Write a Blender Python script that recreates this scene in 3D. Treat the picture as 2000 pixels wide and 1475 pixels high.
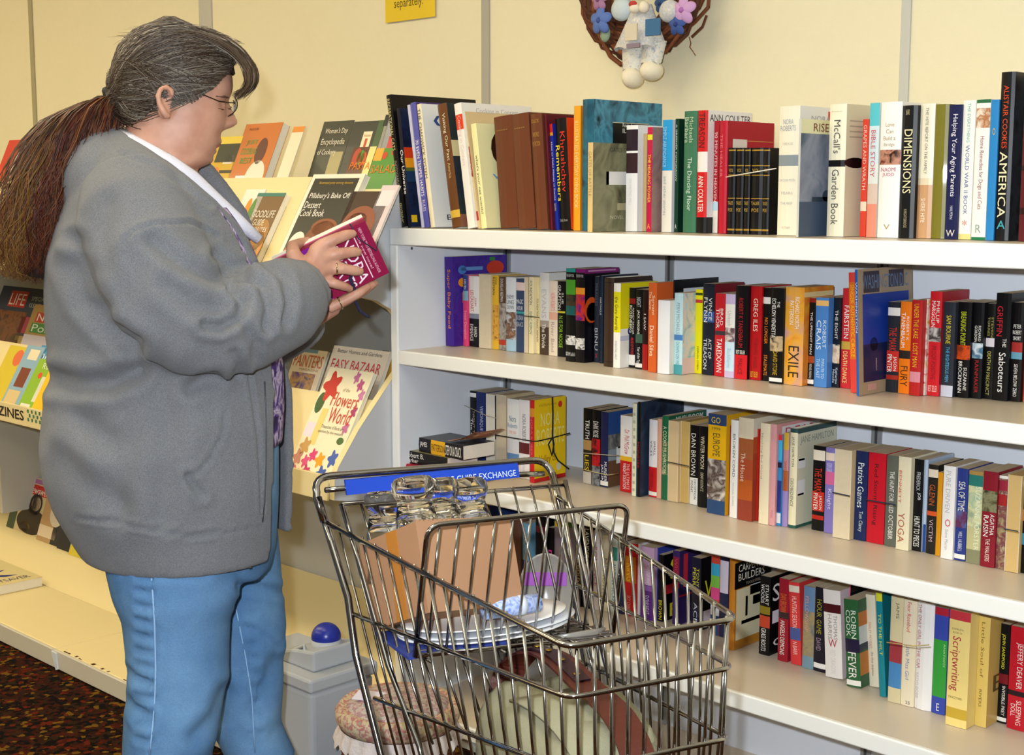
import bpy, bmesh, math, random
import numpy as np
from mathutils import Vector, Matrix
random.seed(7); np.random.seed(7)
for o in list(bpy.data.objects): bpy.data.objects.remove(o)
SC = bpy.context.scene
COL = SC.collection
# ------------------------------------------------------------------ camera
F, CX, CY, HZ, H = 2716., 1000., 737.5, 380., 1.40
PITCH = math.atan((CY - HZ) / F); YAW = math.radians(45.4)
V = Vector
FWH = V((-math.cos(YAW), math.sin(YAW), 0)); RT = V((math.sin(YAW), math.cos(YAW), 0))
FW = FWH * math.cos(PITCH) + V((0, 0, -math.sin(PITCH))); UP = RT.cross(FW)
CAM = V((0, 0, H))
cd = bpy.data.cameras.new('camera'); cam = bpy.data.objects.new('camera', cd); COL.objects.link(cam)
cd.sensor_width = 36; cd.lens = 36 * F / 2000; cd.clip_start = .05
R3 = Matrix((RT, UP, -FW)).transposed()
cam.matrix_world = Matrix.Translation(CAM) @ R3.to_4x4()
SC.camera = cam
# ------------------------------------------------------------------ world, lights, exposure
SC.view_settings.view_transform = 'Standard'; SC.view_settings.look = 'None'
SC.view_settings.exposure = 0.2; SC.view_settings.gamma = 1.0; SC.view_settings.use_curve_mapping = False
w = bpy.data.worlds.new('room_world'); SC.world = w; w.use_nodes = True
w.node_tree.nodes['Background'].inputs[0].default_value = (.9, .8, .6, 1)
w.node_tree.nodes['Background'].inputs[1].default_value = .05
FLASH_POWER, FLASH_COL = 200.0, (.87, .94, 1.0)
fl = bpy.data.lights.new('camera_flash', 'POINT'); fl.energy = FLASH_POWER; fl.color = FLASH_COL; fl.shadow_soft_size = .018
flo = bpy.data.objects.new('camera_flash', fl); COL.objects.link(flo); flo.location = CAM - RT * .055 + UP * .075 - FW * .02
AMB_POWER, AMB_COL = 8.6, (1.0, .85, .55)

# ------------------------------------------------------------------ projection helpers (photo pixel -> point on a known plane)
def ray(x, y): return FW + RT * ((x - CX) / F) - UP * ((y - CY) / F)
def onp(x, y, ax, v):
    d = ray(x, y); t = (v - CAM[ax]) / d[ax]; return CAM + d * t
def onplane(x, y, p, n):
    d = ray(x, y); t = (V(p) - CAM).dot(V(n)) / d.dot(V(n)); return CAM + d * t

# ------------------------------------------------------------------ materials
def lin(h):
    h = h.lstrip('#'); r = []
    for i in (0, 2, 4):
        c = int(h[i:i + 2], 16) / 255; r.append(c / 12.92 if c <= .04045 else ((c + .055) / 1.055) ** 2.4)
    return tuple(r) + (1,)
_mc = {}
def mat(h, rough=.5, metal=0., spec=.5, coat=0., bump=0., bscale=60., var=0., name=None, trans=0., ior=1.45, alpha=1.):
    key = (h, rough, metal, spec, coat, bump, bscale, var, trans, ior, alpha)
    if key in _mc: return _mc[key]
    m = bpy.data.materials.new(name or ('m_' + h.strip('#'))); m.use_nodes = True
    nt = m.node_tree; b = nt.nodes['Principled BSDF']
    b.inputs['Roughness'].default_value = rough; b.inputs['Metallic'].default_value = metal
    b.inputs['Specular IOR Level'].default_value = spec; b.inputs['Coat Weight'].default_value = coat
    b.inputs['Transmission Weight'].default_value = trans; b.inputs['IOR'].default_value = ior; b.inputs['Alpha'].default_value = alpha
    if h.startswith('A:'):
        cs = [lin(c) for c in h[2:].split(',') if c[0] != '@']
        sc = float(([c[1:] for c in h[2:].split(',') if c[0] == '@'] or ['22'])[0])
        tc = nt.nodes.new('ShaderNodeTexCoord'); nz = nt.nodes.new('ShaderNodeTexNoise')
        nz.inputs['Scale'].default_value = sc; nz.inputs['Detail'].default_value = 4; nz.inputs['Distortion'].default_value = .8
        rp = nt.nodes.new('ShaderNodeValToRGB'); rp.color_ramp.interpolation = 'LINEAR'
        el = rp.color_ramp.elements
        while len(el) < len(cs): el.new(.5)
        for i, c in enumerate(cs):
            el[i].position = .33 + .36 * i / max(1, len(cs) - 1); el[i].color = c
        nt.links.new(tc.outputs['Object'], nz.inputs['Vector']); nt.links.new(nz.outputs['Fac'], rp.inputs[0]); nt.links.new(rp.outputs[0], b.inputs['Base Color'])
    else:
        b.inputs['Base Color'].default_value = lin(h)
        if var > 0:
            tc = nt.nodes.new('ShaderNodeTexCoord'); nz = nt.nodes.new('ShaderNodeTexNoise'); nz.inputs['Scale'].default_value = bscale * .12; nz.inputs['Detail'].default_value = 5
            mx = nt.nodes.new('ShaderNodeMix'); mx.data_type = 'RGBA'
            c = lin(h); mx.inputs['A'].default_value = tuple(max(0, x * (1 - var)) for x in c[:3]) + (1,); mx.inputs['B'].default_value = tuple(min(1, x * (1 + var)) for x in c[:3]) + (1,)
            nt.links.new(tc.outputs['Object'], nz.inputs['Vector']); nt.links.new(nz.outputs['Fac'], mx.inputs['Factor']); nt.links.new(mx.outputs['Result'], b.inputs['Base Color'])
    if bump > 0:
        tc = nt.nodes.new('ShaderNodeTexCoord'); nz = nt.nodes.new('ShaderNodeTexNoise'); nz.inputs['Scale'].default_value = bscale; nz.inputs['Detail'].default_value = 3
        bp = nt.nodes.new('ShaderNodeBump'); bp.inputs['Strength'].default_value = bump; bp.inputs['Distance'].default_value = .004
        nt.links.new(tc.outputs['Object'], nz.inputs['Vector']); nt.links.new(nz.outputs['Fac'], bp.inputs['Height']); nt.links.new(bp.outputs[0], b.inputs['Normal'])
    _mc[key] = m; return m

# ------------------------------------------------------------------ mesh + object helpers
class MB:
    def __init__(s): s.v = []; s.f = []; s.mi = []; s.mats = []
    def m(s, mt):
        if isinstance(mt, str): mt = mat(mt)
        if mt not in s.mats: s.mats.append(mt)
        return s.mats.index(mt)
    def add(s, vs, fs, mt):
        k = len(s.v); i = s.m(mt); s.v += [tuple(p) for p in vs]
        for f in fs: s.f.append(tuple(a + k for a in f)); s.mi.append(i)
        return s
    def box(s, x0, x1, y0, y1, z0, z1, mt, M=None):
        vs = [V((x, y, z)) for z in (z0, z1) for y in (y0, y1) for x in (x0, x1)]
        if M is not None: vs = [M @ p for p in vs]
        return s.add(vs, [(0, 2, 3, 1), (4, 5, 7, 6), (0, 1, 5, 4), (2, 6, 7, 3), (0, 4, 6, 2), (1, 3, 7, 5)], mt)
    def quad(s, a, b, c, d, mt): return s.add([a, b, c, d], [(0, 1, 2, 3)], mt)
    def prism(s, poly, ax, a0, a1, mt):
        n = len(poly); vs = []
        for a in (a0, a1):
            for p in poly:
                q = list(p); q.insert(ax, a); vs.append(q)
        fs = [tuple(range(n))[::-1], tuple(range(n, 2 * n))] + [(i, (i + 1) % n, (i + 1) % n + n, i + n) for i in range(n)]
        return s.add(vs, fs, mt)
    def tube(s, pts, r, mt, seg=8, closed=False, sq=1.0):
        pts = [V(p) for p in pts]; n = len(pts); rs = r if isinstance(r, (list, tuple)) else [r] * n
        vs = []; pu = None
        for i, p in enumerate(pts):
            a = pts[(i - 1) % n] if (closed or i > 0) else p; b = pts[(i + 1) % n] if (closed or i < n - 1) else p
            t = (b - a); t = t.normalized() if t.length > 1e-9 else V((0, 0, 1))
            if pu is None: pu = t.orthogonal().normalized()
            u = (pu - t * pu.dot(t)); u = u.normalized() if u.length > 1e-6 else t.orthogonal().normalized(); pu = u; w2 = t.cross(u)
            for k in range(seg):
                an = 2 * math.pi * k / seg; vs.append(p + u * (math.cos(an) * rs[i]) + w2 * (math.sin(an) * rs[i] * sq))
        fs = []
        for i in range(n if closed else n - 1):
            j = (i + 1) % n
            for k in range(seg): fs.append((i * seg + k, i * seg + (k + 1) % seg, j * seg + (k + 1) % seg, j * seg + k))
        if not closed: fs += [tuple(range(seg))[::-1], tuple((n - 1) * seg + k for k in range(seg))]
        return s.add(vs, fs, mt)
    def lathe(s, prof, mt, seg=24, M=None, c=(0, 0, 0)):
        vs = []; n = len(prof)
        for r, z in prof:
            for k in range(seg):
                a = 2 * math.pi * k / seg; p = V((c[0] + r * math.cos(a), c[1] + r * math.sin(a), c[2] + z)); vs.append(M @ p if M is not None else p)
        fs = [(i * seg + k, i * seg + (k + 1) % seg, (i + 1) * seg + (k + 1) % seg, (i + 1) * seg + k) for i in range(n - 1) for k in range(seg)]
        if prof[0][0] > 1e-5: fs.append(tuple(range(seg))[::-1])
        if prof[-1][0] > 1e-5: fs.append(tuple((n - 1) * seg + k for k in range(seg)))
        return s.add(vs, fs, mt)
    def ell(s, c, rx, ry, rz, mt, seg=16, rings=10, M=None):
        vs = []; 
        for i in range(rings + 1):
            ph = -math.pi / 2 + math.pi * i / rings
            for k in range(seg):
                a = 2 * math.pi * k / seg; p = V((rx * math.cos(ph) * math.cos(a), ry * math.cos(ph) * math.sin(a), rz * math.sin(ph)))
                if M is not None: p = M @ p
                vs.append(p + V(c))
        fs = [(i * seg + k, i * seg + (k + 1) % seg, (i + 1) * seg + (k + 1) % seg, (i + 1) * seg + k) for i in range(rings) for k in range(seg)]
        return s.add(vs, fs, mt)
    def build(s, name, parent=None, smooth=False, local=False, origin=None, bevel=0, bseg=2):
        me = bpy.data.meshes.new(name); vs = [V(p) for p in s.v]; loc = V((0, 0, 0))
        if parent is not None and not local:
            Mi = PM[parent.name].inverted(); vs = [Mi @ p for p in vs]
        elif parent is None:
            if origin is None:
                lo = [min(p[i] for p in vs) for i in range(3)]; hi = [max(p[i] for p in vs) for i in range(3)]
                origin = V(((lo[0] + hi[0]) / 2, (lo[1] + hi[1]) / 2, lo[2]))
            loc = V(origin); vs = [p - loc for p in vs]
        me.from_pydata([tuple(p) for p in vs], [], s.f)
        for mt in s.mats: me.materials.append(mt)
        me.polygons.foreach_set('material_index', s.mi)
        if smooth: me.polygons.foreach_set('use_smooth', [True] * len(s.f))
        me.update()
        o = bpy.data.objects.new(name, me); COL.objects.link(o); o.location = loc; PM[o.name] = Matrix.Translation(loc)
        if parent is not None: o.parent = parent; PM[o.name] = PM[parent.name].copy()
        if bevel > 0:
            bv = o.modifiers.new('bevel', 'BEVEL'); bv.width = bevel; bv.segments = bseg; bv.limit_method = 'ANGLE'
        return o
PM = {}
def tag(o, label, cat, group=None, kind=None):
    o['label'] = label; o['category'] = cat
    if group: o['group'] = group
    if kind: o['kind'] = kind
    return o
def thing(name, label, cat, M=None, group=None):
    o = bpy.data.objects.new(name, None); COL.objects.link(o); o.empty_display_size = .05
    M = M if M is not None else Matrix.Identity(4)
    if not isinstance(M, Matrix): M = Matrix.Translation(V(M))
    o.matrix_world = M; PM[o.name] = M.copy(); tag(o, label, cat, group); return o
def struct(o): o['kind'] = 'structure'; return o
# flat print lettering: queued, then meshed together in one pass
TXT = []
def text(s, parent, o, xd, yd, wd, ht, h, name='lettering', bold=0., local=True, fill=True):
    """letters fill the box that starts at o, wd along xd, ht along yd (parent's frame if local)"""
    TXT.append((s, parent, V(o), V(xd).normalized(), V(yd).normalized(), wd, ht, h, name, bold, local, fill))
def flush_text():
    uniq = sorted({(t[0], t[9]) for t in TXT}); tmp = {}
    for s, b in uniq:
        cu = bpy.data.curves.new('t', 'FONT'); cu.body = s; cu.resolution_u = 2; cu.fill_mode = 'FRONT'; cu.offset = b; cu.align_x = 'LEFT'
        ob = bpy.data.objects.new('t', cu); COL.objects.link(ob); tmp[(s, b)] = ob
    bpy.context.view_layer.update(); dg = bpy.context.evaluated_depsgraph_get(); geo = {}
    for k, ob in tmp.items():
        me = ob.evaluated_get(dg).to_mesh()
        if len(me.vertices):
            co = np.empty(len(me.vertices) * 3); me.vertices.foreach_get('co', co); co = co.reshape(-1, 3)[:, :2]
            geo[k] = (co, [tuple(p.vertices) for p in me.polygons])
        ob.evaluated_get(dg).to_mesh_clear()
    for ob in tmp.values():
        cu = ob.data; bpy.data.objects.remove(ob); bpy.data.curves.remove(cu)
    for s, parent, o, xd, yd, wd, ht, h, name, bold, local, fill in TXT:
        if (s, bold) not in geo: continue
        co, fs = geo[(s, bold)]; lo = co.min(0); sz = np.maximum(co.max(0) - lo, 1e-6); q = (co - lo) / sz
        if not fill:
            k = min(wd / sz[0], ht / sz[1]); w2, h2 = sz[0] * k, sz[1] * k
            o = o + xd * ((wd - w2) / 2) + yd * ((ht - h2) / 2)
        else: w2, h2 = wd, ht
        P = np.array(o)[None] + q[:, :1] * w2 * np.array(xd)[None] + q[:, 1:] * h2 * np.array(yd)[None]
        mb = MB(); mb.add(P, fs, mat(h, .55)); mb.build(name, parent, local=local)
# ================================================================== the room
WALLY = 2.70; X0, X1, Y0, ZC = -7.2, 2.6, -2.4, 2.9
def carpet():
    m = bpy.data.materials.new('flecked_carpet'); m.use_nodes = True; nt = m.node_tree; b = nt.nodes['Principled BSDF']
    b.inputs['Roughness'].default_value = .95; b.inputs['Specular IOR Level'].default_value = .1
    tc = nt.nodes.new('ShaderNodeTexCoord'); mp = nt.nodes.new('ShaderNodeMapping'); mp.inputs['Scale'].default_value = (1, 1, 1); mp.inputs['Rotation'].default_value = (0, 0, .5)
    vo = nt.nodes.new('ShaderNodeTexVoronoi'); vo.inputs['Scale'].default_value = 75
    rp = nt.nodes.new('ShaderNodeValToRGB'); rp.color_ramp.interpolation = 'CONSTANT'; el = rp.color_ramp.elements
    cols = [(0, '#0c0605'), (.24, '#341509'), (.44, '#4a1808'), (.6, '#33200c'), (.76, '#7c5814'), (.86, '#6a220a'), (.93, '#120a07')]
    while len(el) < len(cols): el.new(.5)
    for e, (p, c) in zip(el, cols): e.position = p; e.color = lin(c)
    sp = nt.nodes.new('ShaderNodeSeparateColor'); nz = nt.nodes.new('ShaderNodeTexNoise'); nz.inputs['Scale'].default_value = 260
    mx = nt.nodes.new('ShaderNodeMix'); mx.data_type = 'RGBA'; mx.blend_type = 'MULTIPLY'; mx.inputs['Factor'].default_value = .55
    bp = nt.nodes.new('ShaderNodeBump'); bp.inputs['Strength'].default_value = .7; bp.inputs['Distance'].default_value = .006
    L = nt.links.new
    L(tc.outputs['Object'], mp.inputs[0]); L(mp.outputs[0], vo.inputs['Vector']); L(vo.outputs['Color'], sp.inputs[0]); L(sp.outputs[0], rp.inputs[0])
    L(tc.outputs['Object'], nz.inputs['Vector']); L(rp.outputs[0], mx.inputs['A']); L(nz.outputs['Fac'], mx.inputs['B']); L(mx.outputs['Result'], b.inputs['Base Color'])
    L(nz.outputs['Fac'], bp.inputs['Height']); L(bp.outputs[0], b.inputs['Normal'])
    return m
WALLM = mat('#e8debd', .75, spec=.2, bump=.12, bscale=420, var=.02, name='cream_wall_panel')
struct(MB().box(X0, X1, Y0, WALLY + .1, -.1, 0, carpet()).build('floor', origin=(0, 0, 0)))
struct(MB().box(X0, X1, Y0, WALLY + .1, ZC, ZC + .1, mat('#e9e2d0', .9)).build('ceiling'))
wb = struct(MB().box(X0, X1, WALLY, WALLY + .1, 0, ZC, WALLM).build('wall_back'))
struct(MB().box(X0 - .1, X0, Y0, WALLY + .1, 0, ZC, WALLM).build('wall_left'))
DIMW = mat('#5f574c', .8, var=.1, bscale=8, name='far_store_wall')
struct(MB().box(X1, X1 + .1, Y0, WALLY + .1, 0, ZC, DIMW).build('wall_right'))
struct(MB().box(X0, X1, Y0 - .1, Y0, 0, ZC, DIMW).build('wall_front'))
for i, (px, wd, colr) in enumerate(((64, .03, '#a39a78'), (405, .075, '#b9b5aa'), (950, .03, '#a9a498'), (1769, .022, '#c3c2b8'))):
    xc = onp(px, 100, 1, WALLY).x
    struct(MB().box(xc - wd / 2, xc + wd / 2, WALLY - .006, WALLY + .002, .0, ZC - .002, mat(colr, .5)).build('trim_%d' % (i + 1), bevel=.002))
# ceiling lamps: fluorescent troffers, the room's own light
k = 0
for lx in (-6.4, -5.1, -3.8, -2.2):
    for ly in (-1.2, .9):
        t = thing('ceiling_light', 'recessed fluorescent ceiling light', 'light', (lx, ly, ZC - .03), 'fluorescent lights in the ceiling')
        MB().box(lx - .62, lx + .62, ly - .32, ly + .32, ZC - .03, ZC - .0005, mat('#e8e8e4', .4)).build('frame', t)
        em = bpy.data.materials.get('lamp_diffuser')
        if not em:
            em = bpy.data.materials.new('lamp_diffuser'); em.use_nodes = True; b = em.node_tree.nodes['Principled BSDF']
            b.inputs['Emission Color'].default_value = AMB_COL + (1,); b.inputs['Emission Strength'].default_value = AMB_POWER; b.inputs['Base Color'].default_value = (.8, .8, .8, 1)
        MB().box(lx - .58, lx + .58, ly - .28, ly + .28, ZC - .034, ZC - .031, em).build('diffuser', t)
# ================================================================== the white bookcase
YF, YB = 2.30, 2.668; XL = -2.703; XR = -.70
SHZ = {1: 1.316, 2: 1.006, 3: .693, 4: .376, 5: .075}
WHITE = mat('#f4f4f1', .38, spec=.45, var=.015, bscale=40, name='white_paint')
INNER = mat('#e3e8f2', .5, spec=.35, name='pale_inner_panel')
DECK = mat('#d8cab6', .33, spec=.5, var=.03, bscale=90, name='beige_shelf_laminate')
bc = thing('bookcase', 'long white bookcase with five shelves against the cream wall', 'bookcase', (-1.7, 2.48, 0))
MB().box(XL, XL + .026, YF, YB, 0, SHZ[1] - .0428, WHITE).build('side_panel', bc, bevel=.003)
MB().box(XR - .026, XR, YF, YB, 0, SHZ[1] - .0428, WHITE).build('side_panel', bc, bevel=.003)
MB().box(XL + .0262, XL + .0272, YF + .004, YB, .08, SHZ[1] - .045, INNER).build('side_lining', bc)
MB().box(XL, XR, YB, YB + .014, 0, SHZ[1] - .003, INNER).build('back_panel', bc)
for px, py in ((992, 510), (1309, 560), (1714, 850)):
    xx = onp(px, py, 1, YB).x
    for n in (1, 2, 3, 4):
        a, b2 = SHZ[n + 1] + .002, SHZ[n] - .045
        up = MB().box(xx - .012, xx + .012, YB - .006, YB - .0005, a, b2, mat('#9a9c9e', .45, .3)).build('upright', bc)
        MB().box(xx - .003, xx + .003, YB - .0075, YB - .0062, a + .01, b2 - .01, mat('#45474a', .6)).build('slot_strip', up)
for n in (1, 2, 3, 4, 5):
    z = SHZ[n]; x0, x1 = (XL, XR) if n == 1 else (XL + .0275, XR - .0275)
    sh = MB().box(x0, x1, YF + .012, YB - .001 if n > 1 else YB + .014, z - (.0424 if n == 1 else .02), z, DECK).build('shelf', bc)
    MB().box(x0, x1, YF, YF + .0118, z - (.0425 if n == 1 else .0355), z + .0005, WHITE).build('shelf_edge', sh, bevel=.0035, bseg=3)
MB().ell((XL + .0275, YF + .05, 1.264), .002, .004, .004, mat('#555555'), 8, 6).build('screw', bc)
MB().box(XL + .03, XR - .03, YF + .03, YF + .042, 0, SHZ[5] - .03, WHITE).build('kick_board', bc)
# ================================================================== the magazine rack to the left
RX0, RX1 = -6.4, -2.706
IV = mat('#ecd9a4', .5, spec=.35, var=.02, bscale=30, name='ivory_enamel')
GREYP = mat('#b4b3ae', .6, spec=.3, name='grey_back_panel')
CHEEK = mat('#c9ccd2', .5, name='pale_grey_cheek')
rk = thing('magazine_rack', 'ivory stepped magazine rack left of the white bookcase', 'rack', (-4.5, 2.3, 0))
prof = [(2.69, 1.43), (2.37, 1.43), (2.331, 1.41), (2.239, 1.33), (2.175, 1.255), (2.125, 1.20), (2.120, 1.157), (2.150, 1.152), (2.197, 1.149), (2.259, 1.133), (2.307, 1.108), (2.345, 1.07), (2.365, 1.02), (2.350, .975),
        (2.306, .931), (2.195, .813), (2.127, .725), (2.115, .70), (2.113, .642), (2.17, .63), (2.27, .59), (2.35, .52), (2.40, .40), (2.42, .25), (2.42, .064), (2.69, .064)]
def cheek(x0, x1, nm='end_panel'):
    e = MB().prism(prof, 0, x0, x1, CHEEK).build(nm, rk)
    t = [V((x0 - .001, p[0] - .0015, p[1])) for p in prof[1:24]]; mb = MB()
    for a, b in zip(t, t[1:]):
        w = V((x1 - x0 + .002, 0, 0)); mb.quad(a, b, b + w, a + w, IV)
    mb.build('edge_tape', e)
cheek(RX1 - .018, RX1)
xd = onp(72, 890, 1, 2.45).x
MB().box(xd - .009, xd + .009, 2.3, 2.59, .21, .638, GREYP).build('divider', rk)
def xat0(px, Y, z):
    n = RT - FW * ((px - CX) / F); return -((Y - CAM.y) * n.y + (z - H) * n.z) / n.x
def sloped(y0, z0, y1, z1, th, nm, xa, xb, m=IV):
    n = V((0, -(z1 - z0), (y1 - y0))).normalized() * th
    return MB().prism([(y0, z0), (y1, z1), (y1 - n.y, z1 - n.z), (y0 - n.y, z0 - n.z)], 0, xa, xb, m).build(nm, rk)
# tier B (upper), tier C (lower)
xbay = xat0(603, 2.3, 1.43)
for zt, (by0, bz0, by1, bz1), xa, xb in ((1.165, (2.163, 1.19, 2.312, 1.447), RX0, xbay), (1.165, (2.163, 1.19, 2.293, 1.414), xbay + .001, RX1 - .019), (.652, (2.163, .68, 2.273, .874), RX0, RX1 - .019)):
    MB().box(xa, xb, 2.112, 2.62, zt - .012, zt, GREYP).build('tier_floor', rk)
    MB().box(xa, xb, 2.104, 2.1115, zt - .014, zt + .052, IV).build('front_lip', rk, bevel=.002)
    sloped(by0, bz0, by1, bz1, .010, 'sloped_board', xa, xb)
    MB().box(xa, xb, by1 - .006, by1 + .2, bz1 - .065, bz1 - .058, GREYP).build('slot_floor', rk)
MB().box(RX0, RX1 - .001, 2.622, 2.634, .05, 1.45, GREYP).build('back_panel', rk)
# base deck: flat front half and a sloped rear half, in two bays
xj = onp(108, 1268, 2, .06).x
for a, b in ((RX0, xj - .0015), (xj + .0015, -2.74)):
    MB().box(a, b, 1.893, 2.19, .045, .062, IV).build('base_deck', rk, bevel=.002)
    MB().prism([(2.1905, .062), (2.618, .205), (2.618, .19), (2.1905, .045)], 0, a, b, IV).build('rear_deck', rk)
    MB().box(a, b, 1.882, 1.8925, .006, .061, mat('#cfc8b8', .45)).build('base_lip', rk, bevel=.002)
MB().prism([(xj - .001, .058), (xj + .028, .056), (xj + .034, .008), (xj + .024, .004)], 1, 1.876, 1.8815, mat('#d4dbe2', .4)).build('joint_plate', rk)
mbc = MB()
for i in range(26):
    xx = xj + .002 + random.random() * .9; mbc.box(xx, xx + random.uniform(.004, .02), 1.893, 1.893 + random.uniform(.002, .012), .0621, .0624, '#4a2d14')
mbc.build('chipped_paint', rk)['kind'] = 'stuff'
# painted lettering on the lip:  ...ZINES and the green dashes
def lip_px(px, py): return onp(px, py, 1, 2.1035)
a = lip_px(-2, 822); b = lip_px(46, 812); zb = .660
text('ZINES', rk, V((lip_px(-4, 800).x, 2.1032, .656)), (1, 0, 0), (0, 0, 1), lip_px(46, 800).x - lip_px(-4, 800).x, .034, '#2a2016', local=False, bold=.02)
text('D', rk, V((lip_px(2, 500).x, 2.1032, 1.175)), (1, 0, 0), (0, 0, 1), .022, .03, '#8a6a2a', local=False)
mbd = MB()
for i in range(5):
    for j in range(3):
        xx = lip_px(53 + i * 7.5 + (j % 2) * 3, 800).x; zz = .659 + j * .014; mbd.box(xx, xx + .010, 2.1028, 2.1034, zz, zz + .011, '#2f7a52')
mbd.build('painted_dashes', rk)
# ================================================================== books
def xat(px, Y, z):
    n = RT - FW * ((px - CX) / F); return -((Y - CAM.y) * n.y + (z - H) * n.z) / n.x
def zat(py, X, Y):
    n = UP + FW * ((py - CY) / F); return H - ((X - CAM.x) * n.x + (Y - CAM.y) * n.y) / n.z
PAGES = mat('#dccdb0', .85, spec=.1, bump=.25, bscale=700, var=.06, name='book_pages')
PAGESW = mat('#ece6d6', .85, spec=.1, bump=.2, bscale=700, var=.04, name='book_pages_white')
def cm(h): return mat(h, .38, spec=.32, coat=.06)
def pick(bands, f, dflt):
    r = dflt
    for a, b, c in bands:
        if a <= f <= b: r = c
    return r
def book(M, t, d, h, col, label, cover=None, back=None, bands=(), cbands=(), texts=(), ctexts=(), hard=0, rev=0, name='book', group=None, pg=None):
    e = thing(name, label, 'book', M, group)
    c = .0022 if hard else .0009; bu = min(.005, .16 * t) if hard else min(.0016, .07 * t)
    ov = .003 if hard else .0003; cover = cover or col; back = back or cover
    out = [(0, d), (0, bu), (.22 * t, bu * .3), (.5 * t, 0), (.78 * t, bu * .3), (t, bu), (t, d), (t - c, d), (t - c, c + bu), (c, c + bu), (c, d)]
    n = len(out); fr = sorted({0., 1.} | {x for b in list(bands) + list(cbands) for x in b[:2]})
    if rev: flip = lambda p: (t - p[0], d - p[1])
    else: flip = lambda p: p
    vs = []; 
    for f in fr:
        for p in out: q = flip(p); vs.append((q[0], q[1], h * (1 - f)))
    mb = MB()
    for k in range(len(fr) - 1):
        fm = (fr[k] + fr[k + 1]) / 2
        for i in range(n):
            j = (i + 1) % n
            if 1 <= i <= 4: cc = cm(pick(bands, fm, col))
            elif i == 5: cc = cm(pick(cbands, fm, cover))
            elif i == 0: cc = cm(back)
            else: cc = PAGESW
            mi = mb.m(cc); mb.f.append((k * n + i, (k + 1) * n + i, (k + 1) * n + j, k * n + j)); mb.mi.append(mi)
    mb.v = vs; L = len(fr) - 1; mi = mb.m(cm(cover)); mb.f.append(tuple(range(n))); mb.mi.append(mi); mb.f.append(tuple(L * n + i for i in range(n))[::-1]); mb.mi.append(mi)
    mb.build('cover', e, local=True)
    a, b = flip((c + .0002, c + bu + .0002)), flip((t - c - .0002, d - ov))
    MB().box(min(a[0], b[0]), max(a[0], b[0]), min(a[1], b[1]), max(a[1], b[1]), ov, h - ov, pg or PAGES).build('pages', e, local=True)
    for T in texts:
        s, f0, f1, hx = T[:4]; u0, u1 = (T[4], T[5]) if len(T) > 5 else (.22, .78); mode = T[6] if len(T) > 6 else 'v'
        if mode == 'v': text(s, e, (u0 * t, -.0006, h * (1 - f0)), (0, 0, -1), (1, 0, 0), h * (f1 - f0), (u1 - u0) * t, hx)
        elif mode == 'u': text(s, e, (u1 * t, -.0006, h * (1 - f1)), (0, 0, 1), (-1, 0, 0), h * (f1 - f0), (u1 - u0) * t, hx)
        else: text(s, e, (u0 * t, -.0006, h * (1 - f1)), (1, 0, 0), (0, 0, 1), (u1 - u0) * t, h * (f1 - f0), hx)
    for T in ctexts:
        s, u0, u1, f0, f1, hx = T
        text(s, e, (t + .0005, u0 * d, h * (1 - f1)), (0, 1, 0), (0, 0, 1), (u1 - u0) * d, h * (f1 - f0), hx)
    return e
def on_cover(e, t, d, h, items):
    """flat printed shapes on the right-hand cover: (kind,u0,u1,f0,f1,col)"""
    mb = MB()
    for kind, u0, u1, f0, f1, hx in items:
        if kind == 'r': mb.quad((t + .0004, u0 * d, h * (1 - f1)), (t + .0004, u1 * d, h * (1 - f1)), (t + .0004, u1 * d, h * (1 - f0)), (t + .0004, u0 * d, h * (1 - f0)), cm(hx))
        else:
            cu, cf, ru, rf = (u0 + u1) / 2, (f0 + f1) / 2, (u1 - u0) / 2, (f1 - f0) / 2
            P = [(t + .0004, (cu + ru * math.cos(a)) * d, h * (1 - cf - rf * math.sin(a))) for a in [2 * math.pi * k / 14 for k in range(14)]][::-1]
            mb.add(P, [tuple(range(14))], cm(hx))
    mb.build('cover_print', e, local=True)
ORD = {1: 'top', 2: 'second', 3: 'third', 4: 'lowest'}
USED = {}
LAST = {}
def S(n, xl, xr, yb, yt, d, col, desc, T=(), B=(), c=None, CB=(), CT=(), hard=0, rev=0, xt=None, back=None, pr=None, pg=None):
    z = SHZ[n] + .0009
    Y = yb if yb < 10 else onp(xl, yb, 2, z).y
    Y = min(max(Y, 2.318), 2.575); d = min(d, YB - .009 - Y)
    if d < .08: d = .08; Y = YB - .009 - d
    xa, xb = xat(xl, Y, z), xat(xr, Y, z)
    if n in LAST and xa < LAST[n] + .0006: xa = LAST[n] + .0006
    t = max(xb - xa, .003); LAST[n] = xa + t
    zt = zat(yt, xa, Y); h = zt - z
    if n > 1: h = min(h, SHZ[n - 1] - (.022 if Y > 2.32 else .04) - z - .002)
    M = Matrix.Translation((xa, Y, z))
    if xt is not None:
        th = math.atan((xat(xt, Y, zt) - xa) / h); M = M @ Matrix.Rotation(th, 4, 'Y'); h = h / math.cos(th)
    lab = desc + (' on the %s shelf of the bookcase' % ORD[n])
    assert lab not in USED, lab
    USED[lab] = 1
    e = book(M, t, d, h, col, lab, c, back, B, CB, T, CT, hard, rev, group='books on the %s shelf of the bookcase' % ORD[n], pg=pg)
    if pr: on_cover(e, t, d, h, pr)
    return e
W_, K_, Y_, R_, G_ = '#f2efe8', '#08070a', '#f0d020', '#c01420', '#8a8678'
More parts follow.
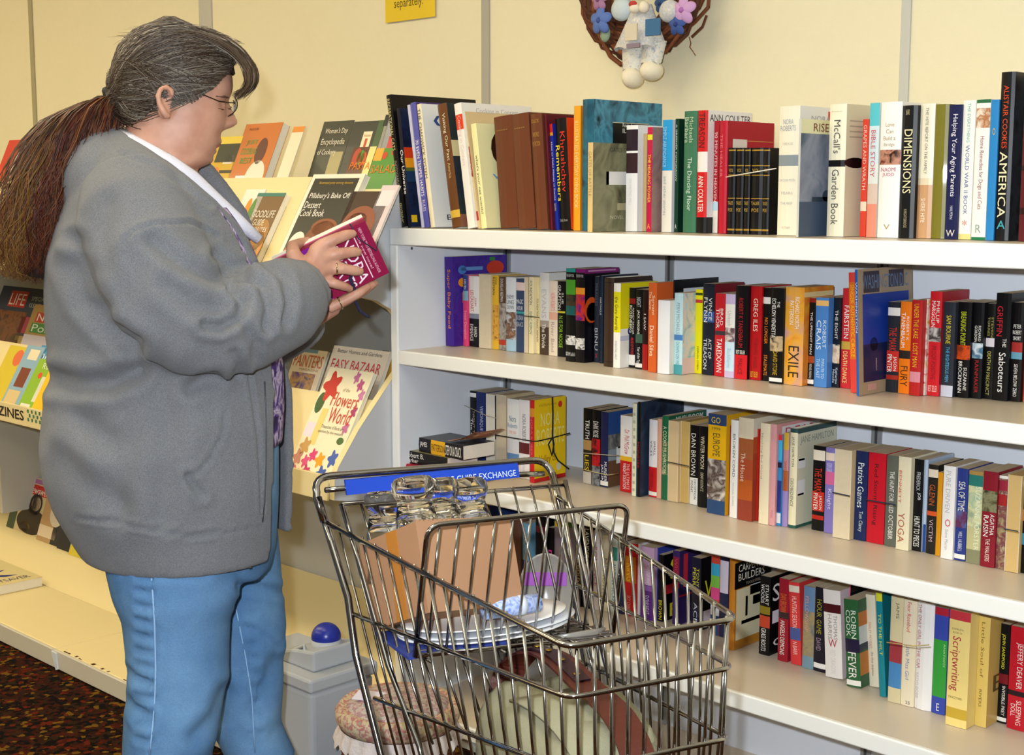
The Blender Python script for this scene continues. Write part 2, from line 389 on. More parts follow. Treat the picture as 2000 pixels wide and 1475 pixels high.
# ---------------- top of the bookcase
S(1, 783, 792.5, 2.335, 185, .30, K_, 'tall black book leaning at the left end', [('RECREATIONAL CATS', .03, .42, '#cfc48a'), ('PHOTOGRAPHIC', .5, .7, '#8d8a80'), ('GEOGRAPHIC', .82, .97, '#cfc48a')], hard=1, xt=752.6, c='#100c0e')
S(1, 793.8, 802.5, 2.34, 211, .24, '#15162a', 'dark star-chart book lettered Our Universe', [('Our Universe', .35, .72, W_, .1, .9)], c='A:#101430,#18284a,#0c0e20', CB=[(.33, .42, '#d8401c'), (.42, .5, '#f0a020'), (.5, .53, '#58682a'), (.53, .62, '#1c3a5c')], hard=1, xt=773, pr=[('r', .02, .1, .9, .96, '#e8c020')])
S(1, 823, 828, 2.345, 204, .2, '#c9c6e2', 'thin pale lavender book', xt=795)
S(1, 828.5, 838.5, 2.345, 200, .21, '#5a5cae', 'blue violet book with white lettering', [('70 EVEN TEMPER HABITS', .3, .75, W_), ('RULES', .78, .87, '#e6d8e8')], xt=801, c='#4b3a78')
S(1, 840, 848.5, 2.345, 203, .235, '#efe2c0', 'white book lettered THE CHADWICK SYSTEM', [('THE CHADWICK SYSTEM', .04, .6, '#4c5046', .15, .8)], c='#f0f0ee', hard=1, xt=812.5, CT=[('C', .16, .45, .08, .19, '#33508c'), ('By Jo', .2, .55, .9, .96, '#333a40')], pr=[('r', .3, 1, .27, .28, '#8fa8b8')])
S(1, 881, 899, 2.345, 204, .235, '#6b4120', 'brown book lettered Visiting Our Past', [('Visiting Our Past', .08, .46, '#f2e6c8', .45, .85), ('America', .48, .6, '#cdb27a', .5, .8)], c='#2a3436', hard=1, xt=851.5, CB=[(.3, .43, '#d8cc9c'), (.43, .75, '#26303a'), (.9, 1, '#8a5a4a')], B=[(.86, .92, '#d8b040')])
S(1, 913.5, 927, 2.35, 202, .245, '#f2ede6', 'tall thin white book with a red spine block', [('Cooking in Concert', .1, .5, '#e2c8c0')], B=[(.09, .21, '#e2401e')], c='#f4f1ea', xt=886, CT=[('Cooking in Concert', .2, .8, .04, .09, '#b8b4ae')])
S(1, 927.6, 937, 2.36, 217, .23, '#dcc294', 'thin tan book with red labels', [('ROGET II', .28, .58, '#efe0c0')], B=[(.3, .56, '#9c3620'), (.85, .93, '#b8352a')], xt=903.5, c='#dcc394', hard=1)
S(1, 937.8, 950.5, 2.365, 242, .155, '#f4eeb0', 'cream book about net worth with a portrait cover', [("what's your net worth?", .3, .86, '#34302a', .25, .75)], c='#f4efb6', xt=918.7, CT=[('wh', .25, .75, .46, .53, '#6ea4d8')], pr=[('e', .28, .85, .06, .42, '#3a1c12'), ('e', .45, .8, .14, .36, '#d9a184'), ('r', .45, 1, .38, 1, '#0c0d11'), ('r', .5, .95, .78, .88, '#d9dde2')])
for i, (a, b, xt, yt, nm) in enumerate(((975.4, 1010, 961.8, 229, 'leftmost of three worn brown cloth books'), (1011, 1044, 996.5, 224, 'middle of three worn brown cloth books'), (1046, 1068, 1033, 223, 'worn brown cloth book with gold title'))):
    S(1, a, b, 2.40, yt, .2, '#6e3d26', nm, [('COLLECTED', .05, .08, '#b88a3a', .2, .85, 'h'), ('WORKS', .16, .2, '#b88a3a', .25, .8, 'h'), ('OF FICTION', .24, .28, '#b88a3a', .2, .85, 'h')] if i == 2 else [('-----', .12, .13, '#8f6a30', .2, .8, 'h')], hard=1, xt=xt, c='#643722')
S(1, 1069, 1079, 2.41, 223, .19, '#5c1526', 'slim maroon cloth book', hard=1, xt=1061, c='#571424')
S(1, 1081.6, 1091, 2.42, 242, .15, '#1d2f9c', 'blue paperback about making money in stocks', [('How to Make Money in Stocks', .17, .72, W_), ('sound advice', .75, .82, '#d8c83a')], B=[(0, .08, '#cc1f24'), (.08, .11, '#e89a24')], xt=1072)
S(1, 1091.6, 1113, 2.42, 232, .16, '#100c0d', 'black book with large red and yellow title', [('Remembers', .24, .74, '#f0e020', .08, .42), ('Khrushchev', .12, .66, '#d8301e', .5, .92), ('Little, Brown', .9, .93, '#a8a49c', .2, .85, 'h')], hard=1, xt=1081.6, c='#d8481c')
S(1, 1116, 1132, 2.43, 207, .17, '#f0a424', 'orange yellow book beside the big teal book', [('ILLUSTRATED EVERYDAY DYING BOOK', .12, .82, '#f8dc9a')], c='#e08a1c')
S(1, 1134, 1156, 2.405, 194.5, .25, 'A:#0f2c40,#2a6a80,#16384c,@14', 'large teal book with a smoke cloud cover', c='A:#0c2236,#4c94b0,#123048,@18', hard=1, CT=[('Revised', .42, .55, .17, .2, W_), ('ILLUS', .42, .6, .21, .245, W_)], pr=[('r', .28, .8, .17, .4, '#07090c'), ('r', .28, .8, .165, .172, '#d8ceb0')])
S(1, 1147, 1156.5, 2.36, 278.5, .155, '#dfc283', 'grey green ship novel with a price sticker', [('GATES OF BATTLE', .1, .6, '#a88a4c')], c='A:#3a3c2c,#8e8c6c,#4c4c38,@9', CT=[('GATES OF', .38, .8, .05, .1, '#3a3c30'), ('NOVEL', .4, .7, .82, .86, '#c8c4a8')], pr=[('r', .3, .98, .32, .47, '#ece9e6'), ('r', .3, .36, .32, .47, '#8a6aa8'), ('r', .55, .95, .68, .76, '#b8ae8a')])
S(1, 1221, 1243, 2.45, 245, .15, '#f0f0f2', 'white book with a dark photo strip', [('ON WRITING WELL', .5, .75, '#d8d8da', .3, .55)], c='#eceef0', pr=[('r', .4, .55, .5, .8, '#2f4a3a')], B=[(.04, .24, '#2a1c2a'), (.26, .45, '#3a2228')])
S(1, 1249.5, 1261, 2.47, 261, .14, '#c3a67a', 'thin tan book next to the crimson one')
S(1, 1262, 1271.5, 2.45, 248.5, .15, '#c3204a', 'crimson book with yellow title', [('THE HEALING POWER', .26, .72, '#f2d44a'), ('A', .92, .97, '#f0a83a', .2, .8, 'h')], B=[(.07, .12, '#e8d83a')], c='A:#6a4a5c,#9c8078,#5c3c50,@10', pr=[('r', .4, .6, .2, .32, '#d8b83a')])
S(1, 1291, 1310, 2.47, 234.7, .13, '#e6e3da', 'blue and white glossy book', [('SIMPLE ABUNDANCE', .06, .42, '#9ad4f2', .1, .45), ('and other stories', .5, .85, '#9fa8b0', .2, .5)], B=[(0, .45, '#2a9ad8')], c='#d8d8e0')
S(1, 1311.6, 1323, 2.48, 232, .13, '#123a2a', 'dark green book with thin white title', [('A GREENER TOMORROW', .05, .55, '#dce8d8', .25, .6), ('A', .93, .97, W_, .3, .7, 'h')], c='#0f3224')
S(1, 1331, 1356, 2.47, 217.5, .15, '#3f7558', 'wide green book with pale lettering', [('Barbara', .05, .26, '#b8c8a8', .15, .45), ('Michaels', .05, .26, '#b8c8a8', .5, .8), ('The Dancing Floor', .38, .82, '#cfe0d0', .3, .72)], c='#2f5c46', hard=1)
S(1, 1357.6, 1377, 2.455, 216, .165, '#cc1a1c', 'red hardcover lettered TREASON with a blonde portrait', [('TREASON', .02, .3, '#4a0c0e', .2, .8), ('ANN COULTER', .53, .83, W_, .25, .75)], B=[(.335, .5, '#ece6e2'), (.87, 1, '#0e0d10')], c='#eceae8', CB=[(.87, 1, '#0d0d11')], CT=[('ANN COULTER', .06, .97, .03, .09, '#26262a')], hard=1)
S(1, 1390.5, 1400.5, 2.48, 236, .14, '#a81c2c', 'slim red book with white capitals', [('90 MINUTES IN HEAVEN', .1, .72, '#e6c8c4')], B=[(.72, .8, '#b8d8e8'), (.8, 1, '#e8e4dc')])
S(1, 1401, 1416, 2.45, 236, .175, '#b81a30', 'glossy red hardcover with a torn sticker', [('THE HEALER', .12, .5, '#d8707c', .2, .5)], c='#a8142c', hard=1, pr=[('r', .12, .42, .16, .25, '#d8ccc8'), ('r', .4, .98, .17, .175, '#c89a4a')])
for i, (a, b) in enumerate(((1418.5, 1432.5), (1434.6, 1448.5), (1450.7, 1461.5), (1462.5, 1485), (1486.5, 1499))):
    S(1, a, b, 2.45, 289, .11, '#0e0e12', ('first', 'second', 'third', 'fourth and thickest', 'fifth')[i] + ' of five small black gilt volumes', [('VOL', .24, .28, '#b8933a', .2, .8, 'h'), ('TALES', .62, .66, '#b8933a', .15, .85, 'h'), ('POE', .7, .74, '#b8933a', .2, .8, 'h')], B=[(.02, .035, '#a8822c'), (.2, .21, '#a8822c'), (.31, .32, '#a8822c'), (.58, .59, '#a8822c'), (.94, .96, '#a8822c')], hard=1)
S(1, 1515, 1554, 2.43, 208, .155, '#efe8d2', 'thick cream novel with a small globe picture', [('NORA', .1, .14, '#8f98a8', .25, .75, 'h'), ('ROBERTS', .15, .19, '#8f98a8', .12, .88, 'h'), ('THREE IN ONE', .28, .3, '#b0aaa0', .25, .75, 'h'), ('CAROLINA MOON', .56, .58, '#a8a8b0', .1, .9, 'h'), ('TEARS', .66, .68, '#a8a8b0', .2, .8, 'h'), ('THE REEF', .74, .76, '#a8a8b0', .2, .8, 'h'), ('PUTNAM', .93, .95, '#b0aaa0', .3, .7, 'h')], B=[(.375, .46, '#8a949a')], c='#f2efe8', hard=1, CT=[('NORA R', .3, .9, .07, .11, '#b0a8a8')], pr=[('r', .7, 1, .03, .1, '#d83a24')])
S(1, 1555, 1559, 2.36, 232, .15, '#c8c8c0', 'war novel with a misty grey battleship cover', c='A:#4a5a70,#8a90a0,#5c6478,@8', CB=[(0, .12, '#e6e2b4'), (.7, 1, '#42526a')], CT=[('RISE OF', .3, 1, .03, .1, '#7c3422')], pr=[('r', .3, .95, .66, .7, '#2e3a4a'), ('e', .55, .75, .6, .7, '#3a4656')])
S(1, 1611.6, 1644, 2.43, 204, .17, '#f0ead0', "cream garden book with a black kettle silhouette", [("McCall's", .12, .37, '#4c4a44', .35, .75), ('Garden Book', .49, .91, '#4c4a44', .3, .72), ('Random', .05, .06, '#a8a290', .2, .8, 'h')], B=[(.42, .47, K_)], c='#d9cfb2', hard=1, pr=[('e', .0, .5, .4, .48, K_), ('r', .5, .62, .42, .435, K_), ('r', .1, .5, .12, .13, '#b0a890'), ('r', .1, .55, .16, .17, '#b0a890'), ('r', .1, .52, .2, .21, '#b0a890'), ('r', .1, .5, .24, .25, '#b0a890')])
S(1, 1678, 1689.5, 2.47, 233, .13, '#dc4430', 'narrow red orange book with pale title', [('GRAPES AND WRATH', .05, .6, '#f2c8b8')], B=[(.7, .78, '#e8d8c0')])
S(1, 1690.6, 1709.5, 2.45, 201.5, .15, '#dfe2dc', 'aqua and coral glossy book', [('BIBLE STORY', .2, .55, '#c8485c', .25, .7)], B=[(0, .17, '#5cc0cc'), (.17, .45, '#cfe0e4'), (.6, .75, '#d8c0b0'), (.75, 1, '#e89078')])
S(1, 1710.7, 1751, 2.44, 200, .165, '#f4f2ee', 'thick white hardcover about building a bridge', [('Love', .15, .18, '#a8905c', .3, .7, 'h'), ('Can', .2, .23, '#a8905c', .32, .68, 'h'), ('Build a', .25, .28, '#a8905c', .22, .78, 'h'), ('Bridge', .3, .33, '#a8905c', .25, .75, 'h'), ('NAOMI', .48, .51, '#b02a5c', .15, .85, 'h'), ('JUDD', .52, .55, '#b02a5c', .22, .78, 'h'), ('V', .9, .94, '#a8905c', .35, .65, 'h')], B=[(.35, .46, 'A:#3a1c14,#c89078,#6c2a1c,@60')], hard=1)
S(1, 1752, 1781, 2.44, 206.5, .17, '#0c0e11', 'black hardcover lettered DIMENSIONS', [('DIMENSIONS', .18, .66, '#ece2b4', .25, .8), ('YOUNG', .03, .07, '#c8bc90', .3, .55), ('KNIGHTSBRIDGE', .78, .92, '#a89c78', .4, .6)], hard=1)
S(1, 1783.5, 1815, 2.45, 203, .165, '#efe7d0', 'cream and tan family report book', [('THE HITE REPORT ON THE FAMILY', .03, .52, '#5c564c', .45, .65), ('SHERE HITE', .7, .88, '#f2e6d6', .35, .62)], B=[(.55, .6, '#e2d2b4'), (.6, 1, '#c89a70')], hard=1)
S(1, 1816, 1842, 2.45, 204, .16, '#7a7428', 'plain olive green cloth book', hard=1)
S(1, 1843.7, 1867.5, 2.445, 205, .15, '#1a1f4c', 'navy book about aging parents', [('Helping Your Aging Parents', .07, .68, '#eceaf0', .25, .75), ('HALPERN', .75, .85, '#c8c8d8', .4, .62), ('W', .93, .98, '#e0d8c8', .15, .85, 'h')])
S(1, 1868, 1894, 2.45, 196.5, .14, '#f2f0e8', 'white war history handbook with blue title', [('THE EVERYTHING', .02, .3, '#58a8a0', .4, .65), ('WORLD WAR II BOOK', .32, .82, '#4a5a98', .35, .68), ('*', .86, .9, '#c84a3a', .3, .7, 'h')], B=[(.96, 1, '#e2d488')])
S(1, 1896, 1923, 2.44, 195, .15, '#f0eee6', 'white pet remedies book with green ends', [('Home Remedies for Dogs and Cats', .26, .78, '#8a3a4a', .3, .68), ('R', .89, .95, '#8a9c90', .3, .7, 'h')], B=[(0, .025, '#2c6a44'), (.98, 1, '#1f7a4a'), (.06, .2, 'A:#e8dcc8,#b06a3a,#d8c0a0,@70')])
S(1, 1924, 1939.5, 2.43, 195, .15, '#2c84c4', 'bright blue book with a yellow dot', [('O', .2, .25, '#d8b030', .35, .7, 'h')])
S(1, 1940, 1967, 2.43, 141, .2, '#0c0b10', 'tall black history book lettered AMERICA', [('ALISTAIR COOKES', .08, .45, '#d8481c', .3, .65), ('AMERICA', .47, .86, '#eee2b8', .2, .75), ('A', .88, .93, '#38a0b0', .2, .8, 'h')], c='A:#101018,#2a3038,#0c0c12', hard=1)
S(1, 1987, 2010, 2.42, 140, .2, '#5c1a22', 'tall dark red book at the right edge', hard=1, B=[(.55, .58, '#2c1014'), (.8, .84, '#2c1014')])
# ---------------- second shelf
S(2, 870, 886, 2.46, 501.6, .20, '#40208c', 'purple baby food book with orange title', [('Super Baby Food', .14, .8, '#f0901c', .3, .75)], c='A:#3a1c88,#48289a,#34187c', xt=867, pr=[('e', .62, .95, .06, .22, '#d83a1c'), ('r', .68, .78, .02, .06, '#3a8a3a'), ('r', .15, .55, .12, .16, '#6a9ad8'), ('e', .1, .25, .1, .2, '#4a80d0'), ('e', .1, .25, .24, .34, '#f09a20'), ('r', .17, .27, .4, .52, '#e86a30')])
S(2, 902, 914, 675, 537, .106, '#e84a7c', 'pink paperback with a blue top', [('KIRSTEN', .06, .2, '#e8ecf4', .3, .7), ('Sweet Deception', .5, .9, '#f8b8cc', .2, .8)], B=[(0, .22, '#2c4c8c'), (.22, .36, '#8ab8c8')])
S(2, 914.6, 935, 676, 539, .106, '#f0ece4', 'white and black thriller lettered HARD EVIDENCE', [('JOHN', .3, .42, '#c83a34', .55, .8), ('LESCROART', .2, .5, '#c8302c', .18, .5), ('HARD', .72, .86, W_, .55, .85), ('EVIDENCE', .68, .92, W_, .15, .45)], B=[(.53, .6, '#8a90a0'), (.6, 1, '#0e0c10')])
S(2, 936, 958.5, 679.5, 535, .11, '#d8c8a0', 'paperback turned pages outward beside the rope novel', rev=1)
S(2, 960.5, 973, 681.6, 538, .106, '#e8b830', 'yellow novel with coiled rope picture', [('DOUGLAS', .02, .12, '#4a3a14', .5, .85), ('REEMAN', .02, .26, '#4a3a14', .1, .45)], B=[(.4, .88, 'A:#c88a2a,#e8b048,#8a4a18,@90')])
S(2, 974, 987, 683, 540, .106, 'A:#6a5a50,#b0a8a0,#4a3438,@40', 'grey brown storm novel', [('DOUGLAS REEMAN', .03, .34, '#e8e0d8', .3, .7)], B=[(0, .36, '#5c4434'), (.86, .93, '#b83a2c')])
S(2, 988, 1006.5, 685, 541, .106, '#dfe4ea', 'pale blue paperback with a helmeted soldier', [('ENEMY', .24, .29, '#4c5058', .12, .88, 'h'), ('LINES', .31, .36, '#4c5058', .12, .88, 'h'), ('DOWN', .38, .43, '#4c5058', .15, .85, 'h')], B=[(.47, .84, 'A:#c8ccd0,#6a4a38,#a8846a,@60'), (.84, 1, '#a8c8e0')])
S(2, 1007.5, 1023.5, 687, 544, .106, '#38486a', 'slate blue novel lettered MAGIC HOUR', [('MAGIC', .28, .34, '#e8ecf0', .1, .9, 'h'), ('HOUR', .37, .43, '#e8ecf0', .15, .85, 'h'), ('SUSAN', .5, .56, '#c8ccd4', .1, .9, 'h'), ('ISAACS', .59, .65, '#c8ccd4', .1, .9, 'h')], B=[(.05, .16, '#e8d0cc'), (.445, .475, '#3aa0a0')])
S(2, 1024, 1031.5, 689, 541, .106, '#b08a34', 'mustard edged paperback showing its pages', rev=1)
S(2, 1032, 1041.5, 690, 541, .106, '#efe2b8', 'cream science fiction paperback', [('FOUNDATION', .05, .36, '#3c4a34'), ('ISAAC ASIMOV', .45, .75, '#4c7c5c')])
S(2, 1042, 1053, 690, 542, .106, '#eedda8', 'yellowed cream paperback with a dark cord', [('FOUNDATION', .28, .52, '#4a3c1c'), ('ISAAC ASIMOV', .55, .85, '#6c4a2a')])
S(2, 1053.5, 1071, 692, 532.5, .11, '#e6e4e0', 'white novel fading to brown', [('EVANS', .2, .55, '#c8c4c0', .25, .75), ('The Divide', .62, .92, W_, .3, .7)], B=[(.58, .66, '#a89c90'), (.66, 1, '#4c3c30')])
S(2, 1071.5, 1087.6, 694, 548, .106, '#efe0cc', 'cream and pink romance paperback', [('NORA ROBERTS', .16, .4, '#e87a84', .25, .75), ('River Bend', .55, .95, '#b09a88', .3, .7)], B=[(.42, .52, '#f0b8a0')])
S(2, 1088, 1102.5, 696, 549, .106, '#0c0d10', 'black and green alphabet mystery', [('SUE', .15, .3, W_, .6, .85), ('GRAFTON', .05, .38, W_, .15, .5), ('N IS FOR NOOSE', .46, .88, '#9ac83a', .25, .75)], B=[(.395, .42, '#d8c83a')])
S(2, 1104, 1122, 705, 524, .11, '#090c0e', 'tall black novel with a teal top', [('THE NEW YORK', .06, .09, '#c8d0d0', .1, .9, 'h')], B=[(0, .04, '#2a9a90'), (.12, .28, '#4c9a2c'), (.28, .4, 'A:#1a2a1c,#4a3a2c,#103428,@60'), (.4, .5, '#1a5a58'), (.72, .82, 'A:#101418,#e8e8e6,#101418,@90'), (.9, .94, 'A:#101418,#d8d8d6,@90')])
S(2, 1122.6, 1140.5, 707, 525, .125, '#0c0911', 'tall black novel with a magenta top and flames', [('THE NEW YORK', .06, .09, '#c8c0d0', .1, .9, 'h')], B=[(0, .04, '#8a1c74'), (.2, .27, '#e8902c'), (.27, .55, 'A:#5a1c78,#c8301c,#3a1460,@50'), (.74, .86, 'A:#14101c,#e8e8e6,#14101c,@80')], c='#0b0912', CB=[(0, .05, '#7c1a6c')], pr=[('e', .0, .4, .3, .58, '#d8541c'), ('e', .06, .4, .36, .56, '#e8b820'), ('r', .1, .9, .015, .03, '#c890b8')])
S(2, 1160, 1168.5, 707, 540, .13, '#2a303c', 'dark slate book lettered BINU', [('MIRACLES', .08, .34, '#5c6470'), ('BINU', .6, .86, '#b8bcc4', .15, .85), ('X', .9, .95, '#c83a5c', .3, .8, 'h')])
S(2, 1169, 1175.5, 709, 538, .13, '#1c2836', 'very thin dark navy book', [('MARTINIQUE', .25, .45, '#c8d4e0')], hard=1)
S(2, 1176.5, 1196, 715, 542, .14, '#3e2c20', 'dark brown leather hardcover', hard=1, c='#3a2a20', B=[(.05, .06, '#2a1c14'), (.94, .95, '#2a1c14')])
S(2, 1197, 1210, 718, 553, .135, '#f4f2ec', 'yellow and white guide with a blue ribbon cover', [('the Guru Awards', .16, .55, '#4c4a20', .25, .75), ('ESSENTIAL HELP', .68, .9, '#a8a8c0', .3, .6)], B=[(.1, .58, '#e8de1c')], c='#f2f0ea', CB=[(0, .54, '#e8dc14'), (.62, .68, '#c8cce0')], pr=[('e', .2, .5, .5, .64, '#3a449c'), ('r', .28, .42, .62, .82, '#2c3a98')])
S(2, 1225, 1239, 717, 562, .106, '#0c0b0e', 'black thriller with red and white capitals', [('NANCY TAYLOR', .25, .58, W_, .62, .88), ('ROSENBERG', .22, .56, W_, .15, .55), ('ABUSE OF POWER', .62, .84, '#c8242c', .4, .85)], B=[(.13, .2, '#8a1820'), (.84, .97, '#e8e6e2')])
S(2, 1239.8, 1253, 720, 565, .106, '#0d0e11', 'black war thriller with a green band', [('JACK HIGGINS', .26, .56, W_, .25, .65), ('NIGHT', .1, .22, '#c8ccd0', .2, .8), ('Year of the Tiger', .72, .95, '#e0e4e8', .25, .75)], B=[(.56, .67, '#3c5a4c'), (.93, .98, '#e8e6e2')])
S(2, 1253.6, 1263.5, 722, 566, .106, '#241014', 'black and red spine beside the orange novel', [('I SAW', .3, .5, '#e0dcd8', .3, .7)], B=[(.68, 1, '#a01c1c')])
S(2, 1264.3, 1280, 726, 552, .11, '#d2602a', 'orange spy novel with cream lettering', [('The Secret', .1, .3, '#f6dcb8', .15, .45), ('Servant', .14, .36, '#f6dcb8', .52, .85), ('Daniel Silva', .48, .82, '#f8e8d0', .25, .75)])
S(2, 1281, 1290, 2.47, 547, .165, '#0e0e12', 'black hardcover standing behind the white box book', hard=1, c='#0d0e11', pr=[('r', .2, .9, .1, .3, '#dfe3e8'), ('r', .3, .5, .14, .26, '#a8b0b8')])
LAST[2] -= .02
S(2, 1283, 1306, 729, 586, .09, '#e6e8f0', 'plain white box book standing forward', c='#e6e2d4')
S(2, 1311, 1331, 730, 572, .106, '#bfe0e8', 'pale aqua paperback with a seaside cover', [('FERN MICHAELS', .12, .5, '#8a98a8', .3, .7), ('DOWN ON ME', .6, .88, '#58a0b8', .3, .7)], B=[(.51, .58, '#4a80c0'), (.88, 1, '#4aa0a8')], c='A:#b8dce0,#e8dcc8,#8ac0c8,@30', CB=[(.8, 1, '#e8c8c0')])
S(2, 1349, 1369, 728, 565, .106, '#ece414', 'bright yellow mystery paperback', [('HARLAN COBEN', .68, .96, '#5c5a14', .4, .65)], B=[(.12, .16, '#c83a34'), (.04, .07, '#3a4a14')])
S(2, 1370, 1392, 731, 554, .112, '#1c2230', 'dark blue thriller lettered ACT OF TREASON', [('VINCE', .15, .4, W_, .55, .85), ('FLYNN', .15, .42, W_, .15, .45), ('ACT OF', .6, .82, '#d8dce4', .55, .85), ('TREASON', .6, .94, '#d8dce4', .15, .45)], B=[(.3, .42, '#3a5c98')], c='#7a1620')
S(2, 1394, 1412.5, 734, 573, .106, '#c4202c', 'red thriller lettered TAKEDOWN', [('BRAD', .18, .38, W_, .6, .88), ('THOR', .18, .42, W_, .15, .5), ('TAKEDOWN', .54, .95, W_, .25, .8)], B=[(.45, .5, '#3c3a40')])
S(2, 1413.6, 1432, 737, 574, .106, '#cabade', 'lavender and white romance', [('Unleash', .2, .38, '#c0b8b0', .3, .7), ('Blackthorne', .65, .88, '#9ac0d8', .3, .7)], B=[(.12, .4, '#f0eee8'), (.4, .57, 'A:#d8c8c8,#5c4448,#e0d0d0,@60'), (.57, .92, '#c8e0f0')])
S(2, 1433, 1457.6, 739, 557.6, .11, '#0d0b11', 'black thriller with red lower band', [('ROBERT K TANENBAUM', .13, .66, '#b01828', .3, .65), ('MALICE', .78, .95, '#6c1418', .3, .65), ('BEST SELLER', .69, .73, W_, .15, .85, 'h')], B=[(.74, 1, '#d0202a')])
S(2, 1458, 1484, 740.6, 558.5, .112, '#b5161c', 'thick red novel with white capitals', [('GREG ILES', .13, .48, '#f0d8c8', .3, .7), ('TURNING ANGEL', .55, .88, '#7c1014', .4, .7), ('BEST SELLER', .91, .97, '#d8b02a', .15, .8, 'h')])
S(2, 1485.7, 1500.7, 743, 562, .108, '#0f0b0e', 'black novel with stacked orange words', [('NO LONGER', .32, .6, '#e88420', .3, .75), ('STALEMATE', .72, .94, '#e88420', .3, .75)], B=[(.1, .17, '#e8e4e0')])
S(2, 1501, 1526, 748, 562, .11, '#0e0d10', 'black thriller with a blond figure', [('ECHELON VENDETTA', .11, .52, W_, .15, .45), ('THE', .14, .2, W_, .55, .75), ('DAVID STONE', .66, .91, '#c0a020', .3, .65)], B=[(.5, .66, 'A:#17161a,#c8b08a,#3a2c20,@50'), (.94, .98, '#e8e8e6')])
S(2, 1526.7, 1565.7, 750, 560, .112, 'A:#c89a94,#e8a838,#d87c34,@14', 'thick orange novel lettered EXILE', [('RICHARD NORTH', .1, .42, W_, .55, .78), ('PATTERSON', .14, .38, W_, .26, .48), ('EXILE', .6, .92, '#2a1c14', .25, .8)], c='A:#d86a24,#e8a030,#c85a20,@12', CB=[(.05, .1, '#f0d8a0')])
S(2, 1566.5, 1588, 751.6, 582, .106, '#0e0c0e', 'black thriller lettered THE UPRIGHT MAN', [('THE UPRIGHT MAN', .16, .64, W_, .3, .65), ('MICHAEL MARSHALL', .75, .92, '#d8d4d0', .3, .7)], B=[(0, .05, '#8a2018'), (.66, .74, '#a04a24'), (.93, .98, '#ece8e4')])
S(2, 1588.6, 1613, 755, 581, .106, '#4a82c8', 'sky blue detective novel', [('ROBERT', .25, .56, '#cfe2f2', .62, .9), ('CRAIS', .25, .58, '#e0ecf6', .15, .5), ('MINUTE TO', .68, .9, '#b8d4ec', .58, .82), ('THE LAST', .68, .9, '#b8d4ec', .2, .46)], B=[(.03, .09, '#e8b870')])
S(2, 1614, 1637, 755, 581, .106, '#141c28', 'dark paperback lettered THE EIGHT', [('THE EIGHT', .14, .46, W_, .3, .7), ('Katherine', .78, .96, '#cfe0ec', .55, .85), ('Neville', .8, .95, '#cfe0ec', .15, .45)], B=[(.52, .73, 'A:#141c28,#e8d8c0,#b08060,@50')])
S(2, 1639, 1659, 757, 563, .112, '#c82a34', 'tall red crime paperback with yellow block', [('FAIRSTEIN', .17, .5, W_, .25, .75), ('DEATH DANCE', .63, .95, '#f0d888', .25, .7)], B=[(.53, .61, '#c8a848')])
S(2, 1661, 1672.5, 767, 533, .14, '#d8443a', 'tall coral book with yellow vertical title', [('SINGER AUTHENTIC CIRCLE', .1, .7, '#f0b81c', .3, .9)], B=[(.08, .72, '#d86a28')], xt=1657)
S(2, 1673, 1678, 773.5, 527, .215, '#2a5ca8', 'tall city guide with a night skyline photograph', [('WASHINGTON', .1, .5, '#c8d8ec', .15, .85)], c='#a89478', xt=1669.5, CT=[('WASHINGTON D.C.', .08, .92, .05, .16, '#6c84a8')], pr=[('r', .1, .38, .02, .19, '#3a3040'), ('r', .55, .83, .02, .16, '#3c3242'), ('r', .08, .92, .2, .6, '#1c3ca0'), ('r', .08, .92, .6, .7, '#1a2450'), ('r', .08, .92, .7, .9, '#18204c'), ('e', .2, .34, .55, .66, '#2a2430'), ('r', .3, .32, .72, .82, '#c8b8c8'), ('r', .5, .52, .72, .84, '#c8b8c8'), ('r', .15, .3, .92, .97, '#c89a90')])
LAST[2] -= .004
S(2, 1728.6, 1752, 764.6, 589.6, .106, '#22252c', 'black thriller with red block and a flag square', [('THE MARK', .28, .54, '#c8301c', .2, .8), ('JASON', .6, .76, W_, .55, .88), ('PINTER', .58, .78, W_, .12, .48)], B=[(.06, .15, '#e8e2d8'), (.54, .77, '#c82c24'), (.81, .86, '#a82a20')])
S(2, 1753, 1774, 767.6, 588.6, .106, '#f07a14', 'orange thriller lettered FURY', [('ROBERT K', .16, .42, W_, .62, .85), ('TANENBAUM', .12, .5, W_, .15, .5), ('FURY', .7, .92, '#3a1808', .2, .85)], B=[(.53, .62, '#2c2420')])
S(2, 1774.5, 1795, 771.5, 585.7, .106, '#b82424', 'red paperback with yellow script title', [('UNDER THE LAKE', .04, .4, '#e8b41c', .25, .7), ('LOST MAN', .45, .7, '#e8b41c', .25, .7)], B=[(.75, .86, '#d88a98')])
S(2, 1796, 1804, 771.5, 584, .106, 'A:#b82a24,#e8e0d8,#c8a03a,@60', 'narrow red spine with patterned art')
S(2, 1804.6, 1832, 771.5, 569, .112, '#cc2028', 'tall red thriller with a black hand band', [('PHILLIP', .09, .3, W_, .6, .85), ('MARGOLIN', .09, .34, W_, .2, .52), ('PROOF POSITIVE', .52, .84, '#7c1018', .3, .68), ('BEST SELLER', .9, .96, '#f0c8c0', .12, .88, 'h')], B=[(.345, .48, 'A:#c8c4c0,#2c2828,#a8a4a0,@50')], c='#a81a24')
S(2, 1832.6, 1859, 773.5, 589.6, .106, '#2c2f3a', 'grey and black thriller with yellow and blue words', [('SAM BOURNE', .14, .44, '#d8c42a', .3, .7), ('THE RIGHTEOUS MEN', .47, .84, '#5ab0d8', .35, .65)], B=[(.88, 1, '#c8ccdc')])
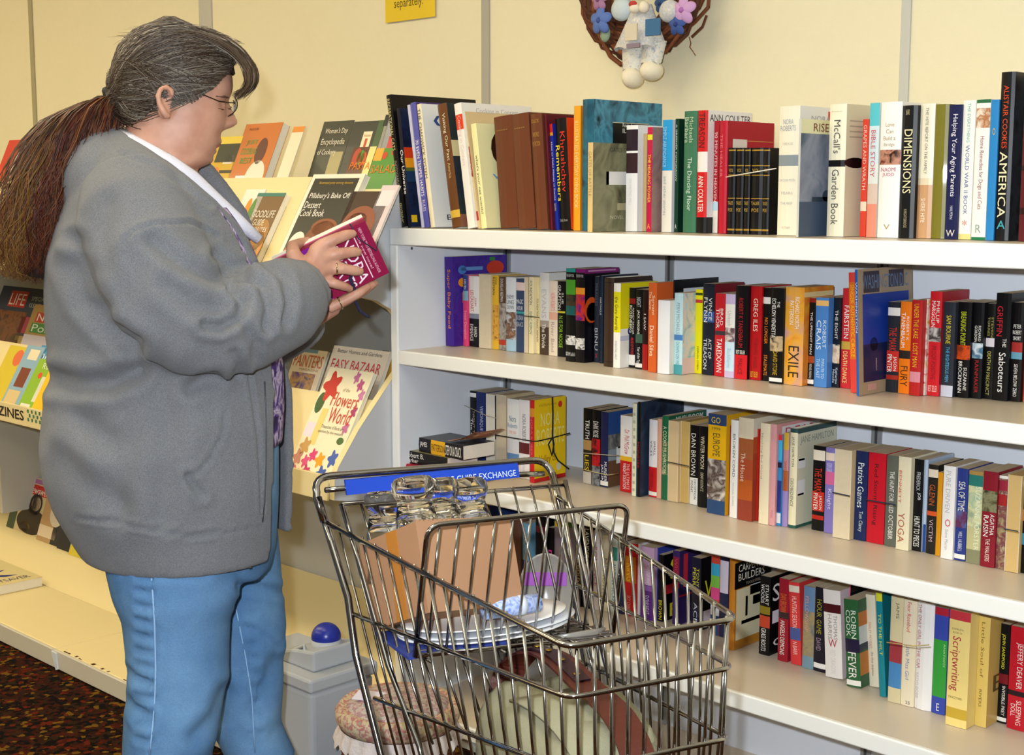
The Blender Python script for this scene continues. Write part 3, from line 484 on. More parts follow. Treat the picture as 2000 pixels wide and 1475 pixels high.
S(2, 1861, 1890, 775, 589.6, .106, '#0c0b0e', 'black paperback lettered BREAKING POINT', [('BREAKING POINT', .1, .45, '#c8d02c', .25, .65), ('SUZANNE', .68, .92, W_, .6, .85), ('BROCKMANN', .62, .95, W_, .2, .48)], B=[(.45, .6, 'A:#141317,#d8501c,#2a1414,@40')])
S(2, 1890.6, 1914.5, 777, 590.6, .106, '#0d0d11', 'black novel with a pale blue picture square', [('RICHARD', .24, .4, W_, .55, .8), ('GORDON', .24, .41, W_, .2, .45), ('RAINMAKER', .6, .94, '#b01820', .35, .7)], B=[(.42, .58, 'A:#d8e4ec,#3a6a88,#a8c8d8,@50')])
S(2, 1915, 1936.5, 778, 592.6, .106, '#101011', 'black mystery with a striped flag band', [('STEVEN', .14, .35, '#a8a050', .6, .85), ('TORRES', .14, .34, '#a8a050', .2, .45), ('DEATH IN', .5, .7, '#c8c46a', .3, .7), ('PRECINCT', .72, .96, '#a8a050', .25, .65)], B=[(.36, .45, '#e0d8e0')])
S(2, 1937, 1966, 781, 572, .112, '#0b0b0f', 'tall black war novel lettered THE SABOTEURS', [('GRIFFIN', .12, .4, '#c82030', .12, .5), ('THE', .42, .5, W_, .55, .8), ('Saboteurs', .55, .92, W_, .35, .8)], c='#0c0d12')
S(2, 1967, 1991, 783, 590.6, .106, '#100d10', 'black paperback with a red sky picture', [('PETER', .22, .26, W_, .15, .85, 'h'), ('ROBERT', .28, .32, W_, .1, .9, 'h'), ('SHORT', .34, .38, W_, .15, .85, 'h'), ('SEVEN BELOW ZERO', .62, .95, W_, .35, .68)], B=[(.4, .5, '#a8302c'), (.5, .57, '#6aa0b8')])
S(2, 1991.6, 1996.6, 784, 592, .106, '#8a2820', 'sliver of a rusty red spine')
S(2, 1997, 2012, 785, 592.6, .106, '#ecdc18', 'yellow paperback at the right edge')
# ---------------- third shelf
for i, (a, b, colr, nm) in enumerate(((891.6, 905.5, '#0c0c10', 'first of three dark paperbacks at the back left'), (906, 917, '#0e0e13', 'second of three dark paperbacks at the back left'), (917.8, 929.4, '#101011', 'third of three dark paperbacks at the back left'))):
    S(3, a, b, 2.55, 757 + i * 3, .106, colr, nm, [('The Cosmic', .4, .95, W_, .2, .5), ('NIGHT TRILOGY', .3, .9, ('#b04a2c', '#c83a3c', '#b8a890')[i], .55, .85)], B=[(.03, .09, W_)])
S(3, 930, 948.5, 2.55, 765, .106, '#1c2c6a', 'navy paperback in the tied bundle', [('VERONIQUE Royal Dame', .2, .9, '#c8d0e8', .35, .75)])
S(3, 949.5, 967.5, 2.52, 769, .106, '#cfc0a0', 'tied paperback with page edges outward', rev=1, pg=PAGESW)
S(3, 969.5, 988.5, 2.50, 770, .106, '#c4b088', 'tied paperback with tan page edges outward', rev=1)
S(3, 990, 1012.5, 2.475, 778, .106, '#eef0ee', 'white romance with a beach scene', [('Nora', .22, .3, '#6a7a8a', .2, .8, 'h'), ('Roberts', .32, .38, '#6a8aa8', .08, .92, 'h'), ('TIME WAS', .42, .46, '#e88a6a', .2, .8, 'h')], B=[(.72, .84, '#6a98c8'), (.84, 1, '#c88a4a')])
S(3, 1013, 1033, 2.455, 780, .106, '#eceaee', 'white paperback in the tied bundle', [('NORA ROBERTS', .18, .52, '#7c7c84', .35, .7), ('TRUE BETRAYALS', .72, .95, '#b8b8c0', .4, .6)], B=[(.54, .68, '#6a2c2c')])
S(3, 1034, 1043, 2.435, 781, .115, '#c4242c', 'yellow covered romance tied with black cord', [('NORA ROBERTS', .2, .75, '#e86a6a', .3, .7)], B=[(.1, .2, '#d8902c')], c='#efc91e', CB=[(.95, 1, '#c02020')], CT=[('NORA', .2, .8, .17, .33, '#f4e88a'), ('ROBERTS', .08, .95, .36, .56, '#f4e88a'), ('Valley of', .15, .7, .68, .8, '#8a5a10'), ('#1 BESTSELLING AUTHOR', .15, .7, .06, .09, '#a8801c')], pr=[('e', .75, .88, .05, .13, '#d8382c'), ('e', .7, .85, .8, .9, '#d8d0b8')])
S(3, 1138, 1153.7, 943, 797, .106, '#0e0e11', 'black paperback tied with twine at the left', [('TRUTH', .15, .4, W_, .3, .8), ('LIES', .62, .82, '#e8c82a', .25, .75)], B=[(.42, .55, '#b08a58'), (.55, .84, '#2a261c'), (.84, 1, '#c8c0b4')])
S(3, 1155, 1170.5, 947, 800, .106, '#0f1013', 'black and red tied paperback', [('DARK ROSE', .15, .36, W_, .2, .85)], B=[(.38, .74, 'A:#2a1418,#c01c24,#a81420,@60'), (.74, 1, 'A:#20242a,#8a8c90,#1a1a1e,@60')])
S(3, 1171.6, 1186.5, 950, 804, .106, '#1e2450', 'navy tied paperback with a lake photo cover', [('JASON', .7, .93, W_, .12, .45), ('MURDER', .66, .92, W_, .55, .88)], B=[(.92, .98, W_)], c='#2a3c6a', CB=[(0, .3, '#284a88'), (.3, .5, 'A:#8a8c88,#3a3c40,@40'), (.5, .65, '#8898a0'), (.65, 1, '#6a4a34')], pr=[('r', .3, .75, .48, .7, '#e4e6e6'), ('r', .35, .7, .48, .5, '#5aa8b0')])
S(3, 1210, 1232.5, 959, 811, .11, '#f0ece8', 'white and red self help paperback', [('Dr. Phil McGraw', .18, .5, '#c02838', .4, .8), ('THE ULTIMATE', .62, .96, '#f0c8c4', .6, .85), ('WEIGHT SOLUTION', .62, .96, W_, .3, .55)], B=[(.53, .59, '#e8b82a'), (.59, 1, '#c41820')])
S(3, 1233.5, 1241.5, 968, 787.5, .13, '#e8e6c8', 'tall thin cream book with teal cover', [('- - - - - - - - - - -', .1, .95, '#b8b89a')], c='#2c6a88')
S(3, 1243, 1249, 970, 785, .2, '#09090c', 'tall black art book with stormy cover', [('MONSTER', .42, .7, '#a8181c', .2, .8)], c='A:#0c0e18,#2a3850,#10121c,@9', hard=1)
S(3, 1266, 1281.5, 969.5, 819, .106, '#ece9ec', 'white and red paperback lettered SMALL VICES', [('SMALL', .27, .46, '#2a2a30', .6, .85), ('VICES', .27, .47, '#2a2a30', .2, .45), ('ROBERT PARKER', .66, .88, '#7c1418', .3, .6)], B=[(.61, 1, '#c81a22'), (.93, .98, W_)])
S(3, 1282, 1290, 973, 818, .12, '#e0a890', 'thin peach spine beside the green cookbook')
S(3, 1291, 1303, 975, 812, .16, '#1f6a44', 'green cookbook with white cover title', [('A COOKS MUSHROOM', .12, .68, '#d8e0b8')], c='#1c5c40', B=[(.3, .7, 'A:#2a6a4a,#5a7a4a,#c8c0a0,@60')], CT=[('MUSHROOM', .2, .9, .02, .09, W_)])
S(3, 1303.6, 1323, 978, 821, .106, '#d4b888', 'left tan page edges of the corded pair', rev=1, pg=mat('#dcc294', .85, bump=.25, bscale=700))
S(3, 1323.6, 1344.5, 980, 822, .106, '#c8aa62', 'right tan page edges of the corded pair', rev=1, pg=mat('#cfae66', .85, bump=.25, bscale=700))
S(3, 1345.5, 1361, 984, 830, .106, '#0d0d10', 'black and white techno thriller', [('DAN BROWN', .1, .63, W_, .2, .75), ('DECEPTION', .68, .93, '#2a2a2e', .6, .85), ('POINT', .7, .85, '#2a2a2e', .2, .45)], B=[(.66, 1, '#eceae4')])
S(3, 1361.7, 1378, 989.6, 832, .106, '#0d0d10', 'black paperback with a cream upright title', [('WINTER MOON', .12, .52, '#ece2c0', .3, .75), ('DEAN KOONTZ', .57, .8, '#d0c8b0', .35, .7)])
S(3, 1379.5, 1414.5, 1001, 807, .12, '#e8b418', 'yellow and blue Europe travel guide', [('GO', .03, .09, '#e8c838', .2, .7, 'h'), ('EUROPE', .19, .42, '#4a4420', .3, .68), ('1999', .13, .16, '#5c5424', .25, .7, 'h')], B=[(0, .11, '#2c4470'), (.45, .86, 'A:#d8d0c8,#4c3a34,#b8b0a8,@40'), (.86, 1, '#2c4a78')], c='#e0aa1c')
e_ = None
S(3, 1415, 1423, 1004.5, 831, .11, '#8a2c24', 'narrow brick red spine')
S(3, 1423.8, 1438, 1010, 820, .115, '#f0efea', 'white paperback about the broken cord', [('BROKEN CORD', .14, .58, '#3c5058', .35, .68), ('MICHAEL DORRIS', .64, .88, '#a8b0b0', .4, .6)])
S(3, 1439, 1467, 1014, 814.7, .14, '#a84a2c', 'rust and cream novel with desert art', [('The House', .34, .62, '#e8d0b8', .2, .5)], B=[(0, .2, '#dccfb4'), (.2, .4, '#a05a34'), (.6, .8, '#b85a24'), (.8, 1, '#98402e')], c='#a8482c', CB=[(0, .18, '#e0d8c4'), (.18, .34, '#b4562f'), (.6, 1, '#9c4230')], CT=[('F', .5, .8, .72, .93, '#f0e8e0')])
S(3, 1469, 1479, 1016, 838, .12, '#bc2418', 'thin vermilion red book')
S(3, 1480.6, 1498.7, 1022, 826, .13, '#ecdfc0', 'cream novel with a small grey title', [('Nothing but Good', .1, .55, '#98907c', .1, .35)])
S(3, 1499.6, 1512, 1025, 828, .17, '#dca0a4', 'pink book with a white banner cover', [('PINK', .85, .93, '#c07c84', .3, .7)], c='#dc9c9c', CT=[('DEAR', .2, .9, .05, .14, '#c04060')], pr=[('r', .12, 1, .03, .16, '#ece4e4')])
S(3, 1513, 1523.5, 1026, 849, .1, '#3a8ac8', 'blue paperback with a white sky band', B=[(0, .06, '#d83a44'), (.06, .28, '#4ab0e0'), (.3, .36, '#1a2440'), (.5, .85, '#2a3a88'), (.86, .97, '#dce4ec')])
S(3, 1524, 1536.5, 1027, 845, .1, '#a08cc8', 'violet and gold romance', [('SWEET CHARADE', .3, .62, '#b83a14', .2, .7)], B=[(0, .18, '#d8b040'), (.18, .4, '#c89090'), (.4, .62, '#b86a3c')])
S(3, 1537.5, 1552, 1030, 836.5, .155, '#ece4c0', 'cream hardcover with a dark green edge and stickers', [('JANE HAMILTON', .08, .38, '#4c5a48', .3, .7), ('DISOBEDIENCE', .5, .78, '#5c5c4c', .3, .7)], B=[(0, .04, '#2a4c4c'), (.97, 1, '#2c5c50')], c='#dcd9c0', CB=[(0, .05, '#2c4c4c'), (.97, 1, '#2c5c50')], hard=1, CT=[('JANE HAMILTON', .08, .92, .08, .17, '#8a948a')], pr=[('r', .04, .22, .3, .4, '#f0eef0'), ('r', .04, .22, .52, .68, '#f0eef0'), ('r', .05, .2, .305, .325, '#8a7aa8'), ('r', .05, .2, .655, .675, '#8a7aa8')])
S(3, 1584, 1606.5, 1034, 869.7, .106, '#0e0e11', 'black and red thriller with a flag square', [('THE MARK', .26, .54, '#d8341c', .2, .8), ('JASON', .58, .75, W_, .58, .88), ('PINTER', .56, .76, W_, .15, .5)], B=[(.05, .17, '#ece2d0'), (.54, .77, '#c83024'), (.82, .87, '#c0281c')])
S(3, 1608, 1625, 1039.5, 873.5, .106, '#8478c0', 'lavender paperback with script title', [('Knight', .48, .72, '#d8d8f0', .3, .8), ('ROBYN CARR', .18, .28, '#d8d0f0', .2, .8)], B=[(.06, .15, '#e8d8c8'), (.28, .43, '#d86a9c')])
S(3, 1626, 1658.5, 1049, 876, .106, '#d8c090', 'pages outward paperback with a cord across', rev=1)
S(3, 1660, 1689.5, 1052, 880, .106, '#1c2a58', 'thick navy military thriller', [('Patriot Games', .13, .63, '#e8f0ec', .25, .75), ('Tom Clancy', .67, .9, '#d0d8d8', .35, .75)], hard=0)
S(3, 1691, 1724.5, 1058, 883, .106, '#c8182a', 'thick red military thriller', [('Red Storm Rising', .12, .8, '#3a0c12', .3, .6)])
S(3, 1726, 1747.5, 1065, 889, .106, '#62665c', 'grey military thriller with white title', [('THE HUNT FOR', .17, .5, W_, .35, .75), ('RED OCTOBER', .53, .92, W_, .35, .75)])
S(3, 1748.5, 1773, 1072, 891, .106, '#e8dfc0', 'cream book lettered YOGA', [('YOGA', .6, .92, '#a8583c', .15, .65), ('BENNETT', .15, .5, '#c83a34', .12, .32)])
S(3, 1776, 1798, 1074, 896, .106, '#0d0e11', 'black thriller with pale blue right edge', [('FREDERICK', .14, .34, '#c8ccd0', .3, .7), ('JOB', .36, .44, '#e0e4e8', .4, .8), ('HUNT TO PIECES', .62, .95, W_, .2, .8)], c='#c8d4e0')
S(3, 1799, 1806, 1077, 898, .106, '#b8c8e0', 'sliver of a pale blue spine', B=[(.7, 1, '#2a4a98')])
S(3, 1807, 1825.5, 1080, 907, .106, '#26221f', 'black and copper paperback lettered VICTIM', [('GLENN', .22, .45, '#b85a28', .2, .8), ('VICTIM', .61, .86, '#c8b0b8', .3, .7)], B=[(.05, .14, '#e4d8c4'), (.52, .57, '#d8582c')])
S(3, 1826, 1835, 1084.7, 922.5, .1, '#d89418', 'narrow orange spine')
S(3, 1836, 1859, 1089.6, 909, .106, '#f0eeec', 'white paperback with a red ring', [('PURE DRIVEN', .05, .5, '#b8b4bc', .25, .65), ('O', .57, .65, '#c8403c', .3, .75, 'h'), ('Steve Martin', .68, .9, '#a8a8a8', .35, .6)])
S(3, 1860, 1883.5, 1092.6, 914, .106, '#2c3c88', 'blue fantasy paperback lettered SEA OF TIME', [('SEA OF TIME', .14, .46, '#e8e8d8', .2, .8), ('WILL HUBBELL', .68, .9, '#d8dce8', .35, .7)], B=[(.46, .64, 'A:#3a5ca8,#6a2c4c,#4c70b0,@40'), (.93, .98, W_)])
S(3, 1885, 1912, 1098, 919, .106, '#c4c090', 'pale green and teal romance', [('SUZANNE FORSTER', .16, .85, '#e8ecd0', .55, .9)], B=[(0, .04, '#b08a4a'), (.04, .16, '#2c7a70'), (.16, .6, 'A:#a8c0a0,#d8d8a8,#6a9080,@40'), (.85, 1, '#8a8a6a')])
S(3, 1913, 1940.5, 1105, 919.6, .106, '#8a1c2c', 'maroon mystery with a small garden picture', [('AGATHA', .44, .66, W_, .6, .9), ('RAISIN', .46, .68, W_, .15, .5), ('THE WALKERS', .7, .94, '#ecd8d0', .35, .65)], B=[(.2, .42, 'A:#4c4a2c,#8a8a68,#3a3c28,@60')])
S(3, 1941, 1960, 1109, 928.5, .11, 'A:#a89a70,#7a3a44,#b8b08a,@70', 'floral patterned paperback', B=[(0, .03, W_), (.05, .16, '#9c2c3c'), (.2, .32, '#a82c2c')])
S(3, 1961, 1987.6, 1115, 926.5, .106, '#d8b878', 'pages outward paperback near the right edge', rev=1, pg=mat('#d6b474', .85, bump=.25, bscale=700))
S(3, 1989, 2016, 1118, 934, .106, '#0c0c10', 'black paperback with blue band at the right edge', B=[(.33, .45, '#c87a4c'), (.58, .7, '#3a8ab0'), (.03, .08, '#c8ccd0')])
# ---------------- lowest shelf in view
S(4, 936, 956, 1149, 984, .2, '#100d13', 'large black book with red and blue panels', [('JON', .04, .3, W_, .3, .8)], B=[(.02, .5, '#8a2028')], c='#28407a')
S(4, 1000, 1016, 1161, 1010, .12, '#6a4a3c', 'brown paperback behind the cart handle side')
S(4, 1018, 1032, 1164, 1021, .12, '#7cb0d0', 'light blue book seen through the cart', B=[(.5, 1, '#2c4a98')])
S(4, 1045, 1065, 1169, 1006, .13, '#0d0b10', 'black book with red sparks seen through the cart', B=[(.12, .2, '#5c1c20')])
S(4, 1068, 1079, 1173, 1030, .11, '#0e0c10', 'black paperback with a hot pink title', [('DIVA', .3, .75, '#e0409a', .15, .85)])
S(4, 1080, 1100, 1175, 1014, .12, '#8a7a84', 'mauve grey book with a yellow label', B=[(.02, .09, '#d8b830')])
S(4, 1103, 1121, 1179, 1019, .12, '#9a90a4', 'grey lilac book with a green top', B=[(0, .06, '#4c8a44')])
S(4, 1123.6, 1134, 1183, 1022, .12, '#0e0d10', 'black book with gold title through the cart', [('GARDENER GOLD', .1, .7, '#c0a04a')])
S(4, 1134.6, 1154, 1185, 1023, .13, '#0c0b10', 'black novel with cream fancy lettering', [('LAVENDER', .05, .4, '#e0d4b8', .3, .75), ('Green Magic', .45, .85, '#e0d4b8', .3, .75)])
S(4, 1156, 1168, 1189, 1036, .11, '#dcd4d4', 'pale grey paperback through the cart', [('ROMANCE', .2, .7, '#c04a6a')])
S(4, 1173, 1189, 1192, 1044, .11, '#dcd4b4', 'cream paperback through the cart', [('MEMORY', .3, .8, '#8a8468')])
S(4, 1190, 1204, 1195, 1050, .11, '#cfd8d0', 'pale teal paperback through the cart', [('NATHAN', .35, .62, '#2a6a78', .2, .85), ('SECRETS', .66, .92, '#3a6a70')], B=[(.12, .3, '#3c8a78')])
S(4, 1207, 1216.5, 1198, 1056, .11, '#1a2444', 'narrow navy paperback through the cart')
S(4, 1217.4, 1240, 1200, 1059, .106, '#c8141c', 'red and gold thriller at the cart rim', [('KING', .28, .52, '#e8b020', .2, .85), ('SKY CHAIR', .72, .94, '#f0b0a8', .3, .6)], B=[(.18, .54, '#c87a18')])
S(4, 1241, 1248, 1204, 1062, .1, '#e4e0e0', 'narrow white spine at the cart rim')
S(4, 1249.6, 1275, 1207, 1066, .106, '#c8a4c8', 'lilac and purple bird paperback', [('JOHNNY MAN', .22, .52, '#e8dcf0', .3, .75), ('SLOW HEAT', .66, .92, '#d8c8f0', .3, .7)], B=[(.52, 1, '#5a2a80'), (.53, .6, '#8c5cb0')])
S(4, 1276, 1281.5, 1210, 1070, .1, '#2c3c98', 'narrow royal blue spine')
S(4, 1282.3, 1294, 1212, 1083, .106, '#0d0c10', 'black paperback with slanted yellow name', [('BROWN', .68, .97, '#ecdc2c', .2, .85)], c='#0c0c10', CT=[('S', .3, .8, .08, .4, '#ecdc2c'), ('E', .3, .7, .75, .95, '#ecdc2c')], pr=[('r', .05, .6, .46, .6, '#c82a34')])
S(4, 1312, 1324.5, 1217, 1075, .106, '#3a2868', 'purple and red paperback with a rubber band', [('WICKED', .1, .5, '#d84050', .3, .8)], B=[(.08, .5, '#8c2444')], c='#34245c', pr=[('r', .2, .4, .05, .5, '#c83040'), ('r', 0, 1, .6, .62, '#d8242c')])
S(4, 1349, 1366.5, 1224, 1088, .106, '#1a1c34', 'dark blue thriller with yellow capitals', [('TONY', .14, .4, '#d8d034', .55, .85), ('PERRY', .14, .46, '#d8d034', .15, .5), ('ACE', .62, .9, '#c8d0e0', .3, .7)], c='#0c0c10', CT=[('VA', .2, .95, .32, .58, '#ecec20')], pr=[('r', .15, .6, .74, .92, '#ece8f0')])
S(4, 1386, 1402.5, 1231, 1084, .12, '#c84838', 'many coloured striped book', B=[(.1, .25, '#3aa8d0'), (.25, .4, '#7ac04c'), (.4, .55, '#d84a8a'), (.6, .75, '#e0e4ec'), (.75, 1, '#2c4a7c')])
S(4, 1403.5, 1419.5, 1236, 1086, .12, '#22284c', 'navy book with a white label strip', B=[(.05, .45, '#d8d0e4')])
S(4, 1420.5, 1432, 1268, 1091.6, .21, '#c07a24', 'orange brown woodworking book with carpenter tools', hard=1, c='#c8862c', CT=[('CARPENTERS', .1, .92, .07, .15, '#efe8d8'), ('BUILDERS', .1, .8, .17, .25, '#efe8d8'), ('TOOLS STEEL', .3, .7, .28, .31, '#b0a488')], pr=[('r', .05, .97, .34, .9, '#e8dcb8'), ('r', .0, .99, .04, .33, '#0c0d10'), ('r', .3, .36, .44, .66, '#6c6c68'), ('r', .5, .8, .46, .56, '#a89a84'), ('r', .2, .7, .7, .74, '#8a8a80'), ('r', .42, .8, .31, .44, '#e6e8ee')])
LAST[4] -= .002
S(4, 1481, 1501, 1276.5, 1124, .106, '#0d0d10', 'black thriller with a small red figure', [('STUART', .1, .36, W_, .58, .88), ('WOODS', .1, .34, W_, .15, .48), ('GRASS ROOTS', .66, .95, W_, .25, .7)], B=[(.38, .48, '#8a7a24'), (.5, .65, '#c0442c')], c='#0b0b0e', CT=[('SV', .1, .8, .1, .32, W_), ('GF', .15, .85, .8, .9, W_)], pr=[('r', .1, .6, .44, .6, '#ece8f0')])
S(4, 1517.7, 1537, 1289, 1129, .106, '#9c1a2c', 'crimson thriller with gold name', [('DAN BROWN', .18, .4, '#d8702c', .2, .8), ('ANGELS DEMONS', .5, .92, W_, .25, .7)], B=[(.4, .48, '#3c2a2c')], c='#a01c30')
S(4, 1544, 1564, 1296.5, 1138, .106, '#d83c3c', 'coral red paperback with a blue band', [('HUNTING SEASON', .17, .55, '#f4d0c8', .3, .75), ('N BARR', .72, .88, '#f0c8c0', .3, .7)], B=[(.04, .12, '#e8dccc'), (.55, .7, '#4a5a98')], xt=1540)
S(4, 1565.5, 1587, 1303, 1144, .106, 'A:#8a8478,#a89468,#5c6c80,@30', 'landscape art fantasy paperback', [('FELLOWSHIP', .12, .55, '#d8a098', .2, .5)], B=[(0, .3, '#6a8ab0'), (.85, 1, '#7a98a8')])
S(4, 1587.8, 1611, 1309, 1146, .106, '#1c1826', 'black paperback with green gold letters', [('HOUR', .14, .35, '#a8a02c', .2, .6), ('GAME', .38, .55, '#a8a02c', .2, .6), ('DAVID', .6, .75, '#a890a8', .2, .6)], B=[(.9, .96, W_)], pr=[('r', .1, .7, .5, .7, '#e8e4f0')])
S(4, 1612, 1645, 1321, 1152.5, .106, '#ece6e2', 'thick white thriller with a red butterfly', [('THOMAS', .28, .56, '#9a948e', .58, .8), ('HARRIS', .28, .56, '#9a948e', .25, .48), ('W', .56, .65, '#b02030', .25, .75, 'h'), ('RED DRAGON', .68, .95, '#d8d0cc', .35, .65)], B=[(.16, .26, '#4c1018')], c='#e8d0d4', xt=1607)
S(4, 1645.8, 1652.5, 1325, 1142, .12, '#100c11', 'narrow black and pink spine', B=[(0, .3, '#e06a8a')])
S(4, 1653.5, 1681, 1340, 1172.5, .106, '#2c6038', 'thick green medical thriller lettered FEVER', [('ROBIN', .12, .44, '#e0e8dc', .5, .85), ('COOK', .12, .42, '#e0e8dc', .15, .45), ('FEVER', .6, .9, W_, .2, .75)], B=[(.45, .6, '#231c3c'), (.92, .98, W_)], c='#2c5c38', CB=[(.14, .3, '#c87430'), (.3, .5, '#d8dcd8'), (.5, .58, '#2a3448'), (.6, .86, '#c87a30')], xt=1647)
S(4, 1698, 1716, 1340, 1164, .11, '#e8dfc6', 'cream classic paperback', [('FARLEY MOWAT', .3, .58, '#d08a70', .2, .5), ('the blue dolphins', .62, .88, '#5c5850', .3, .6)], xt=1690)
S(4, 1718, 1730, 1360, 1161, .14, '#1a8494', 'teal book lettered TO THE HILT', [('TO THE HILT', .2, .6, '#d8d43a', .3, .75)], B=[(0, .08, '#d8d838')], c='#16707e', xt=1710)
S(4, 1733, 1757, 1369, 1164, .15, '#d8cca4', 'cookbook with a black and white checked border', [('JAMS', .05, .2, '#6a6444', .4, .7)], B=[(.42, .62, '#a03a44'), (.62, .86, '#4a88c0')])
S(4, 1758, 1783, 1375.6, 1170, .14, '#ece0c4', 'cream book with a red word at the top', [('Four Rosebud', .02, .3, '#c8303c', .3, .6), ('Little Miss Girl', .42, .75, '#7a86b0', .3, .6), ('25', .95, .98, '#5c564c', .4, .75, 'h')])
S(4, 1784, 1815.7, 1382.6, 1174, .145, '#f2f0f0', 'white memoir tied with twine', [('THE ONLY GIRL IN THE CAR', .02, .62, '#b05a6a', .1, .3), ('KATHY DOBIE', .66, .9, '#b8b4b8', .1, .25)], hard=1, CT=[('|||', .3, .8, .1, .2, '#7090b8')], c='#ecebf0')
S(4, 1818, 1844, 1391, 1185, .12, '#3a4cae', 'blue and green study guide', [('ANATOMY', .33, .55, '#b8e0b0', .75, .9), ('E', .9, .97, W_, .4, .6, 'h')], B=[(0, .07, '#b02438'), (.3, .84, '#38a040')])
S(4, 1845.6, 1886, 1414, 1190, .12, '#f0d888', 'pale yellow manual lettered Scriptwriting', [('Scriptwriting', .22, .69, '#a82a34', .1, .6), ('COMPLETE', .15, .165, '#5c4a1c', .15, .7, 'h'), ('BOOK OF', .18, .195, '#5c4a1c', .2, .65, 'h'), ('STRACZYNSKI', .74, .76, '#6a5c2c', .1, .75, 'h')], B=[(0, .08, '#c83a44'), (.84, .93, '#c8a83a')])
S(4, 1894, 1924.5, 1414, 1202.5, .12, '#e2c46c', 'tan yellow novel with brown script', [('Little Soul of', .05, .55, '#8a6a2a', .3, .6), ('RIVERS', .66, .82, '#7c6430', .3, .55)], c='#d4b464', CT=[('E', .2, .6, .55, .7, '#6a5424')], pr=[('r', .5, .54, .0, .8, '#4a3a1c')])
S(4, 1943, 1964, 1409.5, 1217.7, .106, '#0d0d11', 'black thriller with yellow upright name', [('JOHN SANDFORD', .1, .45, '#e4dc24', .15, .6), ('INVISIBLE PREY', .62, .92, W_, .45, .8)], B=[(.5, .6, '#7c1c24'), (.94, .98, W_)])
S(4, 1965, 2000, 1421, 1222, .112, '#c41c2c', 'thick red thriller at the right edge', [('JEFFERY DEAVER', .15, .6, '#f4e0dc', .35, .75), ('SLEEPING', .71, .95, '#f4dcd8', .5, .78), ('DOLL', .75, .87, '#f4dcd8', .2, .45)], B=[(.62, .67, '#2c1a20')])
# ================================================================== books lying on the third shelf, cords
def lying(x0, x1, Y, zb, t, d, col, label, texts=(), bands=(), cover=None, hard=0, rz=0.):
    L = x1 - x0
    M = Matrix.Translation((x0, Y, zb + t)) @ Matrix.Rotation(rz, 4, 'Z') @ Matrix(((0, 0, 1, 0), (0, 1, 0, 0), (-1, 0, 0, 0), (0, 0, 0, 1)))
    return book(M, t, d, L, col, label, cover, cover, bands, (), texts, (), hard, name='book', group='books lying flat on the third shelf', pg=PAGESW)
z3 = SHZ[3] + .0009
lying(xat(800, 2.335, z3), xat(800, 2.335, z3) + .25, 2.322, z3, .016, .16, '#a01c30', 'dark red hardcover lying under the flat stack on the third shelf', hard=1)
zz = z3 + .0168
lying(xat(784, 2.335, zz), xat(784, 2.335, zz) + .175, 2.335, zz, .032, .107, '#17130f', 'dark novel lying below the battered black paperback on the third shelf', [('Robert B.', .5, .9, W_, .1, .5, 'u'), ('Parker', .62, .88, W_, .55, .9, 'u')], cover='#8a8258')
zz += .0328
st = lying(xat(818, 2.345, zz), xat(818, 2.345, zz) + .172, 2.345, zz, .036, .107, '#16131a', 'battered black paperback with curled cover on top of the flat stack', [('JAMES', .8, .97, W_, .25, .7, 'u'), ('PATTERSON', .4, .7, '#3a2c08', .25, .75, 'u'), ('STEP ON A CRACK', .03, .38, W_, .15, .85, 'u')], bands=[(.4, .72, '#e0a81c')], cover='#3a3c40', rz=-.04)
mb = MB(); N = 12; xa_ = xat(870, 2.36, .78)
for i in range(N):
    u0, u1 = i / N, (i + 1) / N
    f = lambda u: (xa_ + .02 + .1 * u, zz + .0365 + .004 + .034 * u ** 1.6)
    a, b = f(u0), f(u1); mb.quad((a[0], 2.347, a[1]), (b[0], 2.347 + .0, b[1]), (b[0] + .01, 2.447, b[1] - .005), (a[0], 2.447, a[1]), 'A:#c89a68,#a85a2a,#d8c0a0,@30')
cc_ = mb.build('curled_cover', st, smooth=True)
def cord(label, pts, r, h, smooth=True): return tag(MB().tube(pts, r, mat(h, .8), 6).build('cord', smooth=True), label, 'cord', 'cords tied around books')
def PY(px, py, Y): return onp(px, py, 1, Y)
Xy = xat(1043, 2.435, .75) + .0035
cover_pt = lambda px, py: onp(px, py, 0, Xy)
cord('black cord with a bow around the yellow romance bundle', [PY(969, 850, 2.43), PY(1040, 862, 2.428), cover_pt(1050, 862), cover_pt(1077, 856), cover_pt(1113, 846)], .0016, '#141418')
cord('upright black cord down the yellow cover', [cover_pt(1079, 776), cover_pt(1080, 810), cover_pt(1079, 855), cover_pt(1071, 868), cover_pt(1078, 890), cover_pt(1082, 868), cover_pt(1080, 856), cover_pt(1082, 885), cover_pt(1090, 900), cover_pt(1111, 916)], .0020, '#15151b')
cord('black cord over the tied page edges', [PY(967.5, 773, 2.493), PY(968, 810, 2.493), PY(968, 858, 2.493)], .0016, '#141418')
cord('pale twine across the dark paperbacks at the back left', [PY(891, 784, 2.54), PY(950, 812, 2.51), PY(970, 817, 2.49)], .0010, '#b8a890')
cord('pale twine across the tied paperbacks, upper strand', [PY(1138, 885, 2.415), PY(1187, 889, 2.412), PY(1209, 890, 2.48)], .0010, '#b8ab92')
cord('pale twine across the tied paperbacks, lower strand', [PY(1138, 917, 2.415), PY(1187, 928, 2.412), PY(1207, 925, 2.48)], .0010, '#b8a878')
cord('dark cord across the tan page edges', [PY(1303, 902, 2.405), PY(1345, 911, 2.40)], .0014, '#2a2a30')
cord('navy cord across the pages beside the navy thriller', [PY(1626, 962, 2.41), PY(1659, 969, 2.405)], .0014, '#1c2540')
cord('dark cord across the red military thriller', [PY(1690, 976, 2.40), PY(1748, 986, 2.395)], .0014, '#1c2540')
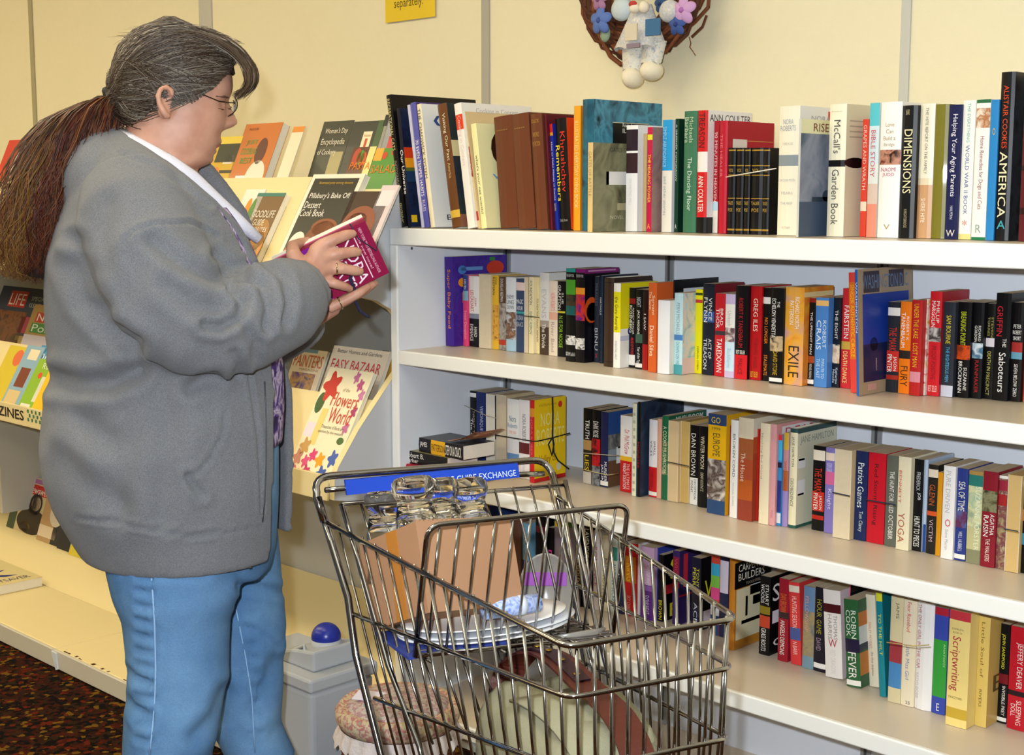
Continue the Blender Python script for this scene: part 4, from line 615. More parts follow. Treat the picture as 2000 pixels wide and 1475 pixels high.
cord('dark cord across pages near the right edge', [PY(1961, 1033, 2.38), PY(1988, 1038, 2.375)], .0012, '#24303a')
cord('white string across the small black gilt volumes', [PY(1418, 346, 2.445), PY(1516, 329, 2.445)], .0012, '#e8e2d0')
cord('twine around the white memoir and checked cookbook', [PY(1732, 1255, 2.325), PY(1784, 1262, 2.322), PY(1815, 1260, 2.33)], .0012, '#b09a60')
cord('dark cord across the cream science fiction pair', [PY(1024, 617, 2.43), PY(1053, 620, 2.43)], .0010, '#1c2820')
# ================================================================== magazines and cookbooks on the rack
def lean(label, pa, pb, ytop, Yb, Zb, al, th, col, art=(), texts=(), name='magazine', cat='magazine', pg=None, group='magazines and cookbooks on the ivory rack', edge=None):
    u = V((0, math.sin(al), math.cos(al))); nn = V((0, -math.cos(al), math.sin(al)))
    p0 = V((0, Yb, Zb)); A, B = onplane(*pa, p0, nn), onplane(*pb, p0, nn)
    top = onplane((pa[0] + pb[0]) / 2, ytop, p0, nn); h = (top - p0).dot(u); wd = B.x - A.x
    M = Matrix.Translation((A.x, Yb, Zb)) @ Matrix(((1, 0, 0, 0), (0, -nn.y, u.y, 0), (0, -nn.z, u.z, 0), (0, 0, 0, 1)))
    e = thing(name, label, cat, M, group); mb = MB().box(0, wd, 0, .0012, 0, h, cm(col))
    for it in art:
        k, u0, u1, v0, v1, hx = it
        if k == 'r': mb.quad((u0 * wd, -.0004, h * (1 - v1)), (u1 * wd, -.0004, h * (1 - v1)), (u1 * wd, -.0004, h * (1 - v0)), (u0 * wd, -.0004, h * (1 - v0)), cm(hx))
        else:
            cu, cv, ru, rv = (u0 + u1) / 2 * wd, h * (1 - (v0 + v1) / 2), (u1 - u0) / 2 * wd, (v1 - v0) / 2 * h
            pet = 10 if k == 'f' else 0
            P = []
            for q in range(30):
                a = 2 * math.pi * q / 30; s = 1 - (.22 * (1 + math.cos(5 * a)) if k == 'f' else 0); P.append((cu + ru * s * math.cos(a), -.0006 if k == 'e' else -.0008, cv + rv * s * math.sin(a)))
            mb.add(P, [tuple(range(30))], cm(hx))
    mb.build('cover', e, local=True)
    if th > .002:
        MB().box(.001, wd - .001, .0013, th - .001, .001, h - .001, pg or PAGESW).build('pages', e, local=True)
        MB().box(0, wd, th - .0009, th, 0, h, cm(edge or col)).build('back_cover', e, local=True)
    for s, u0, u1, v0, v1, hx in texts:
        text(s, e, (u0 * wd, -.0012, h * (1 - v1)), (1, 0, 0), (0, 0, 1), (u1 - u0) * wd, (v1 - v0) * h, hx)
    return e
rA = (2.345, 1.3895, .42); rA2 = (2.318, 1.357, .42); rA3 = (2.375, 1.357, .38)
def L(row, th, *a, **k): return lean(a[0], a[1], a[2], a[3], row[0], row[1], row[2], th, *a[4:], **k)
L(rA, .01, 'red edged book at the far left of the rack top', (-20, 375), (20, 380), 275, '#c8301c', [('r', .6, .95, .2, .9, '#e8d8c8')], name='cookbook', cat='book')
L(rA, .01, 'teal and dark blue book at the far left of the rack', (8, 380), (26, 382), 279, '#2a3a6a', [('r', 0, .35, 0, 1, '#5ac0a0')], name='cookbook', cat='book')
L(rA, .012, 'blue grey book with a red edge beside the ponytail', (20, 380), (36, 380), 272, '#8aa0b0', [('r', .7, 1, 0, 1, '#e0401c')], name='cookbook', cat='book')
L(rA, .012, 'yellow and black cookbook behind her chin', (404, 345), (448, 345), 268, '#d8b020', [('r', 0, 1, .0, .12, '#e8d048'), ('r', .1, 1, .12, .42, '#2c3018'), ('r', .5, .9, .3, .45, '#e8e0d8'), ('r', .3, 1, .55, .6, '#3a2c10'), ('e', .1, .5, .5, .75, '#e88420')], name='cookbook', cat='book')
L(rA, .026, 'orange cookbook with green title and a man in white', (446, 345), (517, 345), 243, '#c8702a', [('e', .52, .8, .2, .55, '#5c2c18'), ('e', .45, .95, .5, .95, '#e8e0d0'), ('r', .2, .6, .7, .85, '#f0e4ec')], [('JUST', .2, .5, .22, .3, '#4aa050'), ('COOKING', .12, .55, .33, .42, '#4aa050'), ('BEST', .18, .5, .46, .54, '#4aa050'), ('ROSIE', .15, .4, .06, .09, '#7c4418')], name='cookbook', cat='book')
L(rA, .003, 'small orange and white price card on the rack top', (541, 345), (563, 345), 249, '#ece0c4', [('r', 0, 1, 0, .08, '#e08a2c')], name='price_card', cat='card')
L(rA3, .02, 'dark olive encyclopedia of cookery with a bean picture', (604, 336), (662, 336), 238, '#2f3020', [('r', .55, .95, .35, .75, '#a89c6a'), ('r', .3, .8, .62, .78, '#e8dcea')], [("Woman's Day", .15, .9, .08, .16, '#e8e0cc'), ('Encyclopedia', .12, .9, .2, .29, '#e8e0cc'), ('of Cookery', .1, .7, .32, .4, '#e8e0cc')], name='cookbook', cat='book')
L(rA3, .02, 'dark olive cookery volume with a cream number label', (663, 336), (724, 336), 238, '#2e2f24', [('r', .42, .7, .12, .42, '#efe0bc'), ('r', .8, 1, 0, 1, '#3c5a30')], [('1', .53, .6, .2, .3, '#c84a2c'), ('Volume', .45, .67, .15, .18, '#b88a5c')], name='cookbook', cat='book')
L(rA3, .03, 'tall thin grey book with a black cap', (723, 330), (731, 330), 226, '#9a9488', [('r', 0, 1, 0, .12, '#15141a')], name='cookbook', cat='book')
L((2.40, 1.357, .38), .02, 'pale blue grey book on the rack top', (733, 330), (748, 330), 240, '#a8b4b8', name='cookbook', cat='book')
L(rA2, .016, 'brown and cream cookbook lettered PASTA RICE', (663, 372), (708, 372), 288, '#5c3018', [('r', .72, 1, 0, 1, '#e8dc8c'), ('e', .1, .45, .02, .3, '#b83a20'), ('e', .3, .6, .05, .28, '#4c8a2c'), ('e', .45, .7, .08, .3, '#c8501c')], [('PASTA', .12, .98, .24, .36, '#e07c1c'), ('RICE', .3, .85, .45, .56, '#e07c1c')], name='cookbook', cat='book')
L(rA2, .016, 'green cookbook lettered SALAD', (709, 372), (762, 372), 290, '#4a8c2a', [('r', 0, .3, 0, .2, '#e0a830'), ('e', .3, .48, .06, .18, '#c8381c'), ('e', .6, .8, .02, .12, '#c8381c')], [('SALAD', .04, .98, .27, .4, '#d87c24')], name='cookbook', cat='book')
L((2.345, 1.357, .38), .012, 'red booklet behind the green cookbook', (742, 330), (768, 330), 266, '#c02a2c', texts=[('9', .5, .8, .12, .25, W_)], name='booklet', cat='booklet')
rB = (2.126, 1.1665, .53)
L(rB, .004, 'white leaflet with a carrot picture', (436, 470), (474, 470), 370, '#efe9dc', [('e', .35, .6, .1, .3, '#e8902c'), ('e', .6, .85, .1, .5, '#5a8a3c')], name='leaflet', cat='leaflet')
L(rB, .02, 'brown and gold meal guide with a teal top', (458, 480), (512, 480), 377, '#7a5a34', [('r', 0, 1, 0, .04, '#3a7a70'), ('e', .2, 1, .4, .8, '#d88a1c'), ('e', .4, 1, .3, .65, '#a8783a'), ('e', .4, .9, .55, .75, '#e8c888')], [('GOODLIFE', .15, .95, .2, .28, '#f0e8d8'), ('GUIDE', .3, .7, .3, .37, '#f0e8d8'), ('FAVORITES', .2, .9, .39, .44, '#e8dcc8')], name='cookbook', cat='book')
pb = L(rB, .018, 'dessert cook book with a dark cover and cakes', (545, 492), (647, 492), 341, '#efe6d4', [('r', .07, .93, .04, 1, '#2c2a20'), ('e', .35, .98, .42, .85, '#7c4020'), ('e', .42, .9, .4, .55, '#8a4a24'), ('e', .05, .45, .6, .95, '#a85a2c'), ('e', .1, .4, .52, .75, '#ece2d4'), ('f', .38, .66, .62, .78, '#e8e4cc')], [("Pillsbury's Bake Off", .12, .9, .17, .235, '#f4f0e8'), ('Dessert', .1, .42, .25, .31, '#f4f0e8'), ('Cook Book', .08, .55, .32, .385, '#f4f0e8'), ('Illustrated prize winning desserts', .2, .85, .07, .1, '#c8a02c')], name='cookbook', cat='book')
L(rB, .012, 'brown dessert book with a glass dish photograph', (640, 480), (720, 480), 374, '#3c2418', [('e', .1, .9, .15, .55, '#8c4a30'), ('e', .0, .9, .3, .6, '#d8a878'), ('e', .2, .7, .22, .4, '#6c2c1c'), ('f', .05, .6, .35, .5, '#efe0c8')], name='cookbook', cat='book')
L(rB, .006, 'pink and white booklet at the rack end', (705, 460), (738, 460), 362, '#d8c8cc', [('r', .1, .9, .05, .2, '#ecdce0')], name='booklet', cat='booklet')
L(rB, .008, 'brown magazine at the left frame edge', (-30, 480), (22, 480), 392, '#8a5a34', [('r', 0, 1, .1, .3, '#c89a5c')])
rC = (2.126, .6535, .517); rCb = (2.305, .8165, .42)
L(rC, .012, 'flower book with red title and painted blossoms', (571, 894), (655, 914), 712, '#f2e8c8', [('f', .02, .42, .02, .3, '#c8281c'), ('e', .02, .2, .22, .4, '#3c5a2c'), ('r', .22, .36, .35, .66, '#e8d480'), ('r', .02, .22, .48, .6, '#ecdcea'), ('f', .62, .76, .0, .12, '#c06a9c'), ('f', .75, .9, .06, .18, '#b84a84'), ('f', .86, 1, .14, .26, '#c878a8'), ('f', .84, .98, .28, .4, '#a83a78'), ('f', .8, .95, .42, .54, '#c06a9c'), ('e', .8, .95, .56, .62, '#4a6a34'),
     ('f', .05, .3, .6, .76, '#c89a58'), ('f', .0, .22, .7, .86, '#c88878'), ('f', .34, .52, .68, .8, '#d83a78'), ('f', .22, .4, .74, .86, '#d84a80'), ('f', .5, .72, .7, .84, '#e8a01c'), ('f', .76, .98, .66, .82, '#4460b0'), ('f', .62, .86, .8, .96, '#3c58a8'), ('f', .3, .5, .82, .94, '#c02c68'), ('f', .02, .3, .84, .99, '#d86a8c'), ('f', .4, .66, .86, 1, '#b8683c')],
  [('Flowers', .34, .93, .2, .32, '#c83a1c'), ('World', .42, .9, .33, .46, '#c83a1c'), ('of the', .5, .66, .16, .19, '#a8906a'), ('Treasures of floral art', .35, .85, .48, .51, '#6a5c48'), ('painted by the masters', .33, .88, .525, .555, '#6a5c48')], name='flower_book', cat='book')
L(rCb, .008, 'gardening magazine with orange title and violet picture', (540, 800), (602, 806), 678, '#ecdcc0', [('r', .1, .85, .42, .9, 'A:#4a3c80,#c89a58,#6a4c90,@30'), ('r', 0, .7, 0, .06, '#6a94a8')], [('PAINTERS', .05, .95, .1, .32, '#c8642c'), ('MAGAZINE', .3, .9, .34, .38, '#a88458')])
L(rCb, .012, 'craft book lettered EASY BAZAAR', (612, 800), (722, 812), 676, '#dcd0c0', [('r', 0, 1, .5, 1, '#c8b8a0')], [('Better Homes and Gardens', .1, .9, .04, .1, '#5c5448'), ('EASY BAZAAR', .06, .94, .2, .36, '#c02a34')], name='craft_book', cat='book')
L((2.34, .8165, .3), .03, 'dark grey book spine beside the craft book', (724, 790), (737, 790), 682, '#4a463c', name='craft_book', cat='book')
L((2.34, .8165, .3), .03, 'tan pages outward book at the rack end', (739, 790), (760, 790), 688, '#b8903c', name='craft_book', cat='book')
# left group
L(rCb, .006, 'photo weekly with a red masthead and dark cover', (-42, 690), (66, 700), 558, '#22304c', [('r', .2, .52, .06, .3, '#c02a20'), ('r', 0, .62, .36, 1, 'A:#5c2c1c,#8a4c2c,#3a1c14,@20'), ('r', .55, .8, .42, .66, '#a82a4c'), ('r', .55, .8, .7, .95, '#a88a4c')], [('LIFE', .22, .5, .1, .27, '#f0dcd0'), ('SPECIAL', .6, .86, .12, .18, '#b8c0b0'), ('ISSUE', .6, .8, .22, .28, '#b8c0b0')])
L((2.297, .8165, .42), .005, 'women weekly magazine with red and green title blocks', (32, 694), (104, 706), 594, '#b08c4c', [('r', .15, .85, .14, .32, '#c83428'), ('r', .1, .8, .34, .52, '#3c8a3c'), ('r', .0, .8, .56, .78, '#d8d0dc'), ('r', 0, .7, .8, .95, '#d87a2c'), ('r', .85, 1, .3, 1, '#c85a3c')], [('Neue', .2, .8, .16, .3, '#f4ece4'), ('Post', .15, .75, .36, .5, '#e8f0e0')])
L((2.134, .6535, .517), .004, 'blue romance booklet with white title', (30, 785), (110, 800), 672, '#4a98c8', [('e', .35, .55, .05, .12, '#e8c0a8')], [('Dr Daniel', .05, .9, .1, .22, '#f0f4f4')], name='booklet', cat='booklet')
L((2.128, .6535, .517), .004, 'grey blue leaflet with a brown inset photograph', (2, 785), (36, 790), 668, '#8ab0cc', [('r', .3, .85, .05, .2, '#ece0c0'), ('r', .25, .8, .32, .6, '#7a3420'), ('r', .1, .8, .65, .95, '#d8c08c')], name='leaflet', cat='leaflet')
L((2.122, .6535, .517), .004, 'green and white booklet on the magazine lip', (36, 790), (72, 798), 696, '#8ab82c', [('r', .55, .85, .28, .7, '#d8d8c8'), ('e', .3, .5, .22, .32, '#e0481c'), ('r', .1, .6, .75, 1, '#ece4d8')], [('Rund', .35, .95, .06, .16, '#eef4d8')], name='booklet', cat='booklet')
L((2.1175, .6535, .517), .003, 'yellow booklet with an orange stripe', (62, 796), (116, 806), 702, '#ecc012', [('r', .3, .42, .02, .3, '#e06a14'), ('r', .72, 1, .32, .8, '#8c3c24'), ('f', .62, .98, .03, .26, '#a8a48c')], name='booklet', cat='booklet')
L((2.13, .6535, .517), .004, 'green and orange leaflet cut by the frame edge', (-30, 780), (4, 786), 668, '#d8c02c', [('e', .5, 1, .05, .3, '#e06a3c')], name='leaflet', cat='leaflet')
# on the base deck
bd = (2.374, .125, .32)
L(bd, .006, 'news magazine with a bearded man in a dark coat', (12, 1028), (84, 1052), 926, '#c8b890', [('r', .0, .2, 0, 1, '#3c4c34'), ('r', .32, .95, .12, .3, '#c02a24'), ('r', .4, .7, .02, .1, '#a86aa0'), ('e', .22, .98, .55, 1.0, '#2c2018'), ('e', .45, .78, .26, .66, '#2a1c14'), ('e', .5, .74, .32, .58, '#c8b496'), ('r', .5, .72, .52, .58, '#c8c0b0'), ('e', .3, .6, .8, .98, '#8a6a34')], [('Newsweek', .34, .94, .15, .28, '#f0e4dc')])
L((2.365, .122, .32), .006, 'brown portrait magazine beside the news magazine', (72, 1046), (120, 1064), 944, '#b89468', [('e', .3, .85, .25, .7, '#d8cbb8'), ('e', .5, 1, .05, .6, '#6a3420'), ('r', .0, .7, .72, .92, '#e0ccb0'), ('r', .55, 1, .6, 1, '#2c2a30'), ('r', .1, .6, .02, .25, '#a8824c')])
L((2.36, .12, .32), .006, 'dark magazine tucked by the hoodie hem', (112, 1064), (140, 1072), 990, '#23242c', [('r', 0, .5, .4, .5, '#a8b8c0')])
L((2.352, .117, .32), .006, 'pale blue and yellow booklet by the hoodie hem', (136, 1072), (176, 1080), 1030, '#a8c8d0', [('r', 0, 1, .66, 1, '#d8c43a'), ('r', 0, 1, .38, .5, '#5a9ab8')], name='booklet', cat='booklet')
pz = .0625
ph = thing('directory', 'thick cream directory lying on the ivory base deck', 'book', (-4.6, 2.05, pz))
MB().box(-4.77, -4.415, 1.94, 2.178, pz, pz + .002, cm('#d8c48c')).build('back_cover', ph)
MB().box(-4.768, -4.417, 1.942, 2.176, pz + .0022, pz + .0325, PAGESW).build('pages', ph)
MB().box(-4.77, -4.415, 1.94, 2.178, pz + .0327, pz + .0347, cm('#e6d49a')).build('cover', ph)
text('PENNYSAVER', ph, (-4.44, 1.96, pz + .0352), (0, 1, 0), (-1, 0, 0), .19, .035, '#2c2858', local=False)
text('X', ph, (-4.50, 1.96, pz + .0352), (0, 1, 0), (-1, 0, 0), .17, .09, '#2c2c7c', local=False, bold=.03)
# ================================================================== wall: yellow notice and the wreath
yn = thing('notice', 'yellow paper notice taped high on the wall', 'notice', (-3.07, 2.694, 1.89))
xa_, xb_ = xat(753, 2.694, 1.9), xat(850, 2.694, 1.9); zl_ = zat(45, xa_, 2.694)
MB().box(xa_, xb_, 2.6935, 2.6945, zl_, zl_ + .2, mat('#e4c21c', .6)).build('paper', yn)
text('separately.', yn, (xa_ + .04, 2.693, zl_ + .03), (1, 0, 0), (0, 0, 1), .125, .034, '#4a3c08', local=False)
text('Books are priced', yn, (xa_ + .02, 2.693, zl_ + .085), (1, 0, 0), (0, 0, 1), .16, .03, '#4a3c08', local=False)
wc = V((-2.165, 2.665, 1.915)); wr = thing('wreath', 'twig wreath with a cloth doll and fabric flowers on the wall', 'wreath', wc - V((0, 0, .19)))
mb = MB()
for i in range(115):
    a0 = random.uniform(0, 6.28); ln = random.uniform(1.2, 3.4); R0 = random.uniform(.118, .19); pts = []
    for q in range(14):
        a = a0 + ln * q / 13; rr = R0 + .012 * math.sin(a * 3 + i) + .01 * math.sin(a * 7 + 2 * i); pts.append(wc + V((rr * math.cos(a), -.005 - .03 * abs(math.sin(i * 1.7 + a * .8)), rr * math.sin(a))))
    mb.tube(pts, random.uniform(.0035, .007), mat(random.choice(['#5c3018', '#6e3a1c', '#7c4424', '#4a2612']), .8, bump=.3, bscale=200), 5)
mb.build('twig_ring', wr, smooth=True)
MB().tube([onp(x, y, 1, 2.65) for x, y in ((1346, 72), (1349, 84), (1347, 92), (1353, 100), (1358, 108))], .0012, mat('#7c4a28', .8), 5).build('loose_tendril', wr)
MB().tube([onp(x, y, 1, 2.65) for x, y in ((1380, 30), (1372, 52), (1351, 72))], .003, mat('#5c3018', .8), 5).build('loose_twig', wr)
CLOTH = mat('A:#c8ccd0,#e2dccb,#9aa4b8,@120', .9); CLOTH2 = mat('A:#d8cdb8,#b8bcc4,#e4dccc,@140', .9)
YD = 2.60
for px, py, rx, rz in ((1236, 151, .026, .026), (1273, 138, .027, .024)):
    c0 = onp(px, py, 1, YD); MB().ell(c0, rx, .03, rz, mat('#e9dec4', .8, bump=.2, bscale=300), 20, 14).build('doll_foot', wr, smooth=True)
def cone(pa, pb, ra, rb, m, nm, sq=.6, wob=.08):
    A, B = V(pa), V(pb); mb = MB(); vs = []; seg = 28; n = 8
    for i in range(n + 1):
        t = i / n; c = A.lerp(B, t); r = ra + (rb - ra) * t
        for k2 in range(seg):
            a = 2 * math.pi * k2 / seg; r2 = r * (1 + wob * t * math.sin(a * 7)); vs.append(c + V((r2 * math.cos(a), r2 * sq * math.sin(a), .004 * t * math.sin(a * 5))))
    fs = [(i * seg + k2, i * seg + (k2 + 1) % seg, (i + 1) * seg + (k2 + 1) % seg, (i + 1) * seg + k2) for i in range(n) for k2 in range(seg)] + [tuple(range(seg))]
    return mb.add(vs, fs, m).build(nm, wr, smooth=True)
cone(onp(1238, 85, 1, YD), onp(1236, 138, 1, YD), .034, .026, CLOTH, 'doll_trouser')
cone(onp(1278, 82, 1, YD), onp(1272, 125, 1, YD), .034, .027, CLOTH, 'doll_trouser')
cone(onp(1255, 10, 1, YD), onp(1250, 95, 1, YD), .025, .068, CLOTH2, 'doll_dress')
for a, b, h2 in (((1222, 48), (1245, 78), '#d4c8b0'), ((1262, 38), (1290, 68), '#3f6a90'), ((1225, 86), (1250, 92), '#8a7a84')):
    A, B = onp(*a, 1, YD - .047), onp(*b, 1, YD - .047); MB().box(min(A.x, B.x), max(A.x, B.x), YD - .05, YD - .046, min(A.z, B.z), max(A.z, B.z), mat(h2, .9)).build('dress_patch', wr)
MB().ell(onp(1215, 18, 1, YD), .03, .02, .028, mat('#c4d0d4', .9, bump=.4, bscale=120), 16, 10).build('doll_sleeve', wr, smooth=True)
MB().ell(onp(1308, 22, 1, YD), .028, .02, .026, CLOTH2, 16, 10).build('doll_sleeve', wr, smooth=True)
MB().ell(onp(1252, -40, 1, YD), .04, .036, .045, mat('#e6d4bc', .8), 20, 14).build('doll_head', wr, smooth=True)
MB().ell(onp(1240, 16, 1, YD - .03), .014, .012, .012, mat('#e8dcc4', .8), 12, 8).build('doll_hand', wr, smooth=True)
MB().ell(onp(1258, 14, 1, YD - .03), .013, .012, .014, mat('#e6dac4', .8), 12, 8).build('doll_hand', wr, smooth=True)
MB().ell(onp(1236, 8, 1, YD - .035), .012, .006, .008, mat('#b83a34', .8), 10, 8).build('red_bow', wr, smooth=True)
for px, py, sz, h2, h3 in ((1172, 40, .034, '#5a74b4', '#3c5090'), (1334, 20, .034, '#c79ac8', '#a868b0'), (1322, 48, .026, '#3c5494', '#2c3c74'), (1170, 0, .026, '#a8789c', '#7c4c74'), (1290, 8, .02, '#2c4a74', '#1c3054')):
    c0 = onp(px, py, 1, 2.595); mb = MB()
    for q in range(5):
        a = q * 2 * math.pi / 5 + .3; M = Matrix.Rotation(-a, 4, 'Y') @ Matrix.Rotation(.35, 4, 'Z'); mb.ell(c0 + V((math.cos(a) * sz * .55, 0, math.sin(a) * sz * .55)), sz * .5, sz * .16, sz * .38, mat(h2, .8), 12, 8, M.to_3x3())
    f_ = mb.build('fabric_flower', wr, smooth=True)
    MB().ell(c0 + V((0, -.006, 0)), sz * .2, sz * .18, sz * .2, mat(h3, .8), 10, 8).build('flower_centre', f_, smooth=True)
MB().ell(onp(1182, 66, 1, 2.61), .016, .008, .02, mat('#8a9c84', .8), 10, 8).build('leaf', wr, smooth=True)
# ================================================================== grey plastic bin with a blue ball top
bn = thing('plastic_bin', 'grey plastic box bin with a blue ball knob on its lid', 'bin', (-2.40, 1.79, 0))
GP = mat('#a9acb0', .45, spec=.4, name='grey_plastic')
bx0, bx1, by0, by1, bz = -2.545, -2.268, 1.70, 1.873, .392
def taper(x0, x1, y0, y1, z0, z1, k, m):
    cxx, cyy = (x0 + x1) / 2, (y0 + y1) / 2; vs = []
    for z, s in ((z0, k), (z1, 1)):
        for x, y in ((x0, y0), (x1, y0), (x1, y1), (x0, y1)): vs.append((cxx + (x - cxx) * s, cyy + (y - cyy) * s, z))
    return MB().add(vs, [(3, 2, 1, 0), (4, 5, 6, 7), (0, 1, 5, 4), (1, 2, 6, 5), (2, 3, 7, 6), (3, 0, 4, 7)], m)
taper(bx0, bx1, by0, by1, .001, bz - .03, .9, GP).build('body', bn, bevel=.012, bseg=3)
MB().box(bx0 - .006, bx1 + .006, by0 - .006, by1 + .006, bz - .03, bz, GP).build('lid_rim', bn, bevel=.006)
MB().prism([(bx0 + .1, bz), (bx1 - .03, bz), (bx1 - .03, bz + .045), (bx0 + .17, bz + .035), (bx0 + .1, bz + .01)], 1, by0 + .03, by1 - .02, GP).build('lid_hump', bn, bevel=.006)
kc = onp(637, 1247, 1, 1.80)
MB().lathe([(.037, -.075), (.034, -.01), (.032, .0)], GP, 28, c=kc).build('knob_socket', bn, smooth=True)
MB().ell(kc + V((0, 0, .004)), .0325, .0325, .031, mat('#1c2a8c', .3, spec=.5), 28, 18).build('ball_knob', bn, smooth=True)
MB().tube([onp(x, y, 1, 1.74) for x, y in ((556, 1282), (562, 1274), (594, 1262), (596, 1270), (592, 1288))], .004, GP, 8).build('handle', bn, smooth=True)
# ================================================================== wicker basket with a padded floral lid
wx, wy, wz, wR = -2.05, 1.752, .372, .118
wk = thing('wicker_basket', 'round brown wicker basket with a padded floral lid and lace', 'basket', (wx, wy, 0))
WK = mat('#7c4222', .6, bump=.2, bscale=200, var=.2, name='wicker'); mb = MB(); nst = 40
for i in range(44):
    z = .012 + i * (wz - .05) / 44; rr = wR * (.80 + .14 * i / 44); pts = []
    for q in range(nst * 2):
        a = math.pi * q / nst; pts.append((wx + (rr + .0035 * (1 if (q + i) % 2 else -1)) * math.cos(a), wy + (rr + .0035 * (1 if (q + i) % 2 else -1)) * math.sin(a), z))
    mb.tube(pts, .0037, WK, 5, closed=True)
mb.build('woven_body', wk, smooth=True)
MB().lathe([(.01, .002), (wR * .8, .002), (wR * .76, .01), (wR * .9, wz - .05)], mat('#5c2c14', .8), 32, c=(wx, wy, 0)).build('liner', wk, smooth=True)
FLO = mat('A:#c8ae78,#cfc0a0,#b86a64,#9aa08c,@95', .9, bump=.3, bscale=90)
FLO2 = mat('A:#a8a49c,#c8c0b0,#b88088,#8a9488,@110', .9, bump=.3, bscale=90)
MB().lathe([(wR * .98, -.028), (wR * 1.06, -.012), (wR * 1.07, .004), (wR * .99, .016), (wR * .9, .013)], FLO, 48, c=(wx, wy, wz)).build('lid_piping', wk, smooth=True)
MB().lathe([(wR * .93, .006), (wR * .8, .02), (wR * .5, .03), (wR * .2, .034), (0.0001, .034)], FLO2, 48, c=(wx, wy, wz)).build('lid_cushion', wk, smooth=True)
mb = MB(); vs = []; sg = 144
for z, k_ in ((-.026, 1.0), (-.04, 1.05), (-.058, 1.09)):
    for q in range(sg):
        a = 2 * math.pi * q / sg; r = wR * (k_ + (.025 * math.sin(a * 24) if k_ > 1 else 0)); vs.append((wx + r * math.cos(a), wy + r * math.sin(a), wz + z + (.006 * math.cos(a * 36) if k_ > 1.06 else 0)))
mb.add(vs, [(i * sg + q, i * sg + (q + 1) % sg, (i + 1) * sg + (q + 1) % sg, (i + 1) * sg + q) for i in range(2) for q in range(sg)], mat('#dccdc6', .9, bump=.6, bscale=180)); mb.build('lace_trim', wk, smooth=True)
Mt = Matrix.Translation((wx - .035, wy - .045, wz + .031)) @ Matrix.Rotation(.5, 4, 'Z') @ Matrix.Rotation(.12, 4, 'X')
MB().box(-.03, .03, -.02, .02, 0, .0012, mat('#e8e0ee', .6), Mt).build('price_sticker', wk)
# ================================================================== chrome shopping cart
CB = V((-1.664, 1.533, 0)); CTH = -.321; CL = .635
CM = Matrix.Translation(CB) @ Matrix.Rotation(CTH, 4, 'Z'); CMI = CM.inverted()
CHROME = mat('#a9a7a6', .10, metal=1.0, name='chrome_wire')
ct = thing('shopping_cart', 'chrome wire shopping cart standing in front of the bookcase', 'shopping cart', CM)
hw = lambda a: .21 - .083 * a / CL
ztop = lambda a: .882 - .029 * a / CL
def wire(pts, r=.0024, nm='wire', seg=6, par=None): return MB().tube(pts, r, CHROME, seg).build(nm, par or ct, smooth=True, local=True)
def arc(p0, p1, p2, n=6):
    p0, p1, p2 = V(p0), V(p1), V(p2); return [p0 * (1 - t) ** 2 + p1 * 2 * t * (1 - t) + p2 * t * t for t in [i / n for i in range(n + 1)]]
def ring(zb, zn, ab, r, nm, shrink=0.):
    """U-shaped rail: back near -> nose near -> nose far -> back far"""
    pts = []
    for sg in (-1, 1):
        A = V((ab, sg * (hw(ab) - shrink), zb)); N = V((CL, sg * (hw(CL) - shrink), zn)); d1 = (A - N).normalized() * .022; d2 = V((0, -sg * .022, 0))
        seq = [A] + arc(N + d1, N, N + d2)
        pts += seq if sg < 0 else seq[::-1]
    return wire(pts, r, nm, 8)
ring(.882, .853, .0, .0042, 'top_rail'); ring(.751, .788, .074, .0036, 'middle_rail', .004); ring(.632, .692, .135, .0036, 'lower_rail', .008); ring(.51, .555, .195, .0036, 'bottom_rail', .014)
for sg in (-1, 1):
    for i in range(16):
        at = .035 + i * (CL - .055) / 15; ab = .21 + i * (CL - .225) / 15
        wire([(at, sg * (hw(at) - .003), ztop(at) + .004), ((at + ab) / 2, sg * (hw((at + ab) / 2) - .008), .70), (ab, sg * (hw(ab) - .018), .512 + .045 * (ab - .2) / .43)])
for i in range(10):
    s = -.112 + i * .0249; wire([(CL - .003, s, .858), (CL - .005, s * .95, .70), (CL - .012, s * .88, .556)])
for i in range(9):
    s = -.13 + i * .0325; wire([(.2, s, .511), (CL - .012, s * .82, .556)])
for i in range(5):
    a = .27 + i * .085; wire([(a, -hw(a) + .018, .508 + .045 * (a - .2) / .43), (a, hw(a) - .018, .508 + .045 * (a - .2) / .43)])
# back frame: handle, posts
hp = [(.0, -.214, .885), (-.028, -.216, .918)] + [tuple(p) for p in arc((-.03, -.215, .925), (-.05, -.214, .948), (-.047, -.18, .947))] + [(-.047, .18, .940)] + [tuple(p) for p in arc((-.047, .185, .940), (-.05, .216, .938), (-.03, .216, .915))] + [(.0, .214, .875)]
wire(hp, .0062, 'handle_bar', 10)
wire([(-.03, -.2, .928), (-.038, -.16, .926), (-.038, .16, .919), (-.03, .2, .918)], .0048, 'handle_under_bar', 8)
for sg in (-1, 1):
    wire([(-.026, sg * .214, .918), (.02, sg * .208, .85), (.07, sg * .201, .776), (.093, sg * .198, .69), (.17, sg * .188, .554), (.22, sg * .18, .40), (.24, sg * .178, .19)], .0062, 'back_post', 10)
    wire([(.044, sg * .200, .92), (.10, sg * .192, .835), (.186, sg * .182, .70), (.27, sg * .168, .60), (.30, sg * .16, .53)], .0042, 'gate_side', 8)
wire([(.044, -.200, .92), (.044, .200, .912)], .0036, 'gate_top_bar', 8)
for i in range(11):
    s = -.168 + i * .0336; wire([(.044, s, .918), (.10, s * .97, .835), (.186, s * .92, .70), (.27, s * .87, .60)], .0022)
